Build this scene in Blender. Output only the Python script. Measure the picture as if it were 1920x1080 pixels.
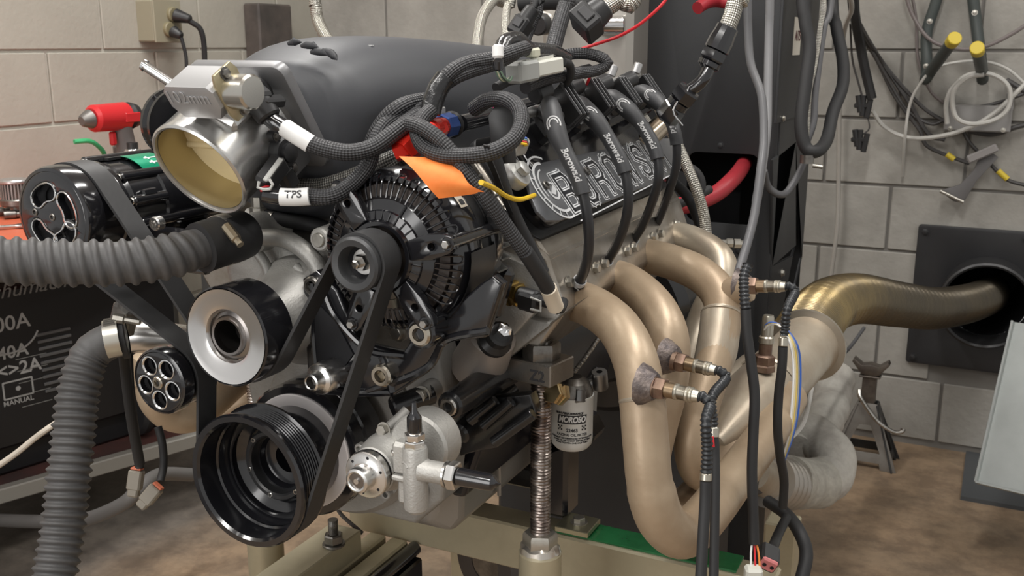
import bpy, math, random
from mathutils import Vector as V, Matrix, Euler, noise
random.seed(4)
PI = math.pi
for o in list(bpy.data.objects): bpy.data.objects.remove(o)
SC = bpy.context.scene
COL = SC.collection
# ------------------------------------------------------------------ camera
FPX = 1880.0; TH = math.atan(460/1880); AZ = math.radians(26)
CAM = V((.696, -.772, 1.26))
cd = bpy.data.cameras.new('camera'); cam = bpy.data.objects.new('camera', cd); COL.objects.link(cam)
cam.location = CAM; cam.rotation_euler = (PI/2-TH, 0, AZ)
cd.sensor_width = 36; cd.lens = 36*FPX/1920; cd.clip_start = .02; cd.clip_end = 60
cd.dof.use_dof = True; cd.dof.focus_distance = 1.12; cd.dof.aperture_fstop = 18.0
SC.camera = cam
# ------------------------------------------------------------------ world, lights, exposure
w = bpy.data.worlds.new('world'); SC.world = w; w.use_nodes = True
bg = w.node_tree.nodes['Background']; bg.inputs[0].default_value = (1.0, .985, .96, 1); bg.inputs[1].default_value = .32
SC.view_settings.view_transform = 'Standard'; SC.view_settings.look = 'None'
SC.view_settings.gamma = 1; SC.view_settings.use_curve_mapping = False
SC.view_settings.exposure = .80
def area(name, loc, rot, sx, sy, power, col=(1, .975, .94)):
    l = bpy.data.lights.new(name, 'AREA'); l.shape = 'RECTANGLE'; l.size = sx; l.size_y = sy; l.energy = power; l.color = col
    o = bpy.data.objects.new(name, l); COL.objects.link(o); o.location = loc; o.rotation_euler = rot; return o
area('ceiling_tube_light', (-.9, .9, 2.78), (0, 0, 0), .16, 1.2, 19)
area('ceiling_tube_light', (.5, .3, 2.78), (0, 0, 0), .16, 1.2, 16)
area('ceiling_tube_light', (.3, -1.4, 2.78), (0, 0, PI/2), .16, 1.2, 15)
area('ceiling_tube_light', (1.5, 1.3, 2.78), (0, 0, 0), .16, 1.2, 9)
area('ceiling_tube_light', (-1.2, -1.0, 2.78), (0, 0, PI/2), .16, 1.2, 12)
area('front_fill_light', (-.3, -3.0, 1.5), (PI/2, 0, 0), 1.1, 1.9, 17, (1, .98, .96))  # added fill lamp behind the camera, brightens the throttle mouth and front faces

# ------------------------------------------------------------------ pixel anchors -> points of the room
FW = V((-math.sin(AZ)*math.cos(TH), math.cos(AZ)*math.cos(TH), -math.sin(TH)))
RT = V((math.cos(AZ), math.sin(AZ), 0))
UP = V((-math.sin(AZ)*math.sin(TH), math.cos(AZ)*math.sin(TH), math.cos(TH)))
def P(px, py, d=None, X=None, Y=None, Z=None):
    r = FW + RT*((px-960)/FPX) + UP*((540-py)/FPX)
    if X is not None: d = (X-CAM.x)/r.x
    elif Y is not None: d = (Y-CAM.y)/r.y
    elif Z is not None: d = (Z-CAM.z)/r.z
    return CAM + r*d
# ------------------------------------------------------------------ materials
MATS = {}
def mat(name, col, rough=.5, metal=0., col2=None, nscale=20., bump=0., bscale=80., coat=0., rvar=0., aniso=0., stretch=None, trans=0., spec=.5):
    if name in MATS: return MATS[name]
    m = bpy.data.materials.new(name); m.use_nodes = True; nt = m.node_tree; N = nt.nodes; L = nt.links
    b = N['Principled BSDF']
    b.inputs['Base Color'].default_value = (*col, 1); b.inputs['Roughness'].default_value = rough; b.inputs['Metallic'].default_value = metal
    b.inputs['Coat Weight'].default_value = coat; b.inputs['Coat Roughness'].default_value = .08
    b.inputs['Anisotropic'].default_value = aniso; b.inputs['Specular IOR Level'].default_value = spec
    if trans: b.inputs['Transmission Weight'].default_value = trans
    g = N.new('ShaderNodeNewGeometry'); src = g.outputs['Position']
    if stretch:
        mp = N.new('ShaderNodeMapping'); mp.inputs['Scale'].default_value = stretch; L.new(src, mp.inputs[0]); src = mp.outputs[0]
    if col2 or rvar:
        n = N.new('ShaderNodeTexNoise'); n.inputs['Scale'].default_value = nscale; n.inputs['Detail'].default_value = 5; n.inputs['Roughness'].default_value = .65
        L.new(src, n.inputs['Vector'])
        r = N.new('ShaderNodeValToRGB'); r.color_ramp.elements[0].position = .38; r.color_ramp.elements[1].position = .64
        L.new(n.outputs[0], r.inputs[0])
        if col2:
            r.color_ramp.elements[0].color = (*col, 1); r.color_ramp.elements[1].color = (*col2, 1); L.new(r.outputs[0], b.inputs['Base Color'])
        if rvar:
            mr = N.new('ShaderNodeMapRange'); mr.inputs['To Min'].default_value = max(0, rough-rvar); mr.inputs['To Max'].default_value = rough+rvar
            L.new(n.outputs[0], mr.inputs[0]); L.new(mr.outputs[0], b.inputs['Roughness'])
    if bump:
        n2 = N.new('ShaderNodeTexNoise'); n2.inputs['Scale'].default_value = bscale; n2.inputs['Detail'].default_value = 4; L.new(src, n2.inputs['Vector'])
        bp = N.new('ShaderNodeBump'); bp.inputs['Strength'].default_value = bump; bp.inputs['Distance'].default_value = .002
        L.new(n2.outputs[0], bp.inputs['Height']); L.new(bp.outputs[0], b.inputs['Normal'])
    MATS[name] = m; return m
def braid(name, c1, c2, rough, metal, us, vs, strength=.8, twill=False):
    """woven sleeve: u = metres along the sleeve, v = turns around it"""
    if name in MATS: return MATS[name]
    m = bpy.data.materials.new(name); m.use_nodes = True; nt = m.node_tree; N = nt.nodes; L = nt.links
    b = N['Principled BSDF']; b.inputs['Roughness'].default_value = rough; b.inputs['Metallic'].default_value = metal
    uv = N.new('ShaderNodeUVMap'); sp = N.new('ShaderNodeSeparateXYZ'); L.new(uv.outputs[0], sp.inputs[0])
    def mth(op, a, c):
        n = N.new('ShaderNodeMath'); n.operation = op
        for i, q in enumerate((a, c)):
            if q is None: continue
            if isinstance(q, (int, float)): n.inputs[i].default_value = q
            else: L.new(q, n.inputs[i])
        return n.outputs[0]
    u = mth('MULTIPLY', sp.outputs[0], us*2*PI); v = mth('MULTIPLY', sp.outputs[1], vs*2*PI)
    a = mth('SINE', mth('ADD', u, v), None); c = mth('SINE', mth('SUBTRACT', u, v), None)
    h = mth('MULTIPLY', a, c); h = mth('MULTIPLY_ADD', h, .5); h.node.inputs[2].default_value = .5
    r = N.new('ShaderNodeValToRGB'); r.color_ramp.elements[0].position = .25; r.color_ramp.elements[1].position = .75
    r.color_ramp.elements[0].color = (*c1, 1); r.color_ramp.elements[1].color = (*c2, 1); L.new(h, r.inputs[0]); L.new(r.outputs[0], b.inputs['Base Color'])
    bp = N.new('ShaderNodeBump'); bp.inputs['Strength'].default_value = strength; bp.inputs['Distance'].default_value = .0012
    L.new(h, bp.inputs['Height']); L.new(bp.outputs[0], b.inputs['Normal'])
    MATS[name] = m; return m
gloss = mat('gloss_black_anodised', (.010, .010, .012), .16, .0, coat=.6, spec=.6)
satin = mat('satin_black_metal', (.018, .018, .019), .36, .0, rvar=.05, nscale=30)
powder = mat('black_powder_coat', (.014, .014, .015), .24, 0, bump=.12, bscale=160, coat=.25)
plastic = mat('black_plastic', (.02, .02, .021), .42, 0)
manif = mat('charcoal_matte_composite', (.047, .049, .055), .5, .0, bump=.03, bscale=300, rvar=.04, nscale=8)
cast = mat('cast_aluminium', (.50, .49, .46), .5, .55, (.40, .39, .37), 14, .25, 420, rvar=.06)
castd = mat('cast_aluminium_dull', (.33, .32, .30), .55, .45, (.26, .25, .23), 10, .25, 380)
mach = mat('machined_aluminium', (.74, .73, .71), .27, 1., rvar=.06, nscale=25, aniso=.4)
machb = mat('brushed_aluminium', (.60, .60, .60), .34, .9, rvar=.08, nscale=10, stretch=(1, 1, 12))
polish = mat('polished_aluminium', (.80, .80, .80), .14, 1.)
steel = mat('bright_steel', (.55, .53, .50), .26, 1., (.42, .40, .37), 40)
darksteel = mat('oily_dark_steel', (.16, .15, .14), .36, .9, (.26, .25, .23), 35, .2, 200)
zinc = mat('zinc_plated_steel', (.52, .50, .45), .38, .9, (.38, .36, .32), 18, .15, 120)
rubber = mat('black_rubber', (.017, .017, .018), .62, 0, bump=.05, bscale=200)
wireR = mat('black_silicone_wire', (.020, .020, .022), .4, 0)
boot = mat('grey_black_silicone_boot', (.042, .043, .046), .5, 0)
hoseR = mat('grey_rubber_hose', (.082, .080, .080), .55, 0, (.065, .063, .062), 30, .15, 160)
headr = mat('heat_tanned_steel', (.42, .325, .225), .42, .3, (.34, .25, .165), 7, .12, 160, rvar=.06)
headl = mat('heat_tanned_steel_light', (.50, .44, .35), .38, .55, (.40, .33, .25), 9, .12, 160, rvar=.06)
weldm = mat('heat_blued_weld', (.085, .07, .07), .5, .5, (.22, .18, .16), 60, .6, 240)
brownst = mat('heat_browned_steel', (.17, .105, .08), .42, .7, (.26, .18, .13), 50)
brass = mat('brass', (.62, .42, .13), .27, 1.)
goldz = mat('yellow_zinc', (.55, .45, .25), .3, .9, (.42, .38, .26), 30)
tanpaint = mat('tan_metallic_paint', (.44, .39, .27), .38, .3, (.36, .32, .22), 6, .1, 120)
greenp = mat('green_gloss_paint', (.012, .11, .035), .22, 0, (.02, .15, .05), 20, coat=.4)
redan = mat('red_anodised', (.62, .025, .015), .25, .6)
bluean = mat('blue_anodised', (.03, .07, .24), .32, .5)
orange = mat('orange_card_tag', (.95, .22, .035), .6, 0, (1., .30, .07), 25)
white = mat('white_heatshrink', (.75, .75, .74), .45)
whitecan = mat('white_filter_paint', (.66, .66, .63), .4, 0, coat=.2)
ink = mat('dark_printed_ink', (.03, .03, .033), .5)
etch = mat('laser_etched_aluminium', (.70, .71, .72), .5, .1)
plaqm = mat('grey_anodised_plaque', (.15, .155, .165), .3, .55, rvar=.05, nscale=12)
plaqd = mat('dark_letter_fill', (.035, .037, .042), .3, .4)
yellow = mat('yellow_wire', (.80, .52, .02), .4)
redw = mat('red_wire', (.60, .02, .03), .4)
redh = mat('red_rubber_hose', (.33, .02, .03), .45)
bluew = mat('blue_wire', (.03, .10, .40), .4)
greenw = mat('green_grey_wire', (.16, .24, .17), .5)
plug_alu = mat('pale_plug_aluminium', (.50, .50, .48), .4, .6)
greyc = mat('grey_connector_plastic', (.36, .34, .30), .5)
lightc = mat('pale_grey_connector_plastic', (.62, .62, .56), .45)
cable = mat('grey_cable_jacket', (.10, .10, .105), .45)
cablel = mat('light_grey_cable_jacket', (.36, .34, .31), .5)
cabinetm = mat('dark_grey_cabinet_paint', (.030, .031, .033), .5, 0, (.025, .026, .028), 4, .06, 300)
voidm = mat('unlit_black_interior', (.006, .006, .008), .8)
bladem = mat('tan_throttle_plate', (.84, .70, .42), .42, .1, (.74, .62, .38), 9)
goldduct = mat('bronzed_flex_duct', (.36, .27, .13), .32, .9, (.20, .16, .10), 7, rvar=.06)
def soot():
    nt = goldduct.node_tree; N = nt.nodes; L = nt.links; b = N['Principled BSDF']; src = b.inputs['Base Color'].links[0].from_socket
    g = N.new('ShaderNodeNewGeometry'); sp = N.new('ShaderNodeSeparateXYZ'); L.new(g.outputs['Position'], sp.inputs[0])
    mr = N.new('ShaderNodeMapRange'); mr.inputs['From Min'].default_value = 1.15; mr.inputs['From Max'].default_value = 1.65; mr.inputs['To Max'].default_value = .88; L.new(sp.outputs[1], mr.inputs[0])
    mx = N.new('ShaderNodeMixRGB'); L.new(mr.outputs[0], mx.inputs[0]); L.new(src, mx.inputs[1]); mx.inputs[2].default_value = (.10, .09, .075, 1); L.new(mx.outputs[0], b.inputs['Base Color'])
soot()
wrapm = mat('dirty_white_heat_wrap', (.56, .54, .49), .9, 0, (.40, .375, .34), 14, 1., 90)
yelwrap = mat('pale_paper_wrap', (.50, .48, .42), .8, 0, (.36, .34, .30), 30, .4, 90)
galv = mat('galvanised_sheet', (.40, .42, .41), .42, .6, (.34, .36, .35), 5)
signal = mat('green_foil_label', (.0, .33, .17), .25, .5)
redtool = mat('red_tool_plastic', (.55, .02, .025), .35, 0)
benchm = mat('red_painted_bench_top', (.56, .12, .055), .45, 0, (.47, .095, .045), 6)
bsteel = braid('stainless_braid', (.16, .15, .13), (.62, .60, .54), .34, .9, 160, 12)
bblack = braid('black_nylon_braid', (.010, .010, .011), (.050, .050, .054), .5, 0, 170, 10)
bdark = braid('dark_nylon_steel_braid', (.022, .021, .019), (.14, .135, .12), .45, .3, 170, 10)
blockm = mat('painted_concrete_block', (.425, .405, .35), .85, 0, (.385, .365, .315), 3.5, .55, 70)
blockr = mat('dirty_painted_concrete_block', (.36, .345, .315), .85, 0, (.28, .268, .243), 4.5, .8, 60)
mortar = mat('painted_mortar', (.50, .475, .42), .9, 0, bump=.4, bscale=90)
mortard = mat('dirty_mortar', (.20, .19, .175), .9, 0, bump=.4, bscale=90)
floorm = mat('stained_brown_concrete', (.34, .245, .165), .5, 0, (.23, .175, .125), 3.2, .3, 60, rvar=.12)
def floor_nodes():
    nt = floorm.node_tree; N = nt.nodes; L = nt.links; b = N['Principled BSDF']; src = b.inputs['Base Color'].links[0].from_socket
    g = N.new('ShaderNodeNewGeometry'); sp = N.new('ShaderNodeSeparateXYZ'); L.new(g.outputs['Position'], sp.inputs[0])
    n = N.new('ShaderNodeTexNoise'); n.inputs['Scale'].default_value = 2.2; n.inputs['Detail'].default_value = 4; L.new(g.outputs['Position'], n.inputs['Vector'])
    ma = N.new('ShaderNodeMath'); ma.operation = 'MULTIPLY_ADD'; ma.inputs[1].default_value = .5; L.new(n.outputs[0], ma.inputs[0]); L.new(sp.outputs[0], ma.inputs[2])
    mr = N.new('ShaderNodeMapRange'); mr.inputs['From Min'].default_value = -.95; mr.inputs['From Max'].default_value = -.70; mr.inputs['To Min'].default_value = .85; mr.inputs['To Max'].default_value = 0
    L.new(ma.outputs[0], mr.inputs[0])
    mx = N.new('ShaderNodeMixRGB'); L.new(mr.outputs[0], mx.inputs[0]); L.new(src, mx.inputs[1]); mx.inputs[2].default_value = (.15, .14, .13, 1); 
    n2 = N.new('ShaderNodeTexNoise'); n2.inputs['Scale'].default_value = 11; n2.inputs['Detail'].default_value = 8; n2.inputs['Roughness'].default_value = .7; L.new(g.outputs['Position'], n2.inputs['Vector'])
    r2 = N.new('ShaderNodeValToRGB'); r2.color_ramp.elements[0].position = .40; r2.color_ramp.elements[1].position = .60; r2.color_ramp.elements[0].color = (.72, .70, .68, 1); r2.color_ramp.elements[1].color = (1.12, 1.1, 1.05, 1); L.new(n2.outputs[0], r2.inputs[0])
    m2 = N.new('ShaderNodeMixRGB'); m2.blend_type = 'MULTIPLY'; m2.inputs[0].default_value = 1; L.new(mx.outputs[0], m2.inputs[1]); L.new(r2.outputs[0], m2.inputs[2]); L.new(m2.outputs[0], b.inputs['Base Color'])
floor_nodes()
# ------------------------------------------------------------------ mesh helpers
class M:
    def __init__(s): s.v = []; s.f = []; s.uv = []
    def add(s, vs, fs, uvs=None):
        o = len(s.v); s.v += [tuple(x) for x in vs]
        for i, f in enumerate(fs):
            s.f.append([o+k for k in f]); s.uv.append(uvs[i] if uvs else None)
        return s
    def merge(s, m, mx=None):
        s.add([(mx @ V(v)) if mx else v for v in m.v], m.f, m.uv); return s
    def box(s, c, size, rot=None, ch=0.):
        hx, hy, hz = [q/2 for q in size]
        if ch:
            ch = min(ch, hx*.9, hy*.9, hz*.9); vs = []; 
            idx = {}
            for sx in (-1, 1):
                for sy in (-1, 1):
                    for sz in (-1, 1):
                        for ax in range(3):
                            p = [sx*(hx-ch), sy*(hy-ch), sz*(hz-ch)]; p[ax] = (sx, sy, sz)[ax]*(hx, hy, hz)[ax]
                            idx[(sx, sy, sz, ax)] = len(vs); vs.append(V(p))
            fs = []
            for ax in range(3):
                a, b = [q for q in range(3) if q != ax]
                for sg in (-1, 1):
                    q = []
                    for (sa, sb) in ((-1, -1), (1, -1), (1, 1), (-1, 1)):
                        k = [0, 0, 0]; k[ax] = sg; k[a] = sa; k[b] = sb; q.append(idx[(*k, ax)])
                    fs.append(q)
                for sa in (-1, 1):
                    for sb in (-1, 1):
                        k0 = [0]*3; k1 = [0]*3; k0[ax] = -1; k1[ax] = 1; k0[a] = k1[a] = sa; k0[b] = k1[b] = sb
                        fs.append([idx[(*k0, a)], idx[(*k1, a)], idx[(*k1, b)], idx[(*k0, b)]])
            for sx in (-1, 1):
                for sy in (-1, 1):
                    for sz in (-1, 1): fs.append([idx[(sx, sy, sz, q)] for q in range(3)])
            fs2 = []
            for f in fs:
                n = (vs[f[1]]-vs[f[0]]).cross(vs[f[2]]-vs[f[0]]); cc = sum((vs[k] for k in f), V())/len(f)
                fs2.append(f if n.dot(cc) > 0 else f[::-1])
            fs = fs2
        else:
            vs = [V((x, y, z)) for x in (-hx, hx) for y in (-hy, hy) for z in (-hz, hz)]
            fs = [[0, 1, 3, 2], [4, 6, 7, 5], [0, 4, 5, 1], [2, 3, 7, 6], [0, 2, 6, 4], [1, 5, 7, 3]]
        R = rot if rot else Matrix.Identity(3)
        return s.add([R @ v + V(c) for v in vs], fs)
    def lathe(s, prof, origin, axis, seg=40, close=False, ph=0.):
        """prof: list of (radius, distance along axis)"""
        ax = V(axis).normalized(); a = ax.orthogonal().normalized() if abs(ax.z) < .95 else V((1, 0, 0))
        if abs(ax.y) > .9: a = V((1, 0, 0))
        a = (a - ax*a.dot(ax)).normalized(); b = ax.cross(a); o = V(origin); vs = []; fs = []
        n = len(prof)
        for r, h in prof:
            for k in range(seg):
                t = 2*PI*k/seg+ph; vs.append(o+ax*h+(a*math.cos(t)+b*math.sin(t))*max(r, 1e-5))
        rng = n if close else n-1
        for i in range(rng):
            j = (i+1) % n
            for k in range(seg):
                k2 = (k+1) % seg; fs.append([i*seg+k, i*seg+k2, j*seg+k2, j*seg+k])
        return s.add(vs, fs)
    def cyl(s, p0, p1, r, r2=None, seg=24, ph=0., ch=0.):
        p0 = V(p0); p1 = V(p1); d = p1-p0; L = d.length; r2 = r if r2 is None else r2
        if ch: return s.lathe([(0, 0), (r-ch, 0), (r, ch), (r2, L-ch), (r2-ch, L), (0, L)], p0, d, seg, ph=ph)
        return s.lathe([(0, 0), (r, 0), (r2, L), (0, L)], p0, d, seg, ph=ph)
    def prism(s, poly, frame, a, b):
        """poly 2D list in frame columns (x,y); extrude along frame z from a to b. convex or simple polygons"""
        n = len(poly); vs = [frame @ V((x, y, a)) for x, y in poly]+[frame @ V((x, y, b)) for x, y in poly]
        fs = [list(range(n))[::-1], [n+k for k in range(n)]]+[[k, (k+1) % n, n+(k+1) % n, n+k] for k in range(n)]
        return s.add(vs, fs)
    def tube(s, path, r, seg=14, step=.006, caps=True, helix=False, smooth=True, closed=False):
        pts = resample(path, step, closed) if smooth else [V(p) for p in path]
        fr = frames(pts); n = len(pts); vs = []; fs = []; us = []; Ls = [0.]
        for i in range(1, n): Ls.append(Ls[-1]+(pts[i]-pts[i-1]).length)
        tot = Ls[-1]
        for i, (p, (t, a, b)) in enumerate(zip(pts, fr)):
            rr = 0 if helix else r(Ls[i], tot) if callable(r) else r
            for k in range(seg):
                an = 2*PI*k/seg; q_ = r(Ls[i], tot, an) if helix else rr; vs.append(p+(a*math.cos(an)+b*math.sin(an))*q_)
        for i in range(n-1):
            for k in range(seg):
                k2 = (k+1) % seg; fs.append([i*seg+k, i*seg+k2, (i+1)*seg+k2, (i+1)*seg+k])
                us.append([(Ls[i], k/seg), (Ls[i], (k+1)/seg), (Ls[i+1], (k+1)/seg), (Ls[i+1], k/seg)])
        if caps and not closed:
            fs.append(list(range(seg))[::-1]); us.append([(0, 0)]*seg)
            fs.append([(n-1)*seg+k for k in range(seg)]); us.append([(0, 0)]*seg)
        s.add(vs, fs, us); s.pts = pts; s.fr = fr; s.L = Ls; return s
def catmull(p, q, r, t, u):
    return .5*((2*q)+(-p+r)*u+(2*p-5*q+4*r-t)*u*u+(-p+3*q-3*r+t)*u**3)
def resample(path, step, closed=False):
    p = [V(x) for x in path]
    if len(p) == 2:
        n = max(2, int((p[1]-p[0]).length/step)+1); return [p[0].lerp(p[1], i/(n-1)) for i in range(n)]
    if closed: e = [p[-1]]+p+[p[0], p[1]]
    else: e = [p[0]*2-p[1]]+p+[p[-1]*2-p[-2]]
    dense = []
    for i in range(1, len(e)-2):
        for k in range(16): dense.append(catmull(e[i-1], e[i], e[i+1], e[i+2], k/16))
    dense.append(e[-2])
    L = [0.]
    for i in range(1, len(dense)): L.append(L[-1]+(dense[i]-dense[i-1]).length)
    n = max(3, int(L[-1]/step)+1); out = []; j = 0
    for i in range(n):
        t = L[-1]*i/(n-1)
        while j < len(L)-2 and L[j+1] < t: j += 1
        q = (t-L[j])/max(1e-9, L[j+1]-L[j]); out.append(dense[j].lerp(dense[j+1], min(1, q)))
    return out
def frames(pts):
    out = []; n = len(pts); prev = None
    for i in range(n):
        t = (pts[min(i+1, n-1)]-pts[max(i-1, 0)]).normalized()
        a = t.orthogonal().normalized() if prev is None else (prev-t*prev.dot(t)).normalized()
        prev = a; out.append((t, a, t.cross(a)))
    return out
def thing(name, label, cat, loc, group=None):
    o = bpy.data.objects.new(name, None); COL.objects.link(o); o.location = loc; o.empty_display_size = .02
    o['label'] = label; o['category'] = cat
    if group: o['group'] = group
    return o
def root_of(p):
    t = V((0, 0, 0))
    while p is not None: t += p.location; p = p.parent
    return t
def obj(name, m, material, parent=None, label=None, cat=None, group=None, kind=None, smooth=True, angle=32, bevel=0, recalc=False, org=None):
    """world-space mesh m -> one object; its origin is the parent's"""
    off = root_of(parent) if parent is not None else (V(org) if org is not None else V((0, 0, 0)))
    me = bpy.data.meshes.new(name); me.from_pydata([tuple(V(v)-off) for v in m.v], [], m.f)
    if any(u for u in m.uv):
        ul = me.uv_layers.new(name='uv'); d = ul.data; k = 0
        for f, u in zip(m.f, m.uv):
            for q in range(len(f)):
                if u: d[k].uv = u[q]
                k += 1
    import bmesh
    bm = bmesh.new(); bm.from_mesh(me)
    bmesh.ops.remove_doubles(bm, verts=bm.verts, dist=2e-5) if not any(m.uv) else None
    bmesh.ops.recalc_face_normals(bm, faces=bm.faces)
    bm.to_mesh(me); bm.free()
    if smooth:
        me.shade_smooth(); me.set_sharp_from_angle(angle=math.radians(angle))
    me.materials.append(material)
    o = bpy.data.objects.new(name, me); COL.objects.link(o)
    if parent is not None: o.parent = parent
    elif org is not None: o.location = org
    if bevel:
        b = o.modifiers.new('bevel', 'BEVEL'); b.width = bevel; b.segments = 2; b.limit_method = 'ANGLE'; b.angle_limit = math.radians(38); b.harden_normals = False
    if label: o['label'] = label
    if cat: o['category'] = cat
    if group: o['group'] = group
    if kind: o['kind'] = kind
    return o
def single(name, m, material, label, cat, group=None, **k):
    xs = [V(v) for v in m.v]; c = sum(xs, V())/len(xs); zmin = min(v.z for v in xs); c.z = zmin
    return obj(name, m, material, None, label, cat, group, org=c, **k)
_off = {}
def curve_mesh(cu):
    o = bpy.data.objects.new('tmp', cu); COL.objects.link(o)
    dg = bpy.context.evaluated_depsgraph_get(); me = bpy.data.meshes.new_from_object(o.evaluated_get(dg))
    m = M(); m.add([v.co.copy() for v in me.vertices], [list(p.vertices) for p in me.polygons])
    bpy.data.objects.remove(o); bpy.data.curves.remove(cu); bpy.data.meshes.remove(me); return m
def plate(loops, th, bev=0., res=1):
    """flat plate with holes in the local xy plane, centred on z=0"""
    cu = bpy.data.curves.new('c', 'CURVE'); cu.dimensions = '2D'; cu.fill_mode = 'BOTH'; cu.extrude = max(1e-4, th/2-bev); cu.bevel_depth = bev; cu.bevel_resolution = res; cu.offset = -bev
    for lp in loops:
        sp = cu.splines.new('POLY'); sp.points.add(len(lp)-1)
        for q, (x, y) in zip(sp.points, lp): q.co = (x, y, 0, 1)
        sp.use_cyclic_u = True
    return curve_mesh(cu)
def text(body, size, ext=.0004, bold=0., shear=0., align='CENTER', spacing=1.):
    cu = bpy.data.curves.new('t', 'FONT'); cu.body = body; cu.size = size; cu.extrude = ext; cu.offset = bold; cu.shear = shear
    cu.align_x = align; cu.align_y = 'CENTER'; cu.space_character = spacing; cu.resolution_u = 3
    return curve_mesh(cu)
def frame(o, x, y, z=None):
    x = V(x).normalized(); y = V(y); y = (y-x*x.dot(y)).normalized(); z = x.cross(y)
    m = Matrix((x, y, z)).transposed().to_4x4(); m.translation = V(o); return m
def circ(cx, cy, r, n=28, a0=0, a1=2*PI): return [(cx+r*math.cos(a0+(a1-a0)*k/n), cy+r*math.sin(a0+(a1-a0)*k/n)) for k in range(n)]
def rrect(x0, y0, x1, y1, r, n=5):
    out = []
    for cx, cy, a in ((x1-r, y1-r, 0), (x0+r, y1-r, PI/2), (x0+r, y0+r, PI), (x1-r, y0+r, 3*PI/2)):
        for k in range(n+1): out.append((cx+r*math.cos(a+PI/2*k/n), cy+r*math.sin(a+PI/2*k/n)))
    return out
def tm(m, mx): return M().merge(m, mx)
def bolt_sock(c, ax, r, h=None):
    """socket cap screw: head with a hex recess, facing along ax"""
    h = h or r*1.2; m = M(); ax = V(ax).normalized()
    m.lathe([(0, -h), (r, -h), (r, -r*.18), (r*.84, 0), (r*.55, 0)], c, ax, 24)
    m.lathe([(r*.55, 0), (r*.5, -r*.1), (r*.5, -r*.8), (0, -r*.8)], c, ax, 6); return m
def bolt_hex(c, ax, r, h=None, flange=True):
    h = h or r*.9; m = M()
    if flange: m.lathe([(0, 0), (r*1.35, 0), (r*1.35, r*.18), (0, r*.2)], c, ax, 24)
    m.lathe([(0, r*.1), (r, r*.1), (r, h*.92), (r*.86, h), (0, h)], c, ax, 6); return m
def wrap_text(m, tb, s0, phi, r, flip=1):
    """lay text mesh m (x along, y around) on tube tb"""
    out = M(); pts, fr, L = tb.pts, tb.fr, tb.L
    vs = []
    for v in m.v:
        s = s0+v[0]*flip; i = 0
        while i < len(L)-2 and L[i+1] < s: i += 1
        q = (s-L[i])/max(1e-9, L[i+1]-L[i]); p = pts[i].lerp(pts[i+1], q); t, a, b = fr[i]
        an = phi-v[1]*flip/r; rr = r+v[2]; vs.append(p+(a*math.cos(an)+b*math.sin(an))*rr)
    return out.add(vs, m.f)
def phi_to(tb, s, target):
    L = tb.L; i = min(range(len(L)), key=lambda k: abs(L[k]-s)); t, a, b = tb.fr[i]; d = V(target)-tb.pts[i]
    return math.atan2(d.dot(b), d.dot(a))
def corr(r, amp, pitch, sharp=1.):
    def f(s, tot):
        return r+amp*(math.cos(2*PI*s/pitch))
    return f
def inst(name, src, parent, mx, **kw):
    o = bpy.data.objects.new(name, src.data); COL.objects.link(o)
    for md in src.modifiers:
        if md.type == 'BEVEL':
            b = o.modifiers.new('bevel', 'BEVEL'); b.width = md.width; b.segments = md.segments; b.limit_method = 'ANGLE'
    if parent is not None: o.parent = parent; o.matrix_basis = Matrix.Translation(-root_of(parent)) @ mx
    else: o.matrix_basis = mx
    return o
# ================================================================== SETTING
LX, BY = -1.75, 2.51
ROW = .203; Z0 = .019
def block_wall(name, origin, along, normal, length, rows, offs, m_block, m_mortar, holes=()):
    o = V(origin); al = V(along); nr = V(normal); th = .1
    mm = M(); c = o+al*(length/2)+V((0, 0, rows*ROW/2+Z0/2))-nr*(th/2+.007)
    size = [abs(al[i])*length+abs(nr[i])*th for i in range(3)]; size[2] = rows*ROW+Z0
    if holes:
        h0, h1, z0, z1 = holes[0]
        for (u0, u1, v0, v1) in ((0, h0, 0, rows*ROW+Z0), (h1, length, 0, rows*ROW+Z0), (h0, h1, 0, z0+.12), (h0, h1, z1, rows*ROW+Z0)):
            cc = o+al*((u0+u1)/2)+V((0, 0, (v0+v1)/2))-nr*(th/2+.007)
            sz = [abs(al[i])*(u1-u0)+abs(nr[i])*th for i in range(3)]; sz[2] = v1-v0; mm.box(cc, sz)
    else: mm.box(c, size)
    wall = obj(name, mm, m_mortar, kind='structure', smooth=False)
    protos = {}
    def proto(wd):
        k = round(wd, 3)
        if k not in protos:
            bm_ = M(); bm_.box((0, 0, 0), (wd-.009, .02, ROW-.009), ch=.0025)
            me = obj('concrete_block_mesh', bm_, m_block, smooth=False); protos[k] = me.data; bpy.data.objects.remove(me)
        return protos[k]
    R = frame((0, 0, 0), al, nr.cross(al)*-1 if False else nr, None).to_3x3()
    for r in range(rows):
        s = offs[r % 2]-.406*4
        while s < length:
            a = max(0, s); b = min(length, s+.406)
            if b-a > .03:
                z = Z0+r*ROW+ROW/2; mid = o+al*((a+b)/2); skip = False
                segs = [(a, b)]
                for (h0, h1, z0, z1) in holes:
                    if z > z0 and z < z1:
                        segs = [sg for (p_, q_) in segs for sg in ((p_, min(q_, h0)), (max(p_, h1), q_)) if sg[1]-sg[0] > .02]
                for (a1, b1) in segs:
                    mid = o+al*((a1+b1)/2)
                    q = bpy.data.objects.new('concrete_block', proto(b1-a1)); COL.objects.link(q); q.parent = wall
                    mx = R.to_4x4(); mx.translation = V((mid.x, mid.y, z))-nr*(.010-random.uniform(0, .0015)); q.matrix_basis = mx
            s += .406
    return wall
block_wall('wall_left', (LX, -.8, 0), (0, 1, 0), (1, 0, 0), BY+.8+.05, 14, ((1.46+.8) % .406, (1.46+.8+.203) % .406), blockm, mortar)
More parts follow.
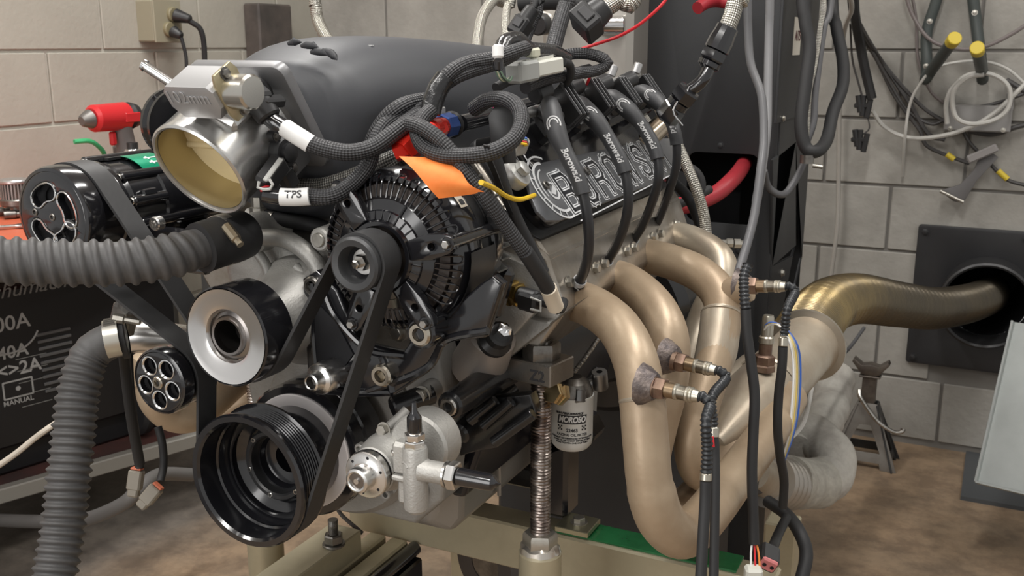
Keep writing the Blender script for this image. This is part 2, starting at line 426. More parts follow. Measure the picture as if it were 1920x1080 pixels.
block_wall('wall_back', (LX-.06, BY, 0), (1, 0, 0), (0, -1, 0), 3.96, 14, ((.195-LX+.06) % .406, (.195-LX+.263) % .406), blockr, mortard, ((.56-LX+.06, .86-LX+.06, .222, .628),))
obj('floor', M().box((.1, .3, -.03), (6.2, 5.6, .06)), floorm, kind='structure', smooth=False)
obj('ceiling', M().box((.2, .6, 2.93), (4.2, 4.2, .06)), mat('white_ceiling', (.6, .59, .56), .9), kind='structure', smooth=False)
# grey painted strip at the foot of the back wall, on the floor
g = P(1800, 940, Z=0); g1 = P(1920, 965, Z=0)
single('floor_mat', M().box((g.x+.42, BY-.19, .006), (.84, .36, .012)), mat('dark_grey_floor_paint', (.07, .075, .08), .5),
       'dark grey mat on the floor behind the leaning metal sheet', 'mat', smooth=False)

# ---------------------------------------------------------------- wall things, left wall
def outlet():
    c = V((LX+.05, 1.655, 1.325)); t = thing('outlet_box', 'beige metal outlet box with two plugs on the left wall', 'outlet box', c-V((.05, 0, .055)))
    obj('box_body', M().box(c-V((.018, 0, 0)), (.07, .11, .125), ch=.004), mat('old_beige_metal', (.30, .275, .20), .5), t)
    obj('face_plate', M().box(c+V((.020, .002, .0)), (.006, .116, .13), ch=.002), mat('old_beige_metal', (.30, .275, .20), .5), t)
    obj('conduit', M().cyl(c+V((-.02, 0, .06)), c+V((-.02, 0, 1.4)), .012), zinc, t)
    for s, z in ((1, .02), (0, -.025)):
        obj('receptacle', M().cyl(c+V((.02, .02*s, z)), c+V((.034, .02*s, z)), .023, ch=.003), mat('tan_receptacle', (.23, .2, .12), .5), t)
    def cord(lab, pa, pb, r0, r1, path, rc):
        k = thing('power_cord', lab, 'cord', path[-1])
        obj('plug', M().cyl(pa, pb, r0, r1, ch=.004), plastic, k); obj('cord_sheath', M().tube(path, rc, 10), rubber, k)
    cord('thick black power cord plugged in the upper socket of the outlet box', c+V((.035, .02, .018)), c+V((.085, .035, .005)), .022, .013,
         [c+V((.08, .035, .0)), c+V((.10, .06, -.03)), c+V((.095, .072, -.12)), c+V((.08, .066, -.35)), c+V((.06, .05, -.75))], .0085)
    cord('thin black power cord plugged in the lower socket of the outlet box', c+V((.035, .005, -.03)), c+V((.07, .005, -.045)), .019, .012,
         [c+V((.068, .006, -.05)), c+V((.075, .012, -.12)), c+V((.07, .0, -.22)), c+V((.06, -.03, -.3)), c+V((.05, -.05, -.6))], .0055)
outlet()
a0 = P(467, 6, X=LX+.03); a1 = P(530, 6, X=LX+.03); a2 = P(470, 105, X=LX+.03)
single('wall_duct', M().box((LX+.035, (a0.y+a1.y)/2, a0.z-.32), (.07, a1.y-a0.y, .64), ch=.006), mat('smoked_dark_metal', (.07, .062, .058), .5, .2, (.12, .10, .09), 8),
       'dark scorched metal plate on the left wall near the corner', 'panel')

# ---------------------------------------------------------------- work bench, left
def bench():
    t = thing('work_bench', 'red topped steel work bench along the left wall', 'bench', (-1.44, .5, 0))
    x0, x1 = LX+.02, -1.16; y0, y1 = -.7, 1.62
    obj('bench_top', M().box(((x0+x1)/2, (y0+y1)/2, .83), (x1-x0, y1-y0, .045), ch=.004), benchm, t)
    lg = mat('grey_bench_steel', (.13, .13, .125), .5, .4)
    ra, rb = P(-120, 962, Z=.2), P(420, 808, Z=.2)
    for (x, y) in ((x0+.05, ra.y), (x0+.05, y1-.06), (ra.x, ra.y), (rb.x, rb.y)): obj('leg', M().box((x, y, .405), (.045, .045, .81), ch=.003), lg, t)
    dr = (rb-ra); an = math.atan2(-dr.x, dr.y)
    obj('front_rail', M().box((ra+rb)/2, (.03, dr.length, .038), Matrix.Rotation(an, 3, 'Z'), ch=.003), mat('dusty_grey_rail', (.24, .23, .205), .6, .2), t)
    sh = M().prism([(x0+.02, ra.y), (ra.x-.02, ra.y), (rb.x-.02, rb.y), (x0+.02, rb.y)], Matrix.Identity(4), .20, .212)
    obj('lower_shelf', sh, mat('rusty_shelf', (.09, .035, .03), .6, .1, (.05, .03, .028), 5), t)
bench()
def drill():
    c = P(215, 222, X=-1.36); t = thing('impact_wrench', 'red and black cordless impact wrench standing on the bench', 'power tool', V((c.x, c.y, .853)))
    obj('motor_housing', M().cyl(c+V((0, -.075, .004)), c+V((0, .04, .004)), .034, .036, ch=.008), redtool, t)
    obj('rear_cap', M().cyl(c+V((0, .04, .004)), c+V((0, .075, .004)), .035, .030, ch=.008), plastic, t)
    obj('nose', M().cyl(c+V((0, -.075, .004)), c+V((0, -.105, .0)), .024, .015, ch=.004), mat('grey_tool_metal', (.2, .19, .18), .45, .7), t)
    obj('side_badge', M().box(c+V((.034, .03, .002)), (.004, .05, .024), ch=.002), redtool, t)
    obj('grip', M().tube([c+V((0, .02, -.02)), c+V((0, .03, -.08)), c+V((0, .035, -.14))], .025, 14), mat('grey_tool_grip', (.14, .13, .125), .55), t)
    obj('trigger', M().box(c+V((0, -.012, -.05)), (.014, .018, .035), ch=.004), redtool, t)
    hb = c.z-.853
    obj('battery', M().box((c.x, c.y+.03, .853+.032), (.075, .12, .062), ch=.008), plastic, t)
    obj('grip_column', M().cyl((c.x, c.y+.035, .90), (c.x, c.y+.03, c.z-.10), .026), mat('grey_tool_grip', (.14, .13, .125), .55), t)
drill()
bt = .853
def jar(px, py, X, r, h, m1, label, cat, lidm=None, name='spray_can'):
    p = P(px, py, X=X); t = thing(name, label, cat, V((p.x, p.y, bt)))
    obj('can_body', M().lathe([(0, 0), (r, 0), (r*1.02, h*.02), (r*1.02, h*.8), (r*.7, h*.88), (r*.66, h*.9), (0, h*.9)], (p.x, p.y, bt), (0, 0, 1), 24), m1, t)
    obj('cap', M().lathe([(r*.5, h*.9), (r*.5, h), (0, h)], (p.x, p.y, bt), (0, 0, 1), 20), lidm or m1, t)
jar(248, 270, -1.30, .028, .16, polish, 'chrome can standing right of the impact wrench', 'can', plastic)
jar(275, 285, -1.22, .03, .12, machb, 'ribbed steel can right of the chrome can', 'can', plastic)
jar(232, 262, -1.55, .03, .15, mat('dark_can', (.07, .065, .06), .5), 'dark can behind the impact wrench grip', 'can')
# breather filter with pleats, on the bench at far left
def breather():
    p = P(25, 330, X=-1.42); z = bt+.045; t = thing('breather_filter', 'small pleated round breather filter standing at the left end of the bench', 'filter', V((p.x, p.y, bt)))
    obj('neck', M().cyl((p.x, p.y, bt), (p.x, p.y, z), .016), darksteel, t)
    obj('base_cap', M().cyl((p.x, p.y, z-.018), (p.x, p.y, z), .036, .036, ch=.003), darksteel, t)
    m = M()
    for k in range(28):
        a = 2*PI*k/28; m.box((p.x+.029*math.cos(a), p.y+.029*math.sin(a), z+.018), (.008, .0032, .038), Matrix.Rotation(a, 3, 'Z'))
    obj('pleats', m, mat('filter_mesh', (.28, .27, .26), .5, .5), t, kind='stuff', smooth=False)
    obj('core', M().cyl((p.x, p.y, z), (p.x, p.y, z+.036), .026), darksteel, t)
    obj('top_cap', M().cyl((p.x, p.y, z+.036), (p.x, p.y, z+.046), .035, ch=.003), machb, t)
breather()
def lump(px, py, X, r, mt, lab, cat, name, sq=(1, 1, .6)):
    p = P(px, py, X=X); m = M(); seg = 20; rings = 9; vs = []; fs = []
    for i in range(rings+1):
        th = PI*i/rings
        for k in range(seg):
            a = 2*PI*k/seg; d = V((math.sin(th)*math.cos(a)*sq[0], math.sin(th)*math.sin(a)*sq[1], math.cos(th)*sq[2])); n = noise.noise(d*2.2+V((r*90, 0, 3)))
            q = V((p.x, p.y, bt+r*sq[2]*.92))+d*r*(1+.28*n); q.z = max(q.z, bt+.001); vs.append(q)
    for i in range(rings):
        for k in range(seg): fs.append([i*seg+k, i*seg+(k+1) % seg, (i+1)*seg+(k+1) % seg, (i+1)*seg+k])
    m.add(vs, fs); single(name, m, mt, lab, cat, angle=60)
lump(168, 296, -1.36, .055, mat('clear_plastic_bag', (.42, .43, .40), .25, 0, (.25, .25, .24), 40, trans=.35), 'clear plastic bag lying beside the impact wrench', 'bag', 'plastic_bag')
lump(100, 325, -1.42, .05, mat('brown_rag', (.32, .20, .14), .8, 0, (.22, .14, .10), 30), 'brown rag heaped on the bench behind the pulley', 'rag', 'shop_rag')
lump(130, 330, -1.30, .045, mat('pale_rag', (.33, .32, .33), .8, 0, (.2, .2, .2), 30), 'pale grey rag heaped on the bench', 'rag', 'shop_rag', (1.3, 1, .5))
p = P(172, 285, X=-1.36)
single('zip_strip', M().tube([p+V((0, -.05, .03)), p+V((.01, -.01, .028)), p+V((0, .03, .005)), p+V((-.02, .06, -.02))], .006, 8), mat('green_zip', (.04, .38, .15), .4), 'green zip strip of the clear plastic bag', 'zip')
for k, (px, py, r, l) in enumerate(((30, 372, .010, 'short dark pipe fitting lying at the left end of the bench'), (52, 372, .010, 'dark socket lying below the breather filter'), (8, 372, .011, 'dark steel coupler at the picture edge on the bench'))):
    p = P(px, py, Z=bt+r+.002)
    p = P(px, py, X=-1.40-.03*k); p.z = bt+r
    single('pipe_fitting', M().lathe([(r*.5, -.03), (r, -.03), (r, -.005), (r*.75, -.003), (r*.75, .02), (r*.5, .02)], p, (.5, .8, 0), 16), darksteel, l, 'fitting')
p = P(8, 425, Z=bt+.006)
single('open_wrench', M().merge(plate([[(-.09, -.006), (.02, -.005), (.035, -.014), (.05, -.012), (.042, -.004), (.042, .004), (.05, .012), (.035, .014), (.02, .005), (-.09, .006)]], .006, .0008),
       frame(p+V((0, 0, 0)), (.5, .7, 0), (-.7, .5, 0))), steel, 'small chrome open ended wrench on the red bench top', 'wrench')

# ---------------------------------------------------------------- black battery charger cart, lower left
def charger():
    o = P(100, 650, d=2.5); x = V((.25, .97, 0)).normalized(); n = V((x.y, -x.x, 0)); z = V((0, 0, 1))
    t = thing('battery_charger', 'black wheeled battery charger with white printed front standing below the bench', 'charger', V((o.x, o.y, .22))-n*.1)
    bm_ = mat('charger_black_steel', (.011, .011, .012), .42)
    F = frame(o, x, z); w, h = .56, .54
    c = o-n*.14; R = F.to_3x3()
    obj('cabinet', M().box(V((c.x, c.y, 0))+x*(.0)+z*(.49), (.70, .40, .26), R, ch=.008), bm_, t)
    pr = mat('white_screen_print', (.34, .34, .33), .5); pr2 = mat('grey_screen_print', (.20, .20, .19), .5)
    fn = o-n*.0095; F = frame(fn, x, z, None)
    def tx(body, px, py, size, m, **k):
        r = (P(px, py, d=1.0)-CAM); s = (fn-CAM).dot(n)/r.dot(n); q = CAM+r*s
        G = frame(q+n*.0006, x, z); obj('printed_'+k.pop('nm', 'text'), tm(text(body, size, .0002, **k), G), m, t, smooth=False)
    tx('Schumacher', 62, 537, .052, pr2, nm='script', shear=.35)
    tx('200A', 12, 608, .052, pr, bold=.0006)
    tx('40A', 24, 660, .044, pr, bold=.0008)
    tx('6<>2A', 27, 693, .046, pr, bold=.0008)
    tx('MANUAL', 35, 752, .018, pr, bold=.0002)
    def at(px, py):
        r = (P(px, py, d=1.0)-CAM); s = (fn-CAM).dot(n)/r.dot(n); return CAM+r*s
    q = at(12, 612); m = M(); F2 = frame(q+n*.0006, x, z)
    pts = [F2 @ V((.078*math.cos(a), .068*math.sin(a), 0)) for a in [math.radians(k) for k in range(-150, -20, 8)]]
    obj('dial_arc', M().tube(pts, .0025, 6), pr, t)
    q = at(34, 728); F2 = frame(q+n*.0006, x, z)
    obj('panel_icon', tm(plate([rrect(-.037, -.023, .037, .023, .003), rrect(-.033, -.019, .033, .019, .002)[::-1], ], .0006), F2), pr, t, smooth=False)
    obj('icon_dot', M().merge(plate([circ(0, 0, .006)], .0006), F2), pr, t, smooth=False)
    for k in range(9):
        q = at(100+2*k, 622+13*k); F2 = frame(q+n*.001, x, z)
        obj('vent_louver', M().box(F2 @ V((0, 0, 0)), (.085, .008, .006), F2.to_3x3(), ch=.0015), mat('louver_grey', (.10, .10, .10), .4), t)
    for k in range(5):
        q = at(58+k*3, 668+22*k); F2 = frame(q+n*.0006, x, z)
        obj('print_rule', M().box(F2 @ V((0, 0, 0)), (.075, .0018, .0006), F2.to_3x3()), pr2, t, smooth=False)
    for s in (-1, 1):
        wc = c+x*((.22 if s>0 else -.24))+n*.10; obj('wheel', M().lathe([(.02, -.02), (.085, -.02), (.095, -.01), (.095, .01), (.085, .02), (.02, .02)], V((wc.x, wc.y, .31)), x, 28, close=True), rubber, t)
    obj('stand', M().box(V((c.x, c.y, .255)), (.60, .20, .08), R @ Matrix.Rotation(-PI/2, 3, 'X') if False else frame((0, 0, 0), x, V((-x.y, x.x, 0))).to_3x3(), ch=.006), bm_, t)
charger()
single('light_cord', M().tube([P(-20, 885, d=1.9), P(30, 850, d=1.9), P(62, 824, d=1.9), P(95, 800, d=1.9), P(150, 765, d=1.95)], .0058, 10), mat('cream_cord', (.50, .45, .38), .6, bump=.3),
       'cream braided cord curving in front of the battery charger', 'cord')
single('floor_cable', M().tube([P(-20, 975, d=2.45), P(90, 978, d=2.35), P(160, 974, d=2.28), P(230, 945, d=2.2), P(262, 915, d=2.2), P(300, 890, d=2.3), P(360, 890, d=2.4)], .016, 12), mat('grey_floor_cable', (.12, .115, .11), .55),
       'thick grey cable lying on the floor under the bench', 'cable')
# ================================================================== BACK WALL things and cabinet
def hook(px0, py0, px1, py1, px2, py2, px3, py3, lab):
    """bent rod hook: up the wall, down to a bend, then out to a yellow tip"""
    w = BY-.03
    pts = [P(px0, py0, Y=w), P(px1, py1, Y=w), P(px2, py2, Y=w-.02), P(px3, py3, Y=w-.28)]
    t = thing('wall_hook', lab, 'hook', pts[2])
    g = mat('dark_green_hook_paint', (.055, .065, .062), .45)
    a, b, c, d = pts; path = [a, a.lerp(b, .5), b, b.lerp(c, .6), b.lerp(c, .94), c+V((0, -.03, -.005)), c.lerp(d, .2), c.lerp(d, .6), d]
    obj('hook_rod', M().tube(path, .016, 14), g, t)
    dr = (d-c).normalized(); obj('yellow_tip', M().cyl(d-dr*.03, d+dr*.004, .018, ch=.002), mat('yellow_tape', (.62, .47, .04), .5), t)
    for f in (.35, .75):
        q = b.lerp(c, f) if py1 > 0 and f > .5 else a.lerp(b, .8)
        obj('screw', bolt_hex(q+V((0, -.015, 0)), (0, -1, 0), .006, .005), zinc, t)
hook(1768, -40, 1738, 60, 1737, 145, 1790, 72, 'dark green bent wall hook with its yellow tip slanting up, nearer the cabinet')
hook(1820, -40, 1830, 40, 1843, 145, 1832, 90, 'dark green bent wall hook directly above the clear box')
def wall_cable(pts, r, m, lab, off=.03, name='wall_cable', cat='cable'):
    q = [P(x, y, Y=BY-(o if o is not None else off)) for (x, y, *rest) in pts for o in [rest[0] if rest else None]]
    return single(name, M().tube(q, r, 8), m, lab, cat)
dg = mat('dark_cable_jacket', (.05, .047, .046), .5)
wall_cable([(1575, -60, .5), (1597, 10, .4), (1583, 60, .3), (1575, 160, .06), (1573, 300), (1570, 420), (1556, 532)], .0065, cablel, 'pale grey cable hanging straight down the back wall beside the cabinet')
wall_cable([(1592, -20, .3), (1605, 30, .2), (1640, 95), (1700, 185), (1740, 250), (1772, 262)], .007, dg, 'dark cable running down from the top to the clear wall box, uppermost of the fan')
wall_cable([(1596, -20, .3), (1610, 45, .2), (1650, 110), (1690, 160), (1735, 205), (1772, 228)], .006, dg, 'dark cable crossing the blocks to the left side of the clear box')
wall_cable([(1590, -20, .35), (1602, 50, .2), (1640, 105), (1672, 170), (1695, 205), (1725, 245), (1740, 275), (1800, 300), (1818, 306)], .006, dg, 'dark cable with a yellow ring that dips below the clear wall box')
wall_cable([(1625, 80, .08), (1660, 140, .04), (1700, 205), (1745, 232), (1775, 222)], .0055, dg, 'thin dark cable looping to the lower corner of the clear box')
wall_cable([(1695, -20, .05), (1712, 30, .05), (1745, 75, .06), (1800, 92, .07), (1850, 86, .07), (1900, 62, .06), (1940, 35, .05)], .0055, mat('brown_grey_cable', (.17, .145, .14), .5), 'brown grey cable hanging in a shallow loop across the hooks')
wall_cable([(1708, -20), (1718, 40), (1720, 100), (1730, 140), (1748, 175), (1775, 197)], .0045, mat('brown_grey_cable', (.17, .145, .14), .5), 'thin brown cable dropping between the two hooks to the box')
wall_cable([(1636, 208, .08), (1655, 235, .07), (1690, 255, .07), (1735, 259, .08), (1800, 246, .09), (1860, 215, .09), (1925, 155, .08)], .0065, mat('white_grey_cable', (.48, .47, .44), .45), 'white cable sweeping from the hanging connectors up past the clear box')
wall_cable([(1692, 330), (1697, 255, .1), (1705, 200, .1), (1720, 165, .1), (1750, 130, .1), (1800, 116, .1), (1850, 116), (1890, 130), (1925, 160)], .0042, mat('white_grey_cable', (.40, .39, .36), .45), 'thin pale cable arching over the coil on the clear box')
# coil of hose on the hook
cpts = [(1776, 232), (1774, 195), (1785, 165), (1810, 143), (1842, 137), (1872, 145), (1892, 165), (1893, 195), (1880, 215), (1855, 228), (1818, 232), (1793, 220), (1786, 190), (1792, 165), (1815, 145), (1845, 140)]
wall_cable([(x, y, .10+.003*k) for k, (x, y) in enumerate(cpts)], .0065, mat('white_grey_cable', (.48, .47, .44), .45), 'coil of pale hose hanging from the right wall hook', name='coiled_hose', cat='hose')
wall_cable([(1886, 150), (1900, 158), (1930, 176)], .008, dg, 'short dark cable leaving the coil towards the right edge')
wall_cable([(1790, 200), (1830, 201), (1880, 190), (1930, 172)], .005, dg, 'thin dark cable crossing inside the pale coil')
wall_cable([(1805, 245), (1820, 270), (1850, 300), (1885, 335), (1925, 348)], .0055, dg, 'dark cable from below the clear box to the lower right')
wall_cable([(1815, 245), (1860, 252), (1900, 240), (1930, 232)], .0075, dg, 'dark cable running right from under the clear box')
for (x, y, dx, dy, l) in ((1782, 294, 7, 5, 'yellow band on the dark cable below the clear box'), (1880, 328, 9, 8, 'yellow band on the dark cable at lower right')):
    a = P(x-dx, y-dy, Y=BY-.032); b = P(x+dx, y+dy, Y=BY-.032)
    single('cable_band', M().cyl(a, b, .0085), mat('yellow_tape', (.62, .47, .04), .5), l, 'tape band')
def clearbox():
    a = P(1775, 190, Y=BY-.03); b = P(1895, 240, Y=BY-.03); c = (a+b)/2
    cm = mat('clear_grey_acrylic', (.34, .33, .32), .3, 0, trans=.25)
    t = thing('junction_bracket', 'pale translucent bracket box on the back wall with the coil over it', 'bracket', c)
    obj('bracket_body', M().box((c.x, BY-.035, c.z-.01), (b.x-a.x, .05, .075), ch=.004), cm, t)
    for s in (-1, 1): obj('ear', M().box((c.x+s*(b.x-a.x-.02)/2, BY-.035, c.z+.04), (.022, .045, .05), ch=.003), cm, t)
    for s in (-1, 1): obj('screw', bolt_hex((c.x+s*.07, BY-.06, c.z-.04), (0, -1, 0), .005, .004), zinc, t)
clearbox()
def tbracket():
    pts = [P(x, y, Y=BY-.05) for x, y in ((1763, 358), (1788, 377), (1806, 380), (1832, 338), (1872, 295), (1862, 288), (1840, 285), (1826, 318), (1800, 346), (1780, 352))]
    F = frame(pts[0], (1, 0, 0), (0, 0, 1)); Fi = F.inverted(); pl = [tuple((Fi @ q)[:2]) for q in pts]
    m = tm(plate([pl], .016, .002), F); single('hanging_bracket', m, mat('bracket_grey', (.12, .115, .115), .5), 'dark grey forked bracket hanging on the back wall under the cables', 'bracket')
    a = P(1763, 358, Y=BY-.07); b = P(1806, 379, Y=BY-.07); single('bracket_pin', M().cyl(a, b, .005), zinc, 'bright pin along the bottom edge of the forked bracket', 'pin')
    single('inline_connector', M().box(P(1842, 288, Y=BY-.07), (.085, .02, .024), Matrix.Rotation(-.5, 3, 'Y') , ch=.004), mat('grey_box_plastic', (.25, .235, .23), .5), 'grey inline connector above the forked bracket', 'connector')
tbracket()
def connector_cluster(px, py, lab):
    c = P(px, py, Y=BY-.12); t = thing('cable_connector', lab, 'connector', c)
    for dx, dz, h, tilt in ((-.016, .005, .05, .2), (.0, 0, .06, 0), (.02, -.008, .055, -.15)):
        obj('plug_body', M().cyl(c+V((dx, 0, dz+h/2)), c+V((dx+tilt*.05, 0, dz-h/2)), .0085, ch=.001), plastic, t)
    obj('clip', M().box(c, (.05, .016, .014), ch=.003), plastic, t)
connector_cluster(1618, 198, 'upper black connector cluster hanging in front of the back wall')
connector_cluster(1612, 262, 'lower black connector cluster hanging in front of the back wall')
wall_cable([(1594, 45, .2), (1598, 110, .14), (1608, 150, .13), (1618, 185, .12)], .003, dg, 'thin wire holding the upper connector cluster')
wall_cable([(1626, 215, .12), (1630, 240, .12), (1618, 252, .12)], .0022, dg, 'thin wire holding the lower connector cluster')
wall_cable([(1600, -20, .3), (1603, 30, .25), (1612, 80, .16), (1622, 130, .13), (1635, 185, .12)], .014, rubber, 'thick black sleeve ending above the connector clusters', name='cable_sleeve', cat='sleeve')

# ---- exhaust outlet plate in the back wall
def vent_plate():
    c = P(1850, 560, Y=BY-.012); t = thing('exhaust_port', 'square black steel plate on the back wall with a round exhaust opening', 'wall vent', (.75, BY, .2))
    x0, x1 = P(1722, 430, Y=BY-.01).x, 1.12; z1 = P(1725, 420, Y=BY-.01).z; z0 = P(1706, 678, Y=BY-.01).z
    ps = mat('black_plate_paint', (.03, .03, .032), .45, 0, (.024, .024, .026), 5)
    r = .118; F = frame((c.x, BY-.012, c.z), (1, 0, 0), (0, 0, 1))
    obj('plate', tm(plate([rrect(x0-c.x, z0-c.z, x1-c.x, z1-c.z, .01), circ(0, 0, r, 40)[::-1]], .012, .001), F), ps, t)
    obj('pipe_collar', M().lathe([(r, .02), (r, -.10), (r+.006, -.104), (r+.012, -.10), (r+.012, 0)], (c.x, BY-.016, c.z), (0, 1, 0), 48), mat('worn_black_collar', (.05, .05, .052), .38, .4), t, smooth=True)
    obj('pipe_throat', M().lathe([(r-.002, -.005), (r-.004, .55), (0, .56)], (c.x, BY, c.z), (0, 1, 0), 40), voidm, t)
    for x in (x0+.02, (x0+x1)/2-.02, x1-.02):
        for z in (z0+.02, z1-.02): obj('bolt', bolt_hex((x, BY-.018, z), (0, -1, 0), .009, .008), ps, t)
    obj('bolt', bolt_hex((x0+.02, BY-.018, (z0+z1)/2), (0, -1, 0), .009, .008), ps, t)
vent_plate()
# ---- leaning galvanised sheet
def sheet():
    a = P(1832, 905, d=2.45); b = P(1893, 640, d=2.50); xd = V((.93, -.30, 0)); 
    z = (b-a).normalized(); xd = (xd-z*xd.dot(z)).normalized(); L = (b-a).length+.05
    t = thing('metal_sheet', 'folded galvanised sheet panel leaning at the right edge', 'metal sheet', V((a.x, a.y, a.z)))
    F = frame(a, xd, z); R = F.to_3x3()
    obj('sheet', M().box(F @ V((.26, L/2, 0)), (.52, L, .004), R), galv, t, smooth=False)
    obj('folded_edge', M().box(F @ V((0, L/2, .008)), (.006, L, .022), R, ch=.001), galv, t)
    obj('folded_edge', M().box(F @ V((.26, 0, .008)), (.52, .006, .022), R, ch=.001), galv, t)
sheet()
# ---- jack stand
def jackstand():
    c = V((.405, 2.31, 0)); t = thing('jack_stand', 'grey steel jack stand with a saddle top by the back wall', 'jack stand', c)
    js = mat('silver_jack_paint', (.30, .285, .26), .42, .6, (.24, .22, .20), 12); dk = mat('dark_jack_paint', (.05, .05, .05), .45, .3)
    top = P(1610, 775, Y=2.2); B = P(1660, 850, Y=2.2)
    # two A-shaped faces with a cut-out window
    zt = .30; w0, w1 = .125, .035
    for s, mt in ((-1, js), (1, dk)):
        F = frame((c.x, c.y+s*.085, 0), (1, 0, 0), (0, -s*.20, 1))
        obj('leg_plate', tm(plate([[(-w0, 0), (-w0*.55, .0), (-w0*.5, .03), (w0*.5, .03), (w0*.55, 0), (w0, 0), (w1, zt), (-w1, zt)], [(-.062, .075), (.062, .075), (.020, .20), (-.020, .20)][::-1]], .006, .001), F), mt, t)
    for s, mt in ((-1, js), (1, dk)):
        F = frame((c.x+s*.11, c.y, 0), (0, 1, 0), (-s*.26, 0, 1))
        obj('leg_plate', tm(plate([[(-.10, 0), (-.06, .0), (-.05, .03), (.05, .03), (.06, 0), (.10, 0), (.035, zt), (-.035, zt)], [(-.055, .06), (.055, .06), (.018, .19), (-.018, .19)][::-1]], .006, .001), F), mt, t)
    col = mat('rusty_steel_column', (.20, .175, .15), .45, .8, (.13, .11, .10), 25)
    obj('column', M().box((c.x, c.y, .33), (.05, .045, .24), ch=.004), col, t)
    F = frame((c.x, c.y, .45), (1, 0, 0), (0, 0, 1))
    obj('saddle', tm(plate([[(-.06, .05), (-.066, .035), (-.03, -.02), (.03, -.02), (.066, .035), (.06, .05), (.03, .022), (0, .03), (-.03, .022)]], .055, .003), F), col, t)
    obj('saddle_flange', M().box((c.x, c.y, .42), (.075, .06, .008), ch=.002), col, t)
    obj('handle', M().tube([V((c.x-.03, c.y-.05, .36)), V((c.x-.02, c.y-.07, .33)), V((c.x+.04, c.y-.10, .25)), V((c.x+.10, c.y-.10, .205)), V((c.x+.13, c.y-.09, .205)), V((c.x+.135, c.y-.085, .22))], .009, 12), steel, t)
    F = frame((c.x-.10, c.y-.099, .10), (.28, 0, 1), (-1, 0, .28))
    obj('sticker', M().box((c.x-.088, c.y-.102, .12), (.014, .002, .07), Matrix.Rotation(.28, 3, 'Y'), ch=.0005), mat('sticker_blue', (.05, .07, .22), .4), t)
    obj('sticker', M().box((c.x-.088, c.y-.1035, .105), (.012, .002, .025), Matrix.Rotation(.28, 3, 'Y'), ch=.0005), mat('sticker_red', (.4, .06, .04), .4), t)
    t.scale = (.82, .70, .66)
jackstand()
# ---- wrapped exhaust elbow on the floor behind
def wrapped():
    pts = [P(1572, 715, d=2.75), P(1555, 770, d=2.65), P(1528, 830, d=2.5), P(1535, 870, d=2.42), P(1580, 900, d=2.4)]
    t = thing('wrapped_exhaust_pipe', 'dirty white heat wrapped exhaust elbow standing near the jack stand', 'exhaust pipe', P(1560, 940, d=2.4))
    f = lambda s, T: .052+.0018*math.sin(s*95)+.0016*math.sin(s*41+1)
    obj('wrapped_riser', M().tube([P(1566, 706, d=2.8), P(1556, 760, d=2.7), P(1530, 815, d=2.58), P(1498, 850, d=2.5)], f, 24, step=.004), wrapm, t)
    obj('wrapped_bend', M().tube([P(1515, 815, d=2.55), P(1542, 832, d=2.5), P(1562, 862, d=2.45), P(1556, 892, d=2.42), P(1530, 905, d=2.38), P(1495, 905, d=2.3), P(1470, 902, d=2.25)],
        lambda s, T: .058-.004*min(1, s/.2)+.0016*math.sin(s*80), 24, step=.004), wrapm, t)
    obj('pale_wrap', M().tube([P(1536, 906, d=2.37), P(1500, 906, d=2.31), P(1476, 903, d=2.25)], lambda s, T: .0585+.0015*math.sin(s*90), 24, step=.004), yelwrap, t)
    obj('clamp_band', M().tube([P(1474, 908, d=2.25), P(1440, 900, d=2.15)], lambda s, T: .056+.004*math.cos(s*200), 24, step=.002), mat('pale_clamp_steel', (.40, .37, .33), .4, .7), t)
    obj('pipe_end', M().tube([P(1440, 900, d=2.15), P(1405, 882, d=2.0)], .040, 24), headl, t)
wrapped()

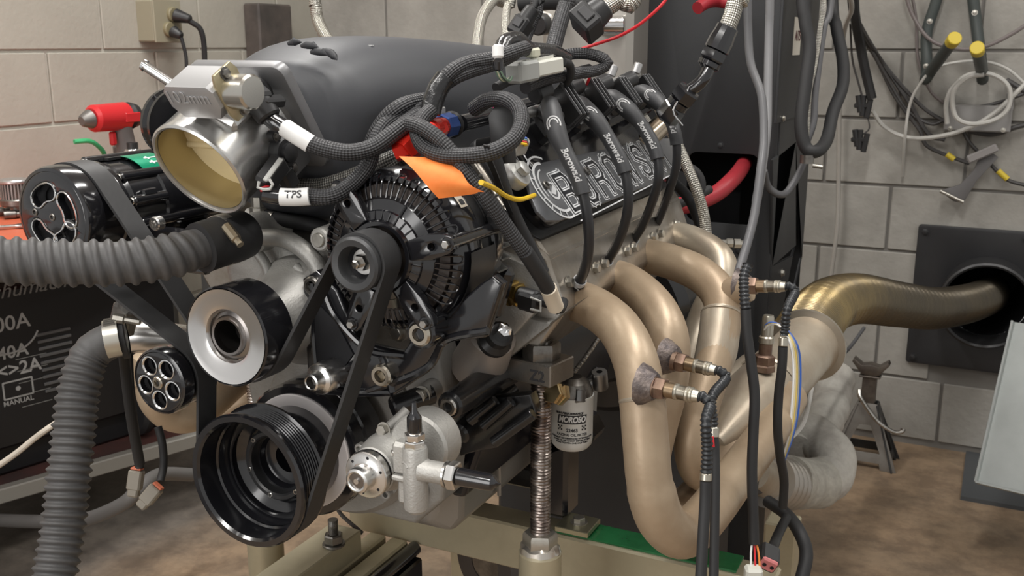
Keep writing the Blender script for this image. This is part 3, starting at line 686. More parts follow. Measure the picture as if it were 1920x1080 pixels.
# ================================================================== control cabinet
def cabinet():
    cx0, cx1 = -.02, .285; y0, y1 = 1.3, 1.66; zt = 1.75
    t = thing('control_cabinet', 'tall dark grey steel cabinet standing behind the engine', 'cabinet', ((cx0+cx1)/2, (y0+y1)/2, 0))
    def fz(px, py): return P(px, py, Y=y0)
    a = fz(1292, 290); b = fz(1432, 360)
    F = frame((0, y0, 0), (1, 0, 0), (0, 0, 1))
    hx0, hx1 = fz(1290, 300).x, fz(1425, 300).x; hz1 = fz(1380, 288).z; hz0 = fz(1380, 420).z
    obj('front_panel', tm(plate([[(cx0, .0), (cx1, .0), (cx1, zt), (cx0, zt)], rrect(hx0, hz0, hx1, hz1, .02)[::-1]], .006, .001), F), cabinetm, t)
    G = frame((cx1, 0, 0), (0, 1, 0), (0, 0, 1))
    def fy(px, py): return P(px, py, X=cx1)
    p1 = fy(1447, 300); p2 = fy(1490, 265); p3 = fy(1490, 460); p4 = fy(1445, 500); e = fy(1503, 480); f = fy(1490, 535)
    obj('side_panel', tm(plate([[(y0, 0), (y0+.10, 0), (y0+.10, f.z-.1), (y1-.06, f.z), (y1, e.z), (y1, zt), (y0, zt)],
                               [(p1.y, p1.z), (p2.y, p2.z), (p3.y, p3.z), (p3.y-.03, p3.z-.02), (p4.y, p4.z)][::-1]], .006, .001), G), cabinetm, t)
    d1, d2 = fy(1457, 100), fy(1502, 225)
    obj('access_door', M().box((cx1+.004, (d1.y+d2.y)/2+.0, 1.38), (.006, d2.y-d1.y, 2*(1.38-P(1455, 230, X=cx1).z)), ch=.001), cabinetm, t)
    for px, py in ((1461, 222), (1495, 190)): obj('screw', bolt_hex(fy(px, py)+V((.008, 0, 0)), (1, 0, 0), .005, .004), zinc, t)
    obj('back_panel', M().box(((cx0+cx1)/2, y1, zt/2+.2), (cx1-cx0, .006, zt-.4)), cabinetm, t, smooth=False)
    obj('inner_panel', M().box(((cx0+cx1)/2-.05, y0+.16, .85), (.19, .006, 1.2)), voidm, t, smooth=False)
    obj('top_panel', M().box(((cx0+cx1)/2, (y0+y1)/2, zt), (cx1-cx0, y1-y0, .006)), cabinetm, t, smooth=False)
    obj('left_panel', M().box((cx0, (y0+y1)/2, zt/2), (.006, y1-y0, zt)), cabinetm, t, smooth=False)
    for px, py, X in ((1352, 272, None), (1385, 470, None)): obj('rivet', bolt_hex(fz(px, py)+V((0, -.003, 0)), (0, -1, 0), .005, .004), cabinetm, t)
    obj('bolt', bolt_hex(fy(1463, 512)+V((.003, 0, 0)), (1, 0, 0), .007, .006), zinc, t)
    c = fy(1489, 68); G2 = frame(c+V((.008, 0, 0)), (0, 1, 0), (0, 0, 1))
    obj('paper_label', M().box(c+V((.008, -.01, 0)), (.001, .075, .075)), mat('cream_label', (.62, .58, .50), .6), t, smooth=False)
    obj('handwriting', tm(text('A/75', .03, .0003, shear=.2), frame(c+V((.0092, -.008, 0)), (0, 1, 0), (0, 0, 1))), mat('dark_marker', (.10, .03, .03), .6), t, smooth=False)
    obj('base_rail', M().box((cx1+.02, y0-.05, .36), (.05, .5, .06), Matrix.Rotation(-.35, 3, 'X'), ch=.004), cabinetm, t)
cabinet()
single('cabinet_hose', M().tube([P(1160, 345, d=1.8), P(1260, 385, d=1.85), P(1330, 370, d=1.9), P(1375, 335, d=1.95), P(1400, 300, d=2.15)], .016, 14), redh, 'dark red hose passing into the cabinet opening', 'hose')
single('upper_red_hose', M().tube([P(1308, 15, d=1.9), P(1325, 5, d=1.92), P(1345, 2, d=1.95), P(1375, 8, d=1.95)], .012, 12), redh, 'short dark red hose at the top of the cabinet', 'hose')
# dark machinery below the cabinet (absorber housing) seen between engine and headers
def absorber():
    c = V((.03, 1.08, .41)); t = thing('dyno_absorber', 'black round machine housing behind the engine, half hidden by the headers', 'machine', (c.x, c.y, .0))
    obj('drum', M().lathe([(0, -.12), (.17, -.12), (.185, -.10), (.185, .10), (.17, .12), (0, .12)], c+V((0, 0, .33)), (0, 1, 0), 48), powder, t)
    obj('pedestal', M().box((c.x, c.y, .32), (.46, .18, .64), ch=.01), cabinetm, t)
    obj('round_cover', M().lathe([(.0, -.02), (.11, -.02), (.12, 0), (.12, .01)], c+V((0, -.12, .33)), (0, 1, 0), 40), satin, t)
absorber()
# tank behind the intake
def tank():
    a = P(1012, 60, Y=1.1); b = P(1183, 60, Y=1.1); cx = (a.x+b.x)/2; w_ = b.x-a.x
    t = thing('expansion_tank', 'tall brushed aluminium coolant tank standing behind the intake', 'tank', (cx, 1.16, 1.0))
    al = mat('brushed_tank_aluminium', (.42, .40, .365), .42, .6, (.36, .34, .31), 4, stretch=(1, 1, .15))
    obj('tank_body', M().box((cx, 1.16, 1.25), (w_, .11, .62), ch=.012), al, t)
    c = P(1030, 40, Y=1.10); obj('side_port', M().cyl(c+V((.01, .0, 0)), c+V((.01, -.05, -.005)), .022, ch=.004), al, t)
    obj('port_cap', M().cyl(c+V((.01, -.05, -.005)), c+V((.008, -.075, -.008)), .0205, ch=.003), plastic, t)
    c = P(1150, 48, Y=1.10); obj('outlet_pipe', M().cyl(c+V((-.02, -.02, 0)), c+V((.02, .0, 0)), .020, ch=.002), polish, t)
tank()
# ================================================================== ENGINE: block, heads, covers (crank axis along Y at x=0, z=.8)
CK = (0, .80); ALT = (.151, 1.054); WP = (-.002, .966); SM = (-.103, .901); CP = (-.2335, 1.074)
eng = thing('engine', 'aluminium V8 engine with black valve covers and a cast front cover on the stand', 'engine', (0, .48, .62))
def bank(s):
    """frame of a bank: x along the engine, y up the cover face towards the valley, z out of the face"""
    return frame((.215*s, 0, 1.060), (0, 1, 0), (-.6*s, 0, .8))
BK = bank(1)
# block
blk = M()
blk.prism([(-.13, .70), (.13, .70), (.165, .80), (.175, .90), (.10, 1.03), (-.10, 1.03), (-.175, .90), (-.165, .80)], frame((0, .25, 0), (1, 0, 0), (0, 0, 1)), 0, -.49)
obj('engine_block', blk, mat('black_block_paint', (.013, .013, .018), .3, 0, coat=.2), eng, bevel=.006)
for s in (-1, 1):
    B = bank(s)
    # cylinder head body under the cover
    hd = M(); pr = [(.120*s, 1.00), (.232*s, .905), (.272*s, .965), (.250*s, 1.025), (.222*s, 1.048), (.155*s, 1.135), (.10*s, 1.10)]
    hd.prism(pr, frame((0, .235, 0), (1, 0, 0), (0, 0, 1)), 0, -.505)
    obj('cylinder_head', hd, mat('machined_head_aluminium', (.46, .43, .39), .3, .8, (.33, .29, .24), 16, rvar=.08), eng, bevel=.004)
    # cover rail (gasket ledge) and cover
    F = frame((.222*s, 0, 1.048), (0, 1, 0), (-.6*s, 0, .8))
    hh = .128
    def lid(x0, x1, y0, y1, r): return rrect(x0, y0, x1, y1, r, 6)
    obj('cover_flange', tm(plate([lid(.242, .745, -.012, hh, .02)], .012, .002), F @ Matrix.Translation((0, 0, -.002 if s > 0 else .002))), satin, eng)
    sg = 1 if F.to_3x3().col[2].x*s > 0 else -1
    cov = M(); cov.merge(plate([lid(.252, .738, -.004, hh-.008, .030)], .045, .009, 3), F @ Matrix.Translation((0, 0, sg*.020)))
    vc = obj('valve_cover', cov, gloss, eng)
    if s > 0: VF = frame((.222, 0, 1.048), (0, 1, 0), (-.6, 0, .8)); VS = sg; vcr = vc
# plaque on the visible cover
def vf(px, py, h=.0):
    """point of the cover face plane under a pixel"""
    F = VF @ Matrix.Translation((0, 0, VS*(.0425+h))); n = F.to_3x3().col[2]; o = F.translation
    r = P(px, py, d=1.0)-CAM; return CAM+r*((o-CAM).dot(n)/r.dot(n))
def vl(px, py):
    q = VF.inverted() @ vf(px, py); return (q.x, q.y)
PL = [vl(*p) for p in ((985, 340), (990, 322), (1012, 308), (1035, 303), (1048, 300), (1228, 262), (1262, 262), (1274, 318), (1262, 330), (1045, 417), (1020, 417), (1003, 400), (990, 372))]
PF = VF @ Matrix.Translation((0, 0, VS*.0445))
pq = obj('cover_plaque', tm(plate([PL], .004, .0008), PF), plaqm, vcr)
FT = VF @ Matrix.Translation((0, 0, VS*.0468))
if VS < 0: pass
def on_face(m2, px0, py0, px1, py1, h=.0468):
    """place 2D mesh with its x axis running from one pixel to another on the cover face"""
    F = VF @ Matrix.Translation((0, 0, VS*h)); a = vf(px0, py0); b = vf(px1, py1); n = F.to_3x3().col[2]*VS
    a += n*(h-.0425); x = (b-a).normalized(); y = n.cross(x); G = frame(a, x, y); return tm(m2, G), (b-a).length
# BOROWSKI letters: outlined, dark filled, condensed
GL = {'B': [((0, 0), (0, 1)), ((0, 1), (.8, 1)), ((.8, 1), (1, .85)), ((1, .85), (1, .64)), ((1, .64), (.8, .5)), ((0, .5), (.8, .5)), ((.8, .5), (1, .36)), ((1, .36), (1, .15)), ((1, .15), (.8, 0)), ((.8, 0), (0, 0))],
 'O': [((.25, 0), (0, .14)), ((0, .14), (0, .86)), ((0, .86), (.25, 1)), ((.25, 1), (.75, 1)), ((.75, 1), (1, .86)), ((1, .86), (1, .14)), ((1, .14), (.75, 0)), ((.75, 0), (.25, 0))],
 'R': [((0, 0), (0, 1)), ((0, 1), (.8, 1)), ((.8, 1), (1, .85)), ((1, .85), (1, .62)), ((1, .62), (.8, .48)), ((0, .48), (.8, .48)), ((.7, .48), (1, .3)), ((1, .3), (1, 0))],
 'W': [((0, 1), (.2, 0)), ((.2, 0), (.5, .62)), ((.5, .62), (.8, 0)), ((.8, 0), (1, 1))],
 'S': [((1, .78), (1, .88)), ((1, .88), (.75, 1)), ((.75, 1), (.25, 1)), ((.25, 1), (0, .86)), ((0, .86), (0, .66)), ((0, .66), (1, .36)), ((1, .36), (1, .14)), ((1, .14), (.75, 0)), ((.75, 0), (.25, 0)), ((.25, 0), (0, .14)), ((0, .14), (0, .24))],
 'K': [((0, 0), (0, 1)), ((0, .42), (1, 1)), ((.3, .55), (1, 0))], 'I': [((.5, 0), (.5, 1))]}
def letters():
    a = vf(1052, 372); b = vf(1246, 288); L = (b-a).length
    n = (VF.to_3x3().col[2]*VS).normalized(); x = (b-a).normalized(); y = n.cross(x); G = frame(a, x, y); R = G.to_3x3()
    cw = L/7.6; H = .046; z0 = -H/2+.003
    for (sw, mt, h, nm) in ((.0162, etch, .0045, 'letter_outline'), (.0126, plaqd, .0050, 'letter_gap'), (.0102, etch, .0055, 'letter_body'), (.0054, plaqd, .0060, 'letter_fill')):
        cx = 0
        for ch in 'BOROWSKI':
            m = M(); w = cw*(.30 if ch == 'I' else .56 if ch != 'W' else .72); adv = w+cw*.42
            for (p, q) in GL[ch]:
                P0 = V((cx+p[0]*w, z0+p[1]*H, h)); P1 = V((cx+q[0]*w, z0+q[1]*H, h)); d = (P1-P0); l = d.length; an = math.atan2(d.y, d.x)
                m.box(G @ ((P0+P1)/2), (l+sw*.72, sw*.80, .0008), R @ Matrix.Rotation(an, 3, 'Z'))
            obj(nm, m, mt, vcr, smooth=False); cx += adv
    for dy, w in ((-.034, .0016),):
        obj('letter_rule', M().box(G @ V((L*.5, dy, .0047)), (L*1.0, w, .0006), R), etch, vcr, smooth=False)
letters()
def dial():
    c = vf(1030, 355); n = (VF.to_3x3().col[2]*VS).normalized(); x = (vf(1236, 285)-vf(1062, 362)).normalized(); y = n.cross(x)
    G = frame(c+n*.0047, x, y)
    def arc(r0, r1, a0, a1):
        a0, a1 = math.radians(a0), math.radians(a1); k = 30
        return [(r0*math.cos(a0+(a1-a0)*i/k), r0*math.sin(a0+(a1-a0)*i/k)) for i in range(k+1)]+[(r1*math.cos(a1-(a1-a0)*i/k), r1*math.sin(a1-(a1-a0)*i/k)) for i in range(k+1)]
    for r0, r1, a0, a1 in ((.0395, .042, 60, 290), (.030, .0335, 75, 285), (.023, .025, 95, 200)):
        obj('dial_arc', tm(plate([arc(r0, r1, a0, a1)], .0006), G), etch, vcr, smooth=False)
    for k in range(9):
        a = math.radians(110+k*21); q = G @ V((.0365*math.cos(a), .0365*math.sin(a), .0002)); obj('dial_tick', M().box(q, (.006, .0012, .0006), (G.to_3x3() @ Matrix.Rotation(a, 3, 'Z'))), etch, vcr, smooth=False)
    obj('dial_needle', tm(plate([[(-.012, -.006), (-.004, -.010), (.030, .012), (.028, .017)], ], .0008), G), etch, vcr, smooth=False)
    obj('dial_hub', tm(plate([circ(-.004, -.004, .012), circ(-.004, -.004, .009)[::-1]], .0008), G), etch, vcr, smooth=False)
dial()
for (px, py) in ((1017, 352), (1095, 325), (1155, 298), (1213, 283)):
    q = vf(px, py); n = VF.to_3x3().col[2]*VS; obj('cover_screw', bolt_sock(q+n*.0075, n, .0055, .005), darksteel, vcr)
# oil fill plug with hex
q = vf(962, 330); n = VF.to_3x3().col[2]*VS
obj('oil_plug', M().lathe([(0, -.004), (.0165, -.004), (.0175, .0), (.0175, .008), (.0165, .010), (.010, .011), (0, .011)], q, n, 36), plug_alu, vcr)
obj('oil_plug_hex', bolt_hex(q+n*.0105, n, .0088, .008, False), plug_alu, vcr)
# rocker-cover side step (black round front corner) and exhaust flange face strip
F = frame((.236, 0, 1.030), (0, 1, 0), (-.45, 0, .9))
obj('head_rail', M().box((.238, .49, 1.028), (.03, .50, .014), Matrix.Rotation(math.radians(52), 3, 'Y'), ch=.003), mat('bright_head_edge', (.62, .58, .52), .25, .9, (.42, .37, .30), 18), eng)
for k in range(4):
    y = .302+.1127*k
    obj('plug_well', M().lathe([(.019, -.02), (.024, -.005), (.026, .004), (.022, .008), (.017, .002), (.017, -.02)], (.243, y+.018, .992), (.8, 0, .35), 24), mat('machined_head_aluminium', (.46, .43, .39), .3, .8), eng)
    for d in (-.038, .045):
        obj('header_bolt', bolt_hex((.262, y+d, .992), (.85, 0, .1), .006, .007), zinc, eng)
# front faces of the head and block casting with ribs (seen between alternator and header)
def frontcast():
    pl = [P(x, y, Y=.225) for x, y in ((905, 500), (935, 470), (1010, 500), (1035, 555), (975, 620), (905, 690), (868, 662), (900, 600), (940, 560))]
    F = frame(pl[0], (1, 0, 0), (0, 0, 1)); Fi = F.inverted()
    obj('head_end_face', tm(plate([[tuple((Fi @ q)[:2]) for q in pl]], .02, .002), F), cast, eng)
    pl = [P(x, y, Y=.235) for x, y in ((858, 662), (930, 575), (1040, 600), (1095, 560), (905, 712))]
    obj('deck_casting', tm(plate([[tuple((Fi @ q)[:2]) for q in pl]], .03, .002), F @ Matrix.Translation((0, 0, -.01))), castd, eng)
    c = P(905, 665, Y=.215); e = P(928, 625, Y=.215)
    obj('block_boss', M().cyl(P(895, 690, Y=.23), P(925, 625, Y=.20), .034, .028, 24, ch=.004), mat('warm_cast_aluminium', (.40, .36, .33), .5, .5, bump=.2, bscale=300), eng)
    a = P(925, 640, Y=.185); b = P(947, 618, Y=.17); d = (b-a).normalized()
    obj('drain_fitting', M().lathe([(0, 0), (.020, 0), (.020, .006), (.015, .012), (.015, .022), (.012, .024), (0, .024)], a, d, 28), satin, eng)
    obj('drain_fitting_nut', M().lathe([(.0085, .022), (.0085, .034), (.005, .036), (.005, .026), (0, .026)], a, d, 6), polish, eng)
frontcast()
# timing cover and water pump castings
def front_cover():
    F = frame((0, .205, 0), (1, 0, 0), (0, 0, 1))
    obj('timing_cover', tm(plate([[(-.13, .72), (-.10, .69), (.10, .69), (.14, .73), (.155, .84), (.13, .93), (.07, 1.0), (-.07, 1.0), (-.13, .93), (-.15, .84)]], .05, .006, 2), F), castd, eng)
    obj('seal_ring', M().lathe([(.04, -.01), (.105, -.01), (.112, .0), (.112, .03), (.04, .03)], (0, .175, .80), (0, 1, 0), 48), castd, eng)
    for x, z in ((.11, .74), (.135, .80), (.13, .87), (.10, .94)):
        obj('cover_boss', M().cyl((x, .19, z), (x, .155, z), .013, .011, 20, ch=.002), castd, eng)
        obj('cover_bolt', bolt_hex((x, .156, z), (0, -1, 0), .008, .008), zinc, eng)
front_cover()
wp = thing('water_pump', 'cast aluminium water pump housing between throttle body and alternator', 'water pump', (0, .12, .93))
def wpump():
    Y1, Y0 = .185, .085
    def pp(L, Y): 
        F = frame((0, Y, 0), (1, 0, 0), (0, 0, 1)); out = []
        for x, y in L: q = P(x, y, Y=Y); out.append((q.x, q.z))
        return F, out
    F, l = pp(((455, 440), (500, 425), (560, 440), (610, 480), (625, 540), (600, 590), (560, 630), (520, 640), (470, 560), (450, 500)), .14)
    obj('pump_body', tm(plate([l], .06, .012, 3), F), cast, wp)
    # volute dome and scooped pocket
    c = V((.0, .10, .966)); obj('bearing_boss', M().lathe([(.024, -.085), (.028, -.06), (.045, -.02), (.062, .0), (.066, .03), (.04, .05)], c, (0, 1, 0), 40), cast, wp)
    for pts, r in ((((480, 445), (540, 450), (590, 490), (605, 540)), .010), (((598, 500), (560, 530), (520, 565), (490, 590)), .006), (((480, 470), (500, 500), (510, 550)), .006), (((555, 500), (575, 520), (600, 560)), .006)):
        obj('casting_rib', M().tube([P(x, y, Y=.095) for x, y in pts], r, 12), cast, wp)
    obj('outlet_neck', M().tube([P(540, 430, Y=.14), P(500, 425, Y=.12), P(468, 432, Y=.10), P(440, 443, Y=.09)], lambda s, T: .019, 24), cast, wp)
    for px, py in ((478, 452), (598, 450)):
        q = P(px, py, Y=.09); obj('screw_boss', M().cyl(q, q+V((0, .04, 0)), .013, .015, 20, ch=.002), cast, wp); obj('plug', M().cyl(q+V((0, -.003, 0)), q, .008, ch=.001), zinc, wp)
    # lower inlet snout to the left
    a = P(300, 632, Y=.13); b = P(240, 635, Y=.11)
    obj('inlet_snout', M().tube([P(360, 640, Y=.14), P(310, 634, Y=.13), P(262, 632, Y=.115), P(232, 634, Y=.105)], .0198, 28), mach, wp)
    # crossover pipe by the throttle body
    obj('crossover_casting', M().tube([P(470, 415, Y=.16), P(520, 405, Y=.17), P(600, 412, Y=.17), P(640, 425, Y=.18)], .016, 16), cast, wp)
    obj('lower_pipe', M().tube([P(520, 590, Y=.15), P(560, 625, Y=.15), P(600, 640, Y=.15)], .012, 14), mach, wp)
    obj('lower_pipe', M().tube([P(500, 655, Y=.16), P(560, 632, Y=.16), P(600, 628, Y=.16)], .009, 14), mach, wp)
wpump()
single('heater_hose', M().tube([P(497, 405, Y=.12), P(530, 412, Y=.125), P(580, 420, Y=.13), P(612, 428, Y=.14)], .0085, 12), rubber, 'short black hose between pump crossover and alternator top', 'hose')
fit = thing('coolant_fitting', 'tan zinc fitting standing under the throttle body', 'fitting', P(487, 405, Y=.12))
q = P(487, 408, Y=.12); obj('fitting_body', M().lathe([(0, 0), (.011, 0), (.011, .012), (.009, .013), (.009, .024), (0, .024)], q, (0, 0, 1), 8), zinc, fit)
obj('fitting_barb', M().cyl(q+V((.0, 0, .006)), q+V((.02, 0, .002)), .006), zinc, fit)

# oil pan and sump
def oilpan():
    F = frame((0, 0, 0), (0, 1, 0), (0, 0, 1)); pn = mat('oil_pan_aluminium', (.33, .315, .29), .45, .55, bump=.12, bscale=200)
    m = M()
    secs = []
    for y, zb, w in ((.235, .665, .10), (.26, .645, .125), (.55, .645, .125), (.60, .60, .125), (.75, .60, .12)):
        secs.append([V((-w, y, .745)), V((w, y, .745)), V((w*.97, y, zb+.02)), V((w*.85, y, zb)), V((-w*.85, y, zb)), V((-w*.97, y, zb+.02))])
    vs = [v for s_ in secs for v in s_]; n = 6; fs = [[0, 1, 2, 3, 4, 5], [24+k for k in range(6)][::-1]]
    for i in range(4):
        for k in range(n): fs.append([i*n+k, i*n+(k+1) % n, (i+1)*n+(k+1) % n, (i+1)*n+k])
    m.add(vs, fs); obj('oil_pan', m, pn, eng, bevel=.006)
    obj('pan_rail', M().box((0, .49, .748), (.275, .51, .012), ch=.002), satin, eng)
    obj('pan_rib', M().tube([V((.126, .33, .74)), V((.128, .35, .71)), V((.127, .355, .66))], .003, 6), pn, eng)
    obj('pan_rib', M().tube([V((.126, .37, .74)), V((.128, .352, .71)), ], .003, 6), pn, eng)
    # black block skirt mount plate with gussets right of the pump
    for (px, py, px2, py2, r) in ((800, 740, 905, 665, .016), (860, 815, 960, 730, .013)):
        obj('block_rib', M().cyl(P(px, py, Y=.19), P(px2, py2, Y=.30), r, ch=.003), powder, eng)
    q = P(842, 762, Y=.12); obj('dog_bone_tube', M().cyl(q, q+V((.0, .15, .0)), .0155, .020, ch=.003), powder, eng)
    obj('mount_bolt', bolt_sock(q+V((0, -.004, 0)), (0, -1, 0), .0105, .008), steel, eng)
    q = P(905, 699, Y=.2); obj('small_screw', bolt_sock(q, (0, -1, 0), .006, .008), brass, eng)
    pl = [P(x, y, Y=.22) for x, y in ((868, 800), (905, 745), (1000, 735), (1010, 770), (935, 835), (905, 840), (870, 850))]
    F = frame(pl[0], (1, 0, 0), (0, 0, 1)); Fi = F.inverted()
    obj('mount_bracket', tm(plate([[tuple((Fi @ q)[:2]) for q in pl]], .02, .002), F), powder, eng)
    for a, b in (((880, 790), (930, 750)), ((905, 800), (960, 752)), ((925, 830), (1000, 775))):
        obj('bracket_gusset', M().cyl(P(*a, Y=.19), P(*b, Y=.20), .007, ch=.001), powder, eng)
    q = P(735, 765, Y=.13); obj('block_tab', M().cyl(q, q+V((.03, .04, .01)), .013, ch=.002), powder, eng)
oilpan()

# ---------------------------------------------------------------- intake manifold
def manifold():
    t = thing('intake_manifold', 'large matte charcoal intake plenum arching over the engine valley', 'intake manifold', (0, .40, 1.05))
    # (Y, centre x, half width, z bottom, z top)
    S = [(.105, -.028, .012, 1.158, 1.180), (.107, -.028, .055, 1.100, 1.225), (.120, -.028, .082, 1.076, 1.240), (.150, -.030, .100, 1.062, 1.252), (.20, -.032, .112, 1.064, 1.264), (.27, -.025, .118, 1.066, 1.268),
         (.35, -.018, .122, 1.068, 1.266), (.45, -.010, .122, 1.070, 1.261), (.55, -.005, .118, 1.070, 1.254), (.63, 0, .110, 1.070, 1.246), (.68, 0, .09, 1.08, 1.225), (.70, 0, .05, 1.10, 1.18), (.703, 0, .01, 1.13, 1.15)]
    seg = 48; vs = []; fs = []; RS = []
    for i in range(len(S)-1):
        for k in range(4):
            u = k/4; p0 = S[max(i-1, 0)]; p1 = S[i]; p2 = S[i+1]; p3 = S[min(i+2, len(S)-1)]
            if i < 3 or i > 9: RS.append(tuple(a+(b-a)*u for a, b in zip(p1, p2)))
            else: RS.append(tuple(catmull(p0[j], p1[j], p2[j], p3[j], u) for j in range(5)))
    RS.append(S[-1])
    for (y, cx, hw, zb, zt) in RS:
        cz = (zb+zt)/2; hz = (zt-zb)/2
        for k in range(seg):
            a = 2*PI*k/seg; c, s = math.cos(a), math.sin(a); e = .72
            x = cx+hw*math.copysign(abs(c)**e, c); z = cz+hz*math.copysign(abs(s)**e, s)
            if z < cz: x = cx+(x-cx)*(1+.10*(cz-z)/max(hz, .01)*min(1, max(0, (y-.2)/.2)))
            # shallow scoop in the lower right flank near the throttle end
            if x > cx and y < .36: x -= .030*max(0, 1-abs(z-1.13)/.06)*max(0, min(1, (y-.12)/.08))*max(0, 1-max(0, y-.24)/.10)
            vs.append(V((x, y, z)))
    n = len(RS)
    for i in range(n-1):
        for k in range(seg): fs.append([i*seg+k, i*seg+(k+1) % seg, (i+1)*seg+(k+1) % seg, (i+1)*seg+k])
    fs += [list(range(seg))[::-1], [(n-1)*seg+k for k in range(seg)]]
    obj('plenum', M().add(vs, fs), manif, t, angle=70)
    obj('runner_base', M().box((0, .47, 1.062), (.27, .47, .055), ch=.01), manif, t)
    for s in (-1, 1):
        for k in range(4):
            y = .31+.1127*k; obj('runner', M().tube([V((.07*s, y, 1.10)), V((.115*s, y, 1.09)), V((.135*s, y, 1.055)), V((.14*s, y, 1.03))], .024, 18), manif, t)
    # raised scroll strokes on the crown
    def top(px, py):
        # intersect with the crown by marching
        r = (P(px, py, d=1.0)-CAM); s = .9; 
        return None
    pts = [((540, 76), (552, 72), (566, 73)), ((565, 80), (582, 78), (598, 84)), ((583, 92), (600, 90), (615, 98)), ((600, 88), (618, 92), (632, 106))]
    for L in pts:
        q = [surf_hit(x, y) for x, y in L]
        obj('raised_stroke', M().tube([a+V((0, 0, -.0034)) for a in q], lambda s, T: .0042*math.sin(PI*min(1, max(.05, s/T)))**.5+.0004, 12), mat('dark_scroll_paint', (.03, .031, .035), .55), t)
    q = surf_hit(695, 85); obj('fleck', M().box(q, (.006, .004, .0008)), white, t, smooth=False)
    return t
def surf_hit(px, py):
    """point on the plenum crown (superellipse sections) under a pixel"""
    r = P(px, py, d=1.0)-CAM; s = .85
    while s < 1.9:
        q = CAM+r*s; y = q.y
        if .12 < y < .65:
            cx, hw, zb, zt = -.028, .112, 1.064, 1.2655-max(0, y-.3)*.07
            e = 2/.72; f = (abs(q.x-cx)/hw)**e+(abs(q.z-(zb+zt)/2)/((zt-zb)/2))**e
            if f < 1: return q
        s += .003
    return CAM+r*1.2
manifold()
# ================================================================== FRONT DRIVE
AY = (0, 1, 0)
def ylathe(prof, x, z, seg=56, close=False): return M().lathe(prof, (x, 0, z), AY, seg, close=close)
def crank_pulley():
    x, z = CK; t = thing('crank_pulley', 'deep black crankshaft pulley with a ribbed rim, lowest on the engine front', 'pulley', (x, .05, z-.08))
    prof = [(.066, .003), (.0685, 0), (.0745, 0), (.0765, .003), (.0765, .006)]
    y = .008
    for k in range(8): prof += [(.0745, y), (.0715, y+.0018), (.0745, y+.0036)]; y += .0037
    prof += [(.0765, y+.001), (.0765, y+.004), (.073, y+.006), (.056, y+.006), (.056, .050), (.064, .044), (.064, .030), (.066, .028)]
    obj('ribbed_rim', ylathe(prof, x, z, close=True), gloss, t, angle=25)
    obj('cup', ylathe([(.063, .030), (.058, .050), (.046, .058), (.046, .062), (.032, .062), (.030, .070), (.017, .072), (.017, .10), (0, .10)], x, z), gloss, t, angle=25)
    obj('hub_step', ylathe([(.034, .050), (.036, .048), (.040, .048), (.042, .050), (.042, .062), (.034, .062)], x, z, close=True), satin, t)
    obj('drum', ylathe([(.053, .040), (.0565, .042), (.0565, .092), (.050, .096)], x, z), gloss, t)
    obj('silver_ring', ylathe([(.055, .093), (.056, .0915), (.0685, .0915), (.0695, .093), (.0695, .10), (.055, .10)], x, z, close=True), mat('turned_aluminium_ring', (.80, .76, .755), .42, .15), t, label='silver turned ring')
    obj('damper', ylathe([(.068, .098), (.070, .095), (.078, .095), (.0805, .098), (.0805, .112), (.078, .114), (.078, .118), (.0805, .120), (.0805, .150), (.078, .153), (.04, .153), (.04, .11)], x, z), gloss, t, angle=25)
    for k in range(6):
        a = 2*PI*k/6+.3; obj('glint_stud', bolt_sock((x+.038*math.cos(a), .0475, z+.038*math.sin(a)), (0, -1, 0), .0032, .004), steel, t)  # small steel studs standing in for bright reflections inside the cup
crank_pulley()
def wp_pulley():
    x, z = WP; t = thing('water_pump_pulley', 'smooth black pulley with a polished silver face and open hub', 'pulley', (x, .01, z-.052))
    obj('pulley_rim', ylathe([(.0505, -.011), (.0520, -.013), (.0535, -.011), (.0535, .030), (.050, .032), (.046, .030), (.046, -.004), (.050, -.008)], x, z, close=True), gloss, t)
    obj('polished_face', ylathe([(.027, -.006), (.029, -.009), (.034, -.0105), (.044, -.011), (.0505, -.0125), (.0505, -.006), (.028, .0)], x, z, close=True), mat('machined_face', (.72, .71, .70), .22, 1., aniso=.85), t)
    obj('hub_ring', ylathe([(.0165, -.004), (.0175, -.010), (.020, -.0105), (.022, -.006), (.0265, -.004), (.027, .01), (.0165, .01)], x, z, close=True), mat('dark_machined_hub', (.26, .24, .23), .28, 1.), t)
    obj('shaft_bore', ylathe([(.0165, -.003), (.0155, .02), (0, .021)], x, z), mat('dark_bore', (.05, .045, .043), .3, .8), t)
wp_pulley()
def kidney(cx, cy, a0, a1, r0, r1, n=10):
    """arc slot with round ends"""
    rm = (r0+r1)/2; w = (r1-r0)/2; out = []
    for k in range(n+1): a = a0+(a1-a0)*k/n; out.append((cx+r1*math.cos(a), cy+r1*math.sin(a)))
    e = (cx+rm*math.cos(a1), cy+rm*math.sin(a1))
    for k in range(1, 6): b = a1+PI*k/6; out.append((e[0]+w*math.cos(b), e[1]+w*math.sin(b)))
    for k in range(n+1): a = a1+(a0-a1)*k/n; out.append((cx+r0*math.cos(a), cy+r0*math.sin(a)))
    e = (cx+rm*math.cos(a0), cy+rm*math.sin(a0))
    for k in range(1, 6): b = a0+PI+PI*k/6; out.append((e[0]+w*math.cos(b), e[1]+w*math.sin(b)))
    return out
FR = Matrix(((1, 0, 0, 0), (0, 0, -1, 0), (0, 1, 0, 0), (0, 0, 0, 1)))   # local xy -> world xz, z -> -y
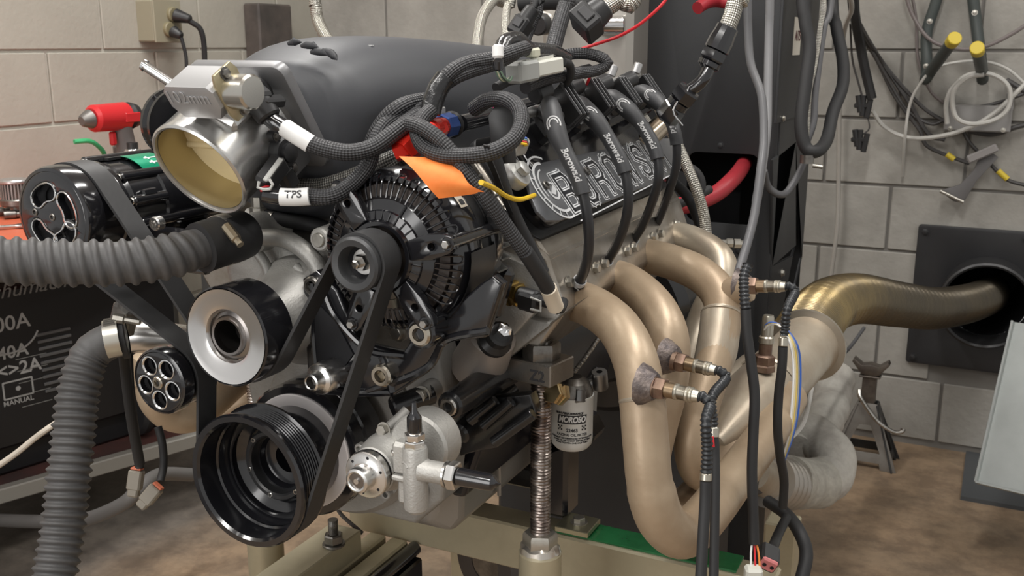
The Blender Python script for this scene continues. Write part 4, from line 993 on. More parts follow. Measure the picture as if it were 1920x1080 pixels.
def small_pulley():
    x, z = SM; t = thing('idler_pulley', 'small glossy black pulley with five round windows and a centre bolt', 'pulley', (x, .01, z-.037))
    holes = [circ(.0205*math.cos(a), .0205*math.sin(a), .0095, 20)[::-1] for a in [math.radians(72*k+52) for k in range(5)]]
    G = Matrix.Translation((x, -.004, z)) @ FR
    obj('face', tm(plate([circ(0, 0, .0345, 48)]+holes, .012, .002, 2), G), gloss, t)
    obj('rim', ylathe([(.033, -.006), (.0345, -.010), (.0365, -.009), (.0375, -.005), (.0375, .004), (.0345, .006), (.0345, .034), (.0375, .036), (.0375, .040), (.031, .040), (.031, -.002)], x, z, close=True), gloss, t)
    for a in [math.radians(72*k+52) for k in range(5)]:
        obj('window_bevel', M().lathe([(.0088, -.0095), (.0100, -.0108), (.0112, -.0106), (.0097, -.006), (.0091, .002)], (x+.0205*math.cos(a), 0, z+.0205*math.sin(a)), AY, 24), polish, t)
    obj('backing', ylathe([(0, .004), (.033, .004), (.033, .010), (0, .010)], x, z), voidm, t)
    obj('centre_bolt', bolt_sock((x, -.0135, z), (0, -1, 0), .0072, .008), mat('nickel_bolt', (.55, .50, .42), .25, 1.), t)
small_pulley()
def compressor():
    x, z = CP; t = thing('compressor', 'black finned compressor with a windowed pulley and green label, upper left of engine', 'compressor', (x, .1, z-.06))
    WA = (22, 115, 232, 310); holes = [kidney(0, 0, math.radians(a-23), math.radians(a+23), .0185, .037)[::-1] for a in WA]
    G = Matrix.Translation((x, -.010, z)) @ FR
    obj('clutch_plate', tm(plate([circ(0, 0, .0515, 56)]+holes, .012, .003, 2), G), gloss, t)
    for a in WA:
        L = kidney(0, 0, math.radians(a-23), math.radians(a+23), .0180, .0375)
        pts = [G @ V((u, v, .0062)) for u, v in L]; obj('window_bevel', M().tube(pts+[pts[0]], .0011, 6, smooth=False), polish, t)
        L2 = kidney(0, 0, math.radians(a-23), math.radians(a+23), .0183, .0372); n = len(L2)
        vs = [G @ V((u, v, .006)) for u, v in L2]+[G @ V((u*.985, v*.985, -.012)) for u, v in L2]
        obj('window_wall', M().add(vs, [[k, (k+1) % n, n+(k+1) % n, n+k] for k in range(n)]), polish, t)
    obj('plate_backing', ylathe([(0, .004), (.052, .004), (.052, .008), (0, .008)], x, z), voidm, t)
    obj('pulley_rim', ylathe([(.047, -.012), (.0505, -.016), (.0540, -.015), (.0560, -.011), (.0560, .006), (.0540, .008), (.0540, .037), (.0560, .039), (.0560, .044), (.050, .046), (.046, .046)], x, z, close=True), gloss, t)
    for a, rr in ((0, 0), (172, .027)):
        c = (x+rr*math.cos(math.radians(a)), -.0175, z+rr*math.sin(math.radians(a))); obj('plate_bolt', bolt_sock(c, (0, -1, 0), .0042, .004), darksteel, t)
    obj('body', ylathe([(0, .05), (.046, .05), (.052, .056), (.052, .10), (.055, .102), (.055, .112), (.052, .114), (.052, .165), (.055, .167), (.055, .177), (.050, .179), (.050, .215), (.044, .222), (0, .222)], x, z), gloss, t, angle=25)
    for k in range(9):
        if 1 <= k <= 4: continue
        a = math.radians(20+k*18); c = V((x+.054*math.cos(a), .095, z+.054*math.sin(a)))
        obj('through_bolt_lug', M().box(c+V((0, -.02, 0)), (.010, .022, .009), Matrix.Rotation(-a, 3, 'Y'), ch=.002), gloss, t)
    for (dx, dz, y0, y1) in ((.050, -.015, .06, .20), (.035, .038, .05, .12), (-.02, .052, .05, .2), (.052, .012, .05, .1)):
        obj('lug_tube', M().cyl((x+dx, y0, z+dz), (x+dx, y1, z+dz), .0065, ch=.001), gloss, t)
        obj('lug_screw', bolt_sock((x+dx, y0-.003, z+dz), (0, -1, 0), .0045, .004), steel, t)
    m = M()
    for k in range(5):
        for j in range(2):
            a = math.radians(92+k*9); c = V((x+.055*math.cos(a), .075+.018*j, z+.055*math.sin(a))); m.box(c, (.003, .016, .0065), Matrix.Rotation(-a, 3, 'Y'))
    obj('cast_lattice', m, satin, t, kind='stuff', smooth=False)
    # curved green label with pale marks
    lab = M(); n = 12; vs = []
    for rr in (.0560, .0568):
        for yy in (.085, .130):
            for k in range(n+1):
                a = math.radians(45+45*k/n); vs.append(V((x+rr*math.cos(a), yy, z+rr*math.sin(a))))
    fs = []
    for k in range(n):
        fs += [[k, k+1, n+1+k+1, n+1+k], [2*(n+1)+k, 3*(n+1)+k, 3*(n+1)+k+1, 2*(n+1)+k+1]]
    obj('green_label', lab.add(vs, fs), signal, t, label='green foil label')
    for k, (a, yy) in enumerate(((70, .112), (60, .112))):
        a = math.radians(a); c = V((x+.0571*math.cos(a), yy, z+.0571*math.sin(a))); R = Matrix.Rotation(-a, 3, 'Y')
        obj('label_mark', M().box(c, (.0005, .018, .0022), R), white, t, smooth=False); obj('label_mark', M().box(c+V((0, -.004, 0)), (.0005, .0022, .007), R), white, t, smooth=False)
    obj('rear_bracket', M().box((x+.075, .16, z-.04), (.09, .05, .014), ch=.003), gloss, t)
    q = P(288, 420, Y=.045); obj('bracket_bolt', bolt_sock(q, (0, -1, 0), .008, .01), mach, t)
    obj('mount_plate', M().box((x+.085, .075, z-.045), (.10, .014, .05), ch=.004), gloss, t)
compressor()
def belt():
    seq = [(CK, .0755, 1), (SM, .0375, -1), (CP, .0560, 1), (WP, .0538, -1), (ALT, .0285, 1)]
    n = len(seq); tan = []
    for i in range(n):
        (c0, r0, s0), (c1, r1, s1) = seq[i], seq[(i+1) % n]
        v = (c1[0]-c0[0], c1[1]-c0[1]); L = math.hypot(*v); tv = math.atan2(v[1], v[0])
        p0, p1 = s0*r0, s1*r1; th = tv-math.asin((p0-p1)/L); nv = (-math.sin(th), math.cos(th))
        tan.append(((c0[0]+p0*nv[0], c0[1]+p0*nv[1]), (c1[0]+p1*nv[0], c1[1]+p1*nv[1])))
    pts = []
    for i in range(n):
        (c, r, s) = seq[i]; pin = tan[i-1][1]; pout = tan[i][0]
        a0 = math.atan2(pin[1]-c[1], pin[0]-c[0]); a1 = math.atan2(pout[1]-c[1], pout[0]-c[0])
        d = (a0-a1) % (2*PI) if s > 0 else -((a1-a0) % (2*PI))
        k = max(6, int(abs(d)/.06))
        for j in range(k+1): a = a0-d*j/k; pts.append((c[0]+r*math.cos(a), c[1]+r*math.sin(a)))
        q = tan[i][1]
        for j in range(1, 12): u = j/12; pts.append((pout[0]+(q[0]-pout[0])*u, pout[1]+(q[1]-pout[1])*u))
    N = len(pts); vs = []; ya, yb = .0085, .0365; th = .0017
    for i, p in enumerate(pts):
        a = V(pts[i-1]); b = V(pts[(i+1) % N]); t_ = (b-a).normalized(); nv = V((-t_.y, t_.x))
        for (o, y) in ((-th, ya), (th, ya), (th, yb), (-th, yb)): vs.append(V((p[0]+nv.x*o, y, p[1]+nv.y*o)))
    fs = [[i*4+k, i*4+(k+1) % 4, ((i+1) % N)*4+(k+1) % 4, ((i+1) % N)*4+k] for i in range(N) for k in range(4)]
    single('drive_belt', M().add(vs, fs), mat('belt_rubber', (.03, .03, .031), .5, 0, bump=.08, bscale=120), 'black serpentine drive belt looped round the five front pulleys', 'belt', angle=40)
belt()
# ---------------------------------------------------------------- alternator
def alternator():
    x, z = ALT; t = thing('alternator', 'large glossy black alternator with radial cooling slots beside the water pump', 'alternator', (x, .09, z-.09))
    R = .083
    pu = obj('pulley', ylathe([(.016, .018), (.017, .004), (.0185, .001), (.0245, 0), (.0272, .002), (.0275, .006), (.0268, .008), (.0268, .037), (.0275, .039), (.0275, .043), (.020, .044), (.014, .044), (.014, .020)], x, z, close=True), mat('dark_grey_pulley', (.045, .046, .048), .38, .2), t)
    obj('pulley_well', ylathe([(.0165, .015), (.012, .020), (0, .0205)], x, z), voidm, pu)
    obj('shaft_nut', M().lathe([(.0085, .020), (.0085, .012), (.0075, .010), (.0045, .010), (.0045, .003), (.003, .002), (.003, .008), (0, .008)], (x, 0, z), AY, 6), steel, pu)
    obj('shaft_washer', ylathe([(.006, .018), (.0125, .018), (.0125, .020), (.006, .020)], x, z, close=True), mach, pu)
    # front housing: dished disc, open between ribs
    obj('inner_disc', ylathe([(.030, .046), (.031, .044), (.035, .044), (.037, .048), (.045, .0505), (.046, .053), (.056, .057), (.058, .062), (.060, .068)], x, z), gloss, t)
    obj('rotor', ylathe([(0, .062), (.070, .064), (.074, .085), (0, .09)], x, z), mat('dark_copper_winding', (.05, .04, .035), .5, .3), t)
    obj('outer_ring', ylathe([(.072, .070), (.0735, .064), (.078, .066), (R, .076), (R+.002, .082), (R+.002, .104), (R, .108), (R-.002, .108), (R-.002, .082)], x, z), gloss, t)
    # radial fins around the shoulder
    N = 32; proto_fin = None
    for k in range(N):
        a = 2*PI*k/N
        if min(abs((math.degrees(a)-c+180) % 360-180) for c in (125, 14, 245, 310)) < 7: continue
        if proto_fin is None:
            f = M().tube([V((.0575, .056, .0030)), V((.066, .0580, .0036)), V((.0745, .062, .0042)), V((.0800, .070, .0030)), V((.0800, .070, -.0030)), V((.0745, .062, -.0042)), V((.066, .0580, -.0036)), V((.0575, .056, -.0030))], .0011, 6, step=.003)
            o = obj('cooling_loop', f, gloss, t, smooth=True); proto_fin = o
            o.matrix_basis = Matrix.Translation(-root_of(t)); o.data.transform(Matrix.Translation(root_of(t)))
            o.matrix_basis = Matrix.Translation(-root_of(t)) @ Matrix.Translation((x, 0, z)) @ Matrix.Rotation(-a, 4, 'Y')
        else: inst('cooling_loop', proto_fin, t, Matrix.Translation((x, 0, z)) @ Matrix.Rotation(-a, 4, 'Y'))
    # short spokes and raised pads on the dished face
    sp = None
    for k in range(30):
        a = 2*PI*k/30+.05; long = k % 5 == 0
        r0, r1 = .037, (.057 if long else .045)
        m = M().tube([V((r0, .0470, 0)), V((r1, .0470+(r1-r0)*.38, 0))], .0009, 6)
        key = 'long' if long else 'short'
        if k in (0, 1):
            o = obj('face_rib', m, gloss, t); o.data.transform(Matrix.Translation(root_of(t))); (globals().__setitem__('_fr_'+key, o)); src = o
            o.matrix_basis = Matrix.Translation(-root_of(t)) @ Matrix.Translation((x, 0, z)) @ Matrix.Rotation(-a, 4, 'Y')
        else: inst('face_rib', globals()['_fr_'+key], t, Matrix.Translation((x, 0, z)) @ Matrix.Rotation(-a, 4, 'Y'))
    for a in (125, 14, 245, 310):       # arms out to the through bolts
        ar = math.radians(a); G = Matrix.Translation((x, .050, z)) @ Matrix.Rotation(-ar, 4, 'Y') @ FR
        obj('housing_arm', tm(plate([[(.036, -.010), (.060, -.013), (.080, -.010), (.087, -.006), (.087, .006), (.080, .010), (.060, .013), (.036, .010)], circ(.062, 0, .0035, 14)[::-1]], .012, .002), G), gloss, t, angle=25)
        c = V((x+.081*math.cos(ar), .043, z+.081*math.sin(ar))); obj('through_bolt', bolt_hex(c, (0, -1, 0), .0042, .005, False), steel, t)
        obj('through_bolt_boss', M().cyl(c+V((0, .0, 0)), c+V((0, .12, 0)), .007, ch=.001), gloss, t)
    # stator ring, label, rear housing
    obj('stator_band', ylathe([(R-.002, .106), (R-.004, .108), (R-.004, .132), (R-.002, .134)], x, z), satin, t)
    obj('rear_housing', ylathe([(R-.002, .132), (R+.001, .134), (R+.001, .152), (R-.002, .160), (.070, .178), (.03, .184), (0, .184)], x, z), gloss, t)
    for k in range(12):
        a = math.radians(-40+k*9.5); c = V((x+(R-.004)*math.cos(a), .163, z+(R-.004)*math.sin(a)))
        obj('rear_fin', M().box(c, (.012, .022, .0028), Matrix.Rotation(-a, 3, 'Y'), ch=.001), mat('dull_fin_metal', (.20, .20, .19), .4, .7), t)
    for k in range(6):
        a = math.radians(28+k*12); c = V((x+(R+.0008)*math.cos(a), .145, z+(R+.0008)*math.sin(a)))
        obj('rear_slot', M().box(c, (.003, .014, .010), Matrix.Rotation(-a, 3, 'Y'), ch=.001), voidm, t)
    a = math.radians(18); c = V((x+(R+.006)*math.cos(a), .140, z+(R+.006)*math.sin(a)))
    obj('terminal_block', M().box(c, (.016, .026, .020), Matrix.Rotation(-a, 3, 'Y'), ch=.003), satin, t)
    # curved warning label on the front shoulder band
    def band(a0, a1, y0, y1, rr, mt, nm):
        n = 14; vs = []
        for yy in (y0, y1):
            for k in range(n+1):
                a = math.radians(a0+(a1-a0)*k/n); vs.append(V((x+rr*math.cos(a), yy, z+rr*math.sin(a))))
        obj(nm, M().add(vs, [[k, k+1, n+2+k, n+1+k] for k in range(n)]), mt, t)
    band(34, 68, .086, .100, R+.0024, mat('cream_warning_label', (.62, .56, .46), .45), 'warning_label')
    band(43, 66, .089, .097, R+.0028, mat('orange_red_print', (.72, .12, .04), .45), 'label_print')
    band(36, 40, .089, .097, R+.0028, ink, 'label_code')
    # lower ears
    a = math.radians(-58); c = V((x+.092*math.cos(a), .06, z+.092*math.sin(a)))
    q = P(800, 615, Y=.055); obj('mount_ear', M().cyl(q+V((-.006, -.004, 0)), q+V((.0, .07, .0)), .017, .015, ch=.003), gloss, t)
    band(-72, 4, .074, .128, R+.005, satin, 'side_shroud'); band(-72, 4, .074, .0745, R+.005, satin, 'shroud_edge')
alternator()
def alt_bracket():
    Y = .085; t = thing('alternator_bracket', 'glossy black machined bracket plate under the alternator', 'bracket', P(700, 740, Y=Y))
    def L(pts): return [((q.x), (q.z)) for q in [P(px, py, Y=Y) for px, py in pts]]
    F = Matrix.Translation((0, Y, 0)) @ FR
    out = L([(575, 520), (600, 505), (640, 540), (680, 640), (760, 660), (800, 600), (845, 585), (905, 530), (930, 515), (948, 530), (915, 630), (830, 640), (800, 700), (740, 740), (670, 742), (600, 735), (585, 715), (578, 600)])
    in1 = L([(598, 600), (625, 615), (680, 670), (668, 690), (640, 700), (610, 700), (602, 660)])
    obj('bracket_plate', tm(plate([out], .016, .003, 2), F), gloss, t)
    G = Matrix.Translation((0, Y-.009, 0)) @ FR
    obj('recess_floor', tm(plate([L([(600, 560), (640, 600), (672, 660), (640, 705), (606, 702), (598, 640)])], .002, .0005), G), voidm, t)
    for pts in ([(586, 530), (588, 620), (596, 712)], [(600, 520), (628, 590), (690, 655), (760, 668)], [(628, 722), (652, 690), (690, 672)], [(735, 735), (728, 700), (716, 668)], [(690, 735), (800, 690), (835, 638), (915, 620)], [(600, 728), (680, 736), (735, 736)]):
        obj('raised_edge', M().tube([P(px, py, Y=Y-.008) for px, py in pts], .0042, 8), gloss, t)
    q = P(786, 627, Y=.048); obj('bracket_boss', M().cyl(q+V((0, .002, 0)), q+V((0, .05, 0)), .0165, ch=.002), gloss, t); obj('socket_bolt', bolt_sock(q+V((0, -.002, 0)), (0, -1, 0), .0128, .008), mat('nickel_bolt', (.55, .50, .42), .25, 1.), t)
    q = P(712, 706, Y=.066); obj('socket_bolt', bolt_sock(q, (0, -1, 0), .0125, .012), mat('nickel_bolt', (.55, .50, .42), .25, 1.), t)
    q = P(582, 537, Y=.07); obj('socket_bolt', bolt_sock(q, (0, -1, 0), .0105, .01), steel, t)
    # rear arm towards the cylinder head
    a, b = P(845, 610, Y=.10), P(908, 540, Y=.20)
    obj('rear_arm', M().tube([P(820, 625, Y=.10), P(868, 590, Y=.14), P(905, 560, Y=.18)], .014, 16), gloss, t)
    q = P(911, 536, Y=.165); obj('arm_pad', M().box(q+V((0, .014, -.006)), (.040, .020, .062), Matrix.Rotation(.3, 3, 'Y'), ch=.006), gloss, t); obj('socket_bolt', bolt_sock(q, (0, -1, 0), .0115, .01), steel, t)
    q = P(893, 592, Y=.175); obj('socket_bolt', bolt_sock(q, (0, -1, 0), .0105, .01), darksteel, t)
    # silver tensioner stud at lower left
    a = P(583, 718, Y=.035)
    obj('tensioner_stud', M().lathe([(.0065, .0), (.0075, -.001), (.0095, 0), (.0098, .006), (.0115, .010), (.016, .012), (.0172, .014), (.0172, .03), (.0165, .032), (.0165, .055), (0, .055)], a, (.05, 1, -.0), 36), mach, t)
    obj('stud_socket', M().lathe([(.0065, .0005), (.0058, .008), (0, .009)], a, (.05, 1, 0), 6), darksteel, t)
alt_bracket()
# ---------------------------------------------------------------- silver pump, low right of crank pulley
def pump():
    c = P(686, 891, Y=-.002); x, z = c.x, c.z; K = .62
    def U(px, py, Y): return c+(P(px, py, Y=Y)-c)/K
    t = thing('front_pump', 'cast aluminium engine driven pump with capped ports right of the crank pulley', 'pump', (x+.03, .06, z-.07))
    def yl(prof, seg=40, cx=x, cz=z): return M().lathe(prof, (cx, 0, cz), AY, seg)
    obj('hub_flange', yl([(0, -.030), (.0045, -.030), (.0045, -.026), (.013, -.026), (.014, -.029), (.0165, -.030), (.0205, -.028), (.0215, -.024), (.022, -.006), (.025, -.004), (.038, -.003), (.0395, -.001), (.0395, .010), (.036, .012), (0, .012)]), mach, t)
    obj('hub_bore', yl([(0, -.0268), (.013, -.0262)]), mat('dark_machined_hub', (.26, .24, .23), .28, 1.), t)
    for k in range(6):
        a = math.radians(20+60*k); q = (x+.031*math.cos(a), -.0037, z+.031*math.sin(a)); obj('flange_hole', M().cyl(q, (q[0], .0, q[2]), .0026, seg=14), voidm, t)
    obj('seal_groove', yl([(.035, .010), (.0365, .012), (.0365, .016), (.035, .018)]), satin, t)
    obj('pump_neck', yl([(.0375, .017), (.040, .019), (.041, .035), (.047, .045), (.050, .06), (.050, .075), (0, .08)]), cast, t)
    obj('pump_body', M().lathe([(0, .0), (.050, .0), (.054, .005), (.054, .05), (.05, .055), (0, .055)], tuple(U(783, 838, .035)), AY, 40), cast, t)
    v = U(779, 878, .006)   # vertical cylinder
    obj('valve_barrel', M().lathe([(0, -.075), (.014, -.074), (.019, -.068), (.020, -.06), (.020, .032), (.0185, .036), (0, .036)], v, (0, 0, 1), 32), cast, t)
    obj('barrel_shelf', M().box(v+V((-.018, .008, -.022)), (.05, .03, .010), ch=.003), cast, t)
    obj('barrel_web', M().box(v+V((-.030, .012, .010)), (.028, .03, .055), ch=.006), cast, t)
    obj('barrel_web', M().box(v+V((-.026, .012, -.044)), (.022, .026, .05), ch=.006), cast, t)
    obj('raised_cast_mark', M().tube([v+V((-.016, -.013, .012)), v+V((-.008, -.017, .014)), v+V((-.002, -.0195, .008))], .0022, 8), cast, t)
    h = v+V((0, 0, .036))
    obj('hex_nut', M().lathe([(0, 0), (.0165, 0), (.0175, .002), (.0175, .010), (.016, .012), (0, .012)], h, (0, 0, 1), 6), mach, t)
    obj('hex_nut', M().lathe([(.010, .012), (.0155, .013), (.0165, .015), (.0165, .023), (.012, .025), (0, .025)], h, (0, 0, 1), 6, ph=.3), mach, t)
    obj('port_neck', M().cyl(h+V((0, 0, .024)), h+V((0, 0, .030)), .0115), mach, t)
    obj('rubber_cap', M().lathe([(.0115, .026), (.0125, .028), (.0118, .050), (.009, .054), (.0055, .060), (.004, .075), (0, .076)], h, (0, 0, 1), 24), gloss, t, label='black cap standing upright')
    p = v+V((.012, .0, .0)); d = V((1, .05, .0)).normalized()
    obj('side_port', M().lathe([(0, 0), (.020, .0), (.0175, .010), (.0175, .042), (.013, .044)], p, d, 28), cast, t)
    obj('hex_nut', M().lathe([(.012, .046), (.021, .047), (.023, .049), (.023, .061), (.021, .063), (0, .063)], p, d, 6, ph=.2), mach, t)
    obj('hex_nut_collar', M().lathe([(.012, .041), (.021, .042), (.021, .046), (.012, .047)], p, d, 28), mach, t)
    obj('rubber_cap', M().lathe([(.010, .063), (.0145, .064), (.0135, .115), (.0125, .122), (.0, .136)], p, d, 24), gloss, t, label='black cap pointing right')
    for q, r in ((U(742, 848, .01), .0075),): obj('cap_screw', bolt_sock(q+V((0, 0, .004)), (0, 0, 1), r, .008), steel, t)
    q = U(720, 805, .04); obj('hex_bolt', bolt_hex(q, (0, -1, .1), .0095, .012), zinc, t)
    q = U(672, 842, .045); obj('hex_bolt', bolt_sock(q, (0, -1, 0), .009, .012), cast, t)
    q = U(722, 928, .03); obj('hex_bolt', bolt_sock(q, (0, -1, 0), .009, .012), castd, t)
    obj('mount_tab', M().tube([U(715, 815, .06), U(745, 790, .07), U(765, 770, .08)], .011, 12), castd, t)
    t.location = c+(t.location-c)*K; t.scale = (K, K, K)
pump()
# ---------------------------------------------------------------- throttle body
def throttle():
    x, z = -.036, 1.139; c0 = V((x, 0, z)); C1 = P(371, 322, d=1.0)
    RX = (Matrix.Rotation(math.radians(-5), 3, 'Z') @ Matrix.Rotation(math.radians(32), 3, 'X'))
    def T(px, py, yl):
        """pixel -> unrotated build coordinates on the local plane y = yl"""
        r = RX.transposed() @ (P(px, py, d=1.0)-CAM); o = RX.transposed() @ (CAM-C1); s_ = (yl-o.y)/r.y; q = o+r*s_; return c0+q
    t = thing('throttle_body', 'polished aluminium throttle body with a wide round mouth and tan plate', 'throttle body', (x, .05, z-.055))
    tb = mat('polished_throttle_aluminium', (.62, .615, .60), .25, .85, rvar=.07, nscale=14)
    obj('bell_mouth', ylathe([(.0505, .10), (.0505, .005), (.0515, .001), (.0535, 0), (.0555, .002), (.0555, .006), (.0545, .010), (.0545, .070), (.058, .076), (.058, .085), (.0505, .10)], x, z, 64, close=True), tb, t, angle=25)
    obj('bore_lining', ylathe([(.0502, .004), (.0500, .068)], x, z, 64), mat('tan_bore', (.46, .385, .22), .3, .7), t)
    obj('throttle_plate', M().cyl((x, .042, z), (x, .045, z), .0500, seg=48), bladem, t)
    obj('throttle_shaft', M().cyl((x-.052, .0425, z), (x+.050, .0425, z), .004), bladem, t)
    obj('flange', tm(plate([rrect(-.066, -.064, .070, .060, .012)], .012, .001), Matrix.Translation((x, .102, z)) @ FR), mat('grey_flange_aluminium', (.22, .22, .225), .4, .5), t)
    # idle block on top
    yb = .012; a = T(300, 162, yb); b = T(414, 203, yb); e = T(300, 200, yb)
    hw = (b.x-a.x)/2; hh = (a.z-(b.z+e.z)/2)/2; bc = V(((a.x+b.x)/2, 0, a.z-hh))
    dp = .036; F = Matrix.Translation((bc.x, yb+dp/2, bc.z)) @ FR
    obj('idle_block', tm(plate([[(-hw+.010, -hh-.012), (hw-.008, -hh-.012), (hw, -hh), (hw, hh-.006), (hw-.006, hh), (-hw+.006, hh), (-hw, hh-.006), (-hw, -hh)]], dp, .0008), F), mat('bead_blasted_aluminium', (.40, .40, .405), .42, .6), t, angle=25)
    obj('block_text', tm(text('102mm', .019, .0003, -.0001, spacing=1.0), Matrix.Translation((bc.x-.004, yb-.0006, bc.z-.001)) @ FR), mat('faint_engraving', (.55, .55, .56), .35, .6), t, smooth=False)
    obj('neck_pad', M().box((x+.028, .050, z+.046), (.05, .045, .014), Matrix.Rotation(.55, 3, 'Y'), ch=.004), tb, t)
    q = V((bc.x+hw+.002, yb+.020, bc.z-.006))
    obj('valve_flange', tm(plate([[(-.012, -.025), (.012, -.025), (.014, -.016), (.016, .016), (.012, .025), (-.012, .025), (-.016, .016), (-.016, -.016)]], .004, .0005), frame(q, (0, 1, 0), (0, 0, 1))), mat('gold_zinc_flange', (.46, .40, .26), .35, .8), t)
    for s in (-1, 1): obj('flange_screw', bolt_hex(q+V((.002, .0, s*.020)), (1, 0, 0), .0045, .004), darksteel, t)
    obj('valve_can', M().cyl(q, q+V((.026, 0, 0)), .0165, ch=.002), mat('nickel_can', (.62, .60, .55), .25, 1.), t)
    k = V((x-.064, .050, z+.020)); obj('cable_cam', M().lathe([(0, -.006), (.030, -.006), (.036, -.008), (.036, -.004), (.031, -.001), (.031, .001), (.036, .004), (.036, .008), (.030, .006), (0, .006)], k, (1, -.15, 0), 40), gloss, t)
    b0 = T(313, 150, .05); b1 = T(268, 121, .05); dd = (b1-b0).normalized(); L = (b1-b0).length
    obj('hose_barb', M().lathe([(0, -.01), (.0052, -.01), (.0052, L*.82), (.0046, L*.84), (.0046, L*.88), (.0062, L*.9), (.0058, L), (.0035, L+.001), (.0035, L-.01), (0, L-.01)], b0, dd, 20), polish, t)
    s = T(527, 285, .060); s.x -= .004
    obj('sensor_plate', tm(plate([rrect(-.026, -.030, .026, .034, .006)], .005, .0006), frame(s+V((-.004, .012, -.008)), (0, 1, 0), (0, 0, 1))), mat('grey_flange_aluminium', (.22, .22, .225), .4, .5), t)
    obj('shaft_boss', M().cyl((x+.045, s.y, s.z), (s.x, s.y, s.z), .017, ch=.002), tb, t)
    sb = obj('position_sensor', M().lathe([(0, 0), (.016, 0), (.017, .003), (.017, .010), (.014, .013), (0, .013)], s, (1, 0, 0), 28), plastic, t)
    obj('sensor_cap', M().lathe([(.009, .012), (.010, .014), (.010, .018), (.005, .020), (0, .020)], s, (1, 0, 0), 24), plastic, sb)
    for sg in (-1, 1):
        obj('sensor_ear', M().cyl(s+V((.002, 0, sg*.020)), s+V((.010, 0, sg*.020)), .0065), plastic, sb); obj('ear_screw', bolt_hex(s+V((.010, 0, sg*.020)), (1, 0, 0), .004, .003), darksteel, sb)
    obj('sensor_socket', M().box(s+V((.006, -.010, -.026)), (.014, .018, .024), ch=.003), plastic, sb)
    t.location = C1+RX @ (V(t.location)-c0); t.rotation_euler = RX.to_euler()
throttle()
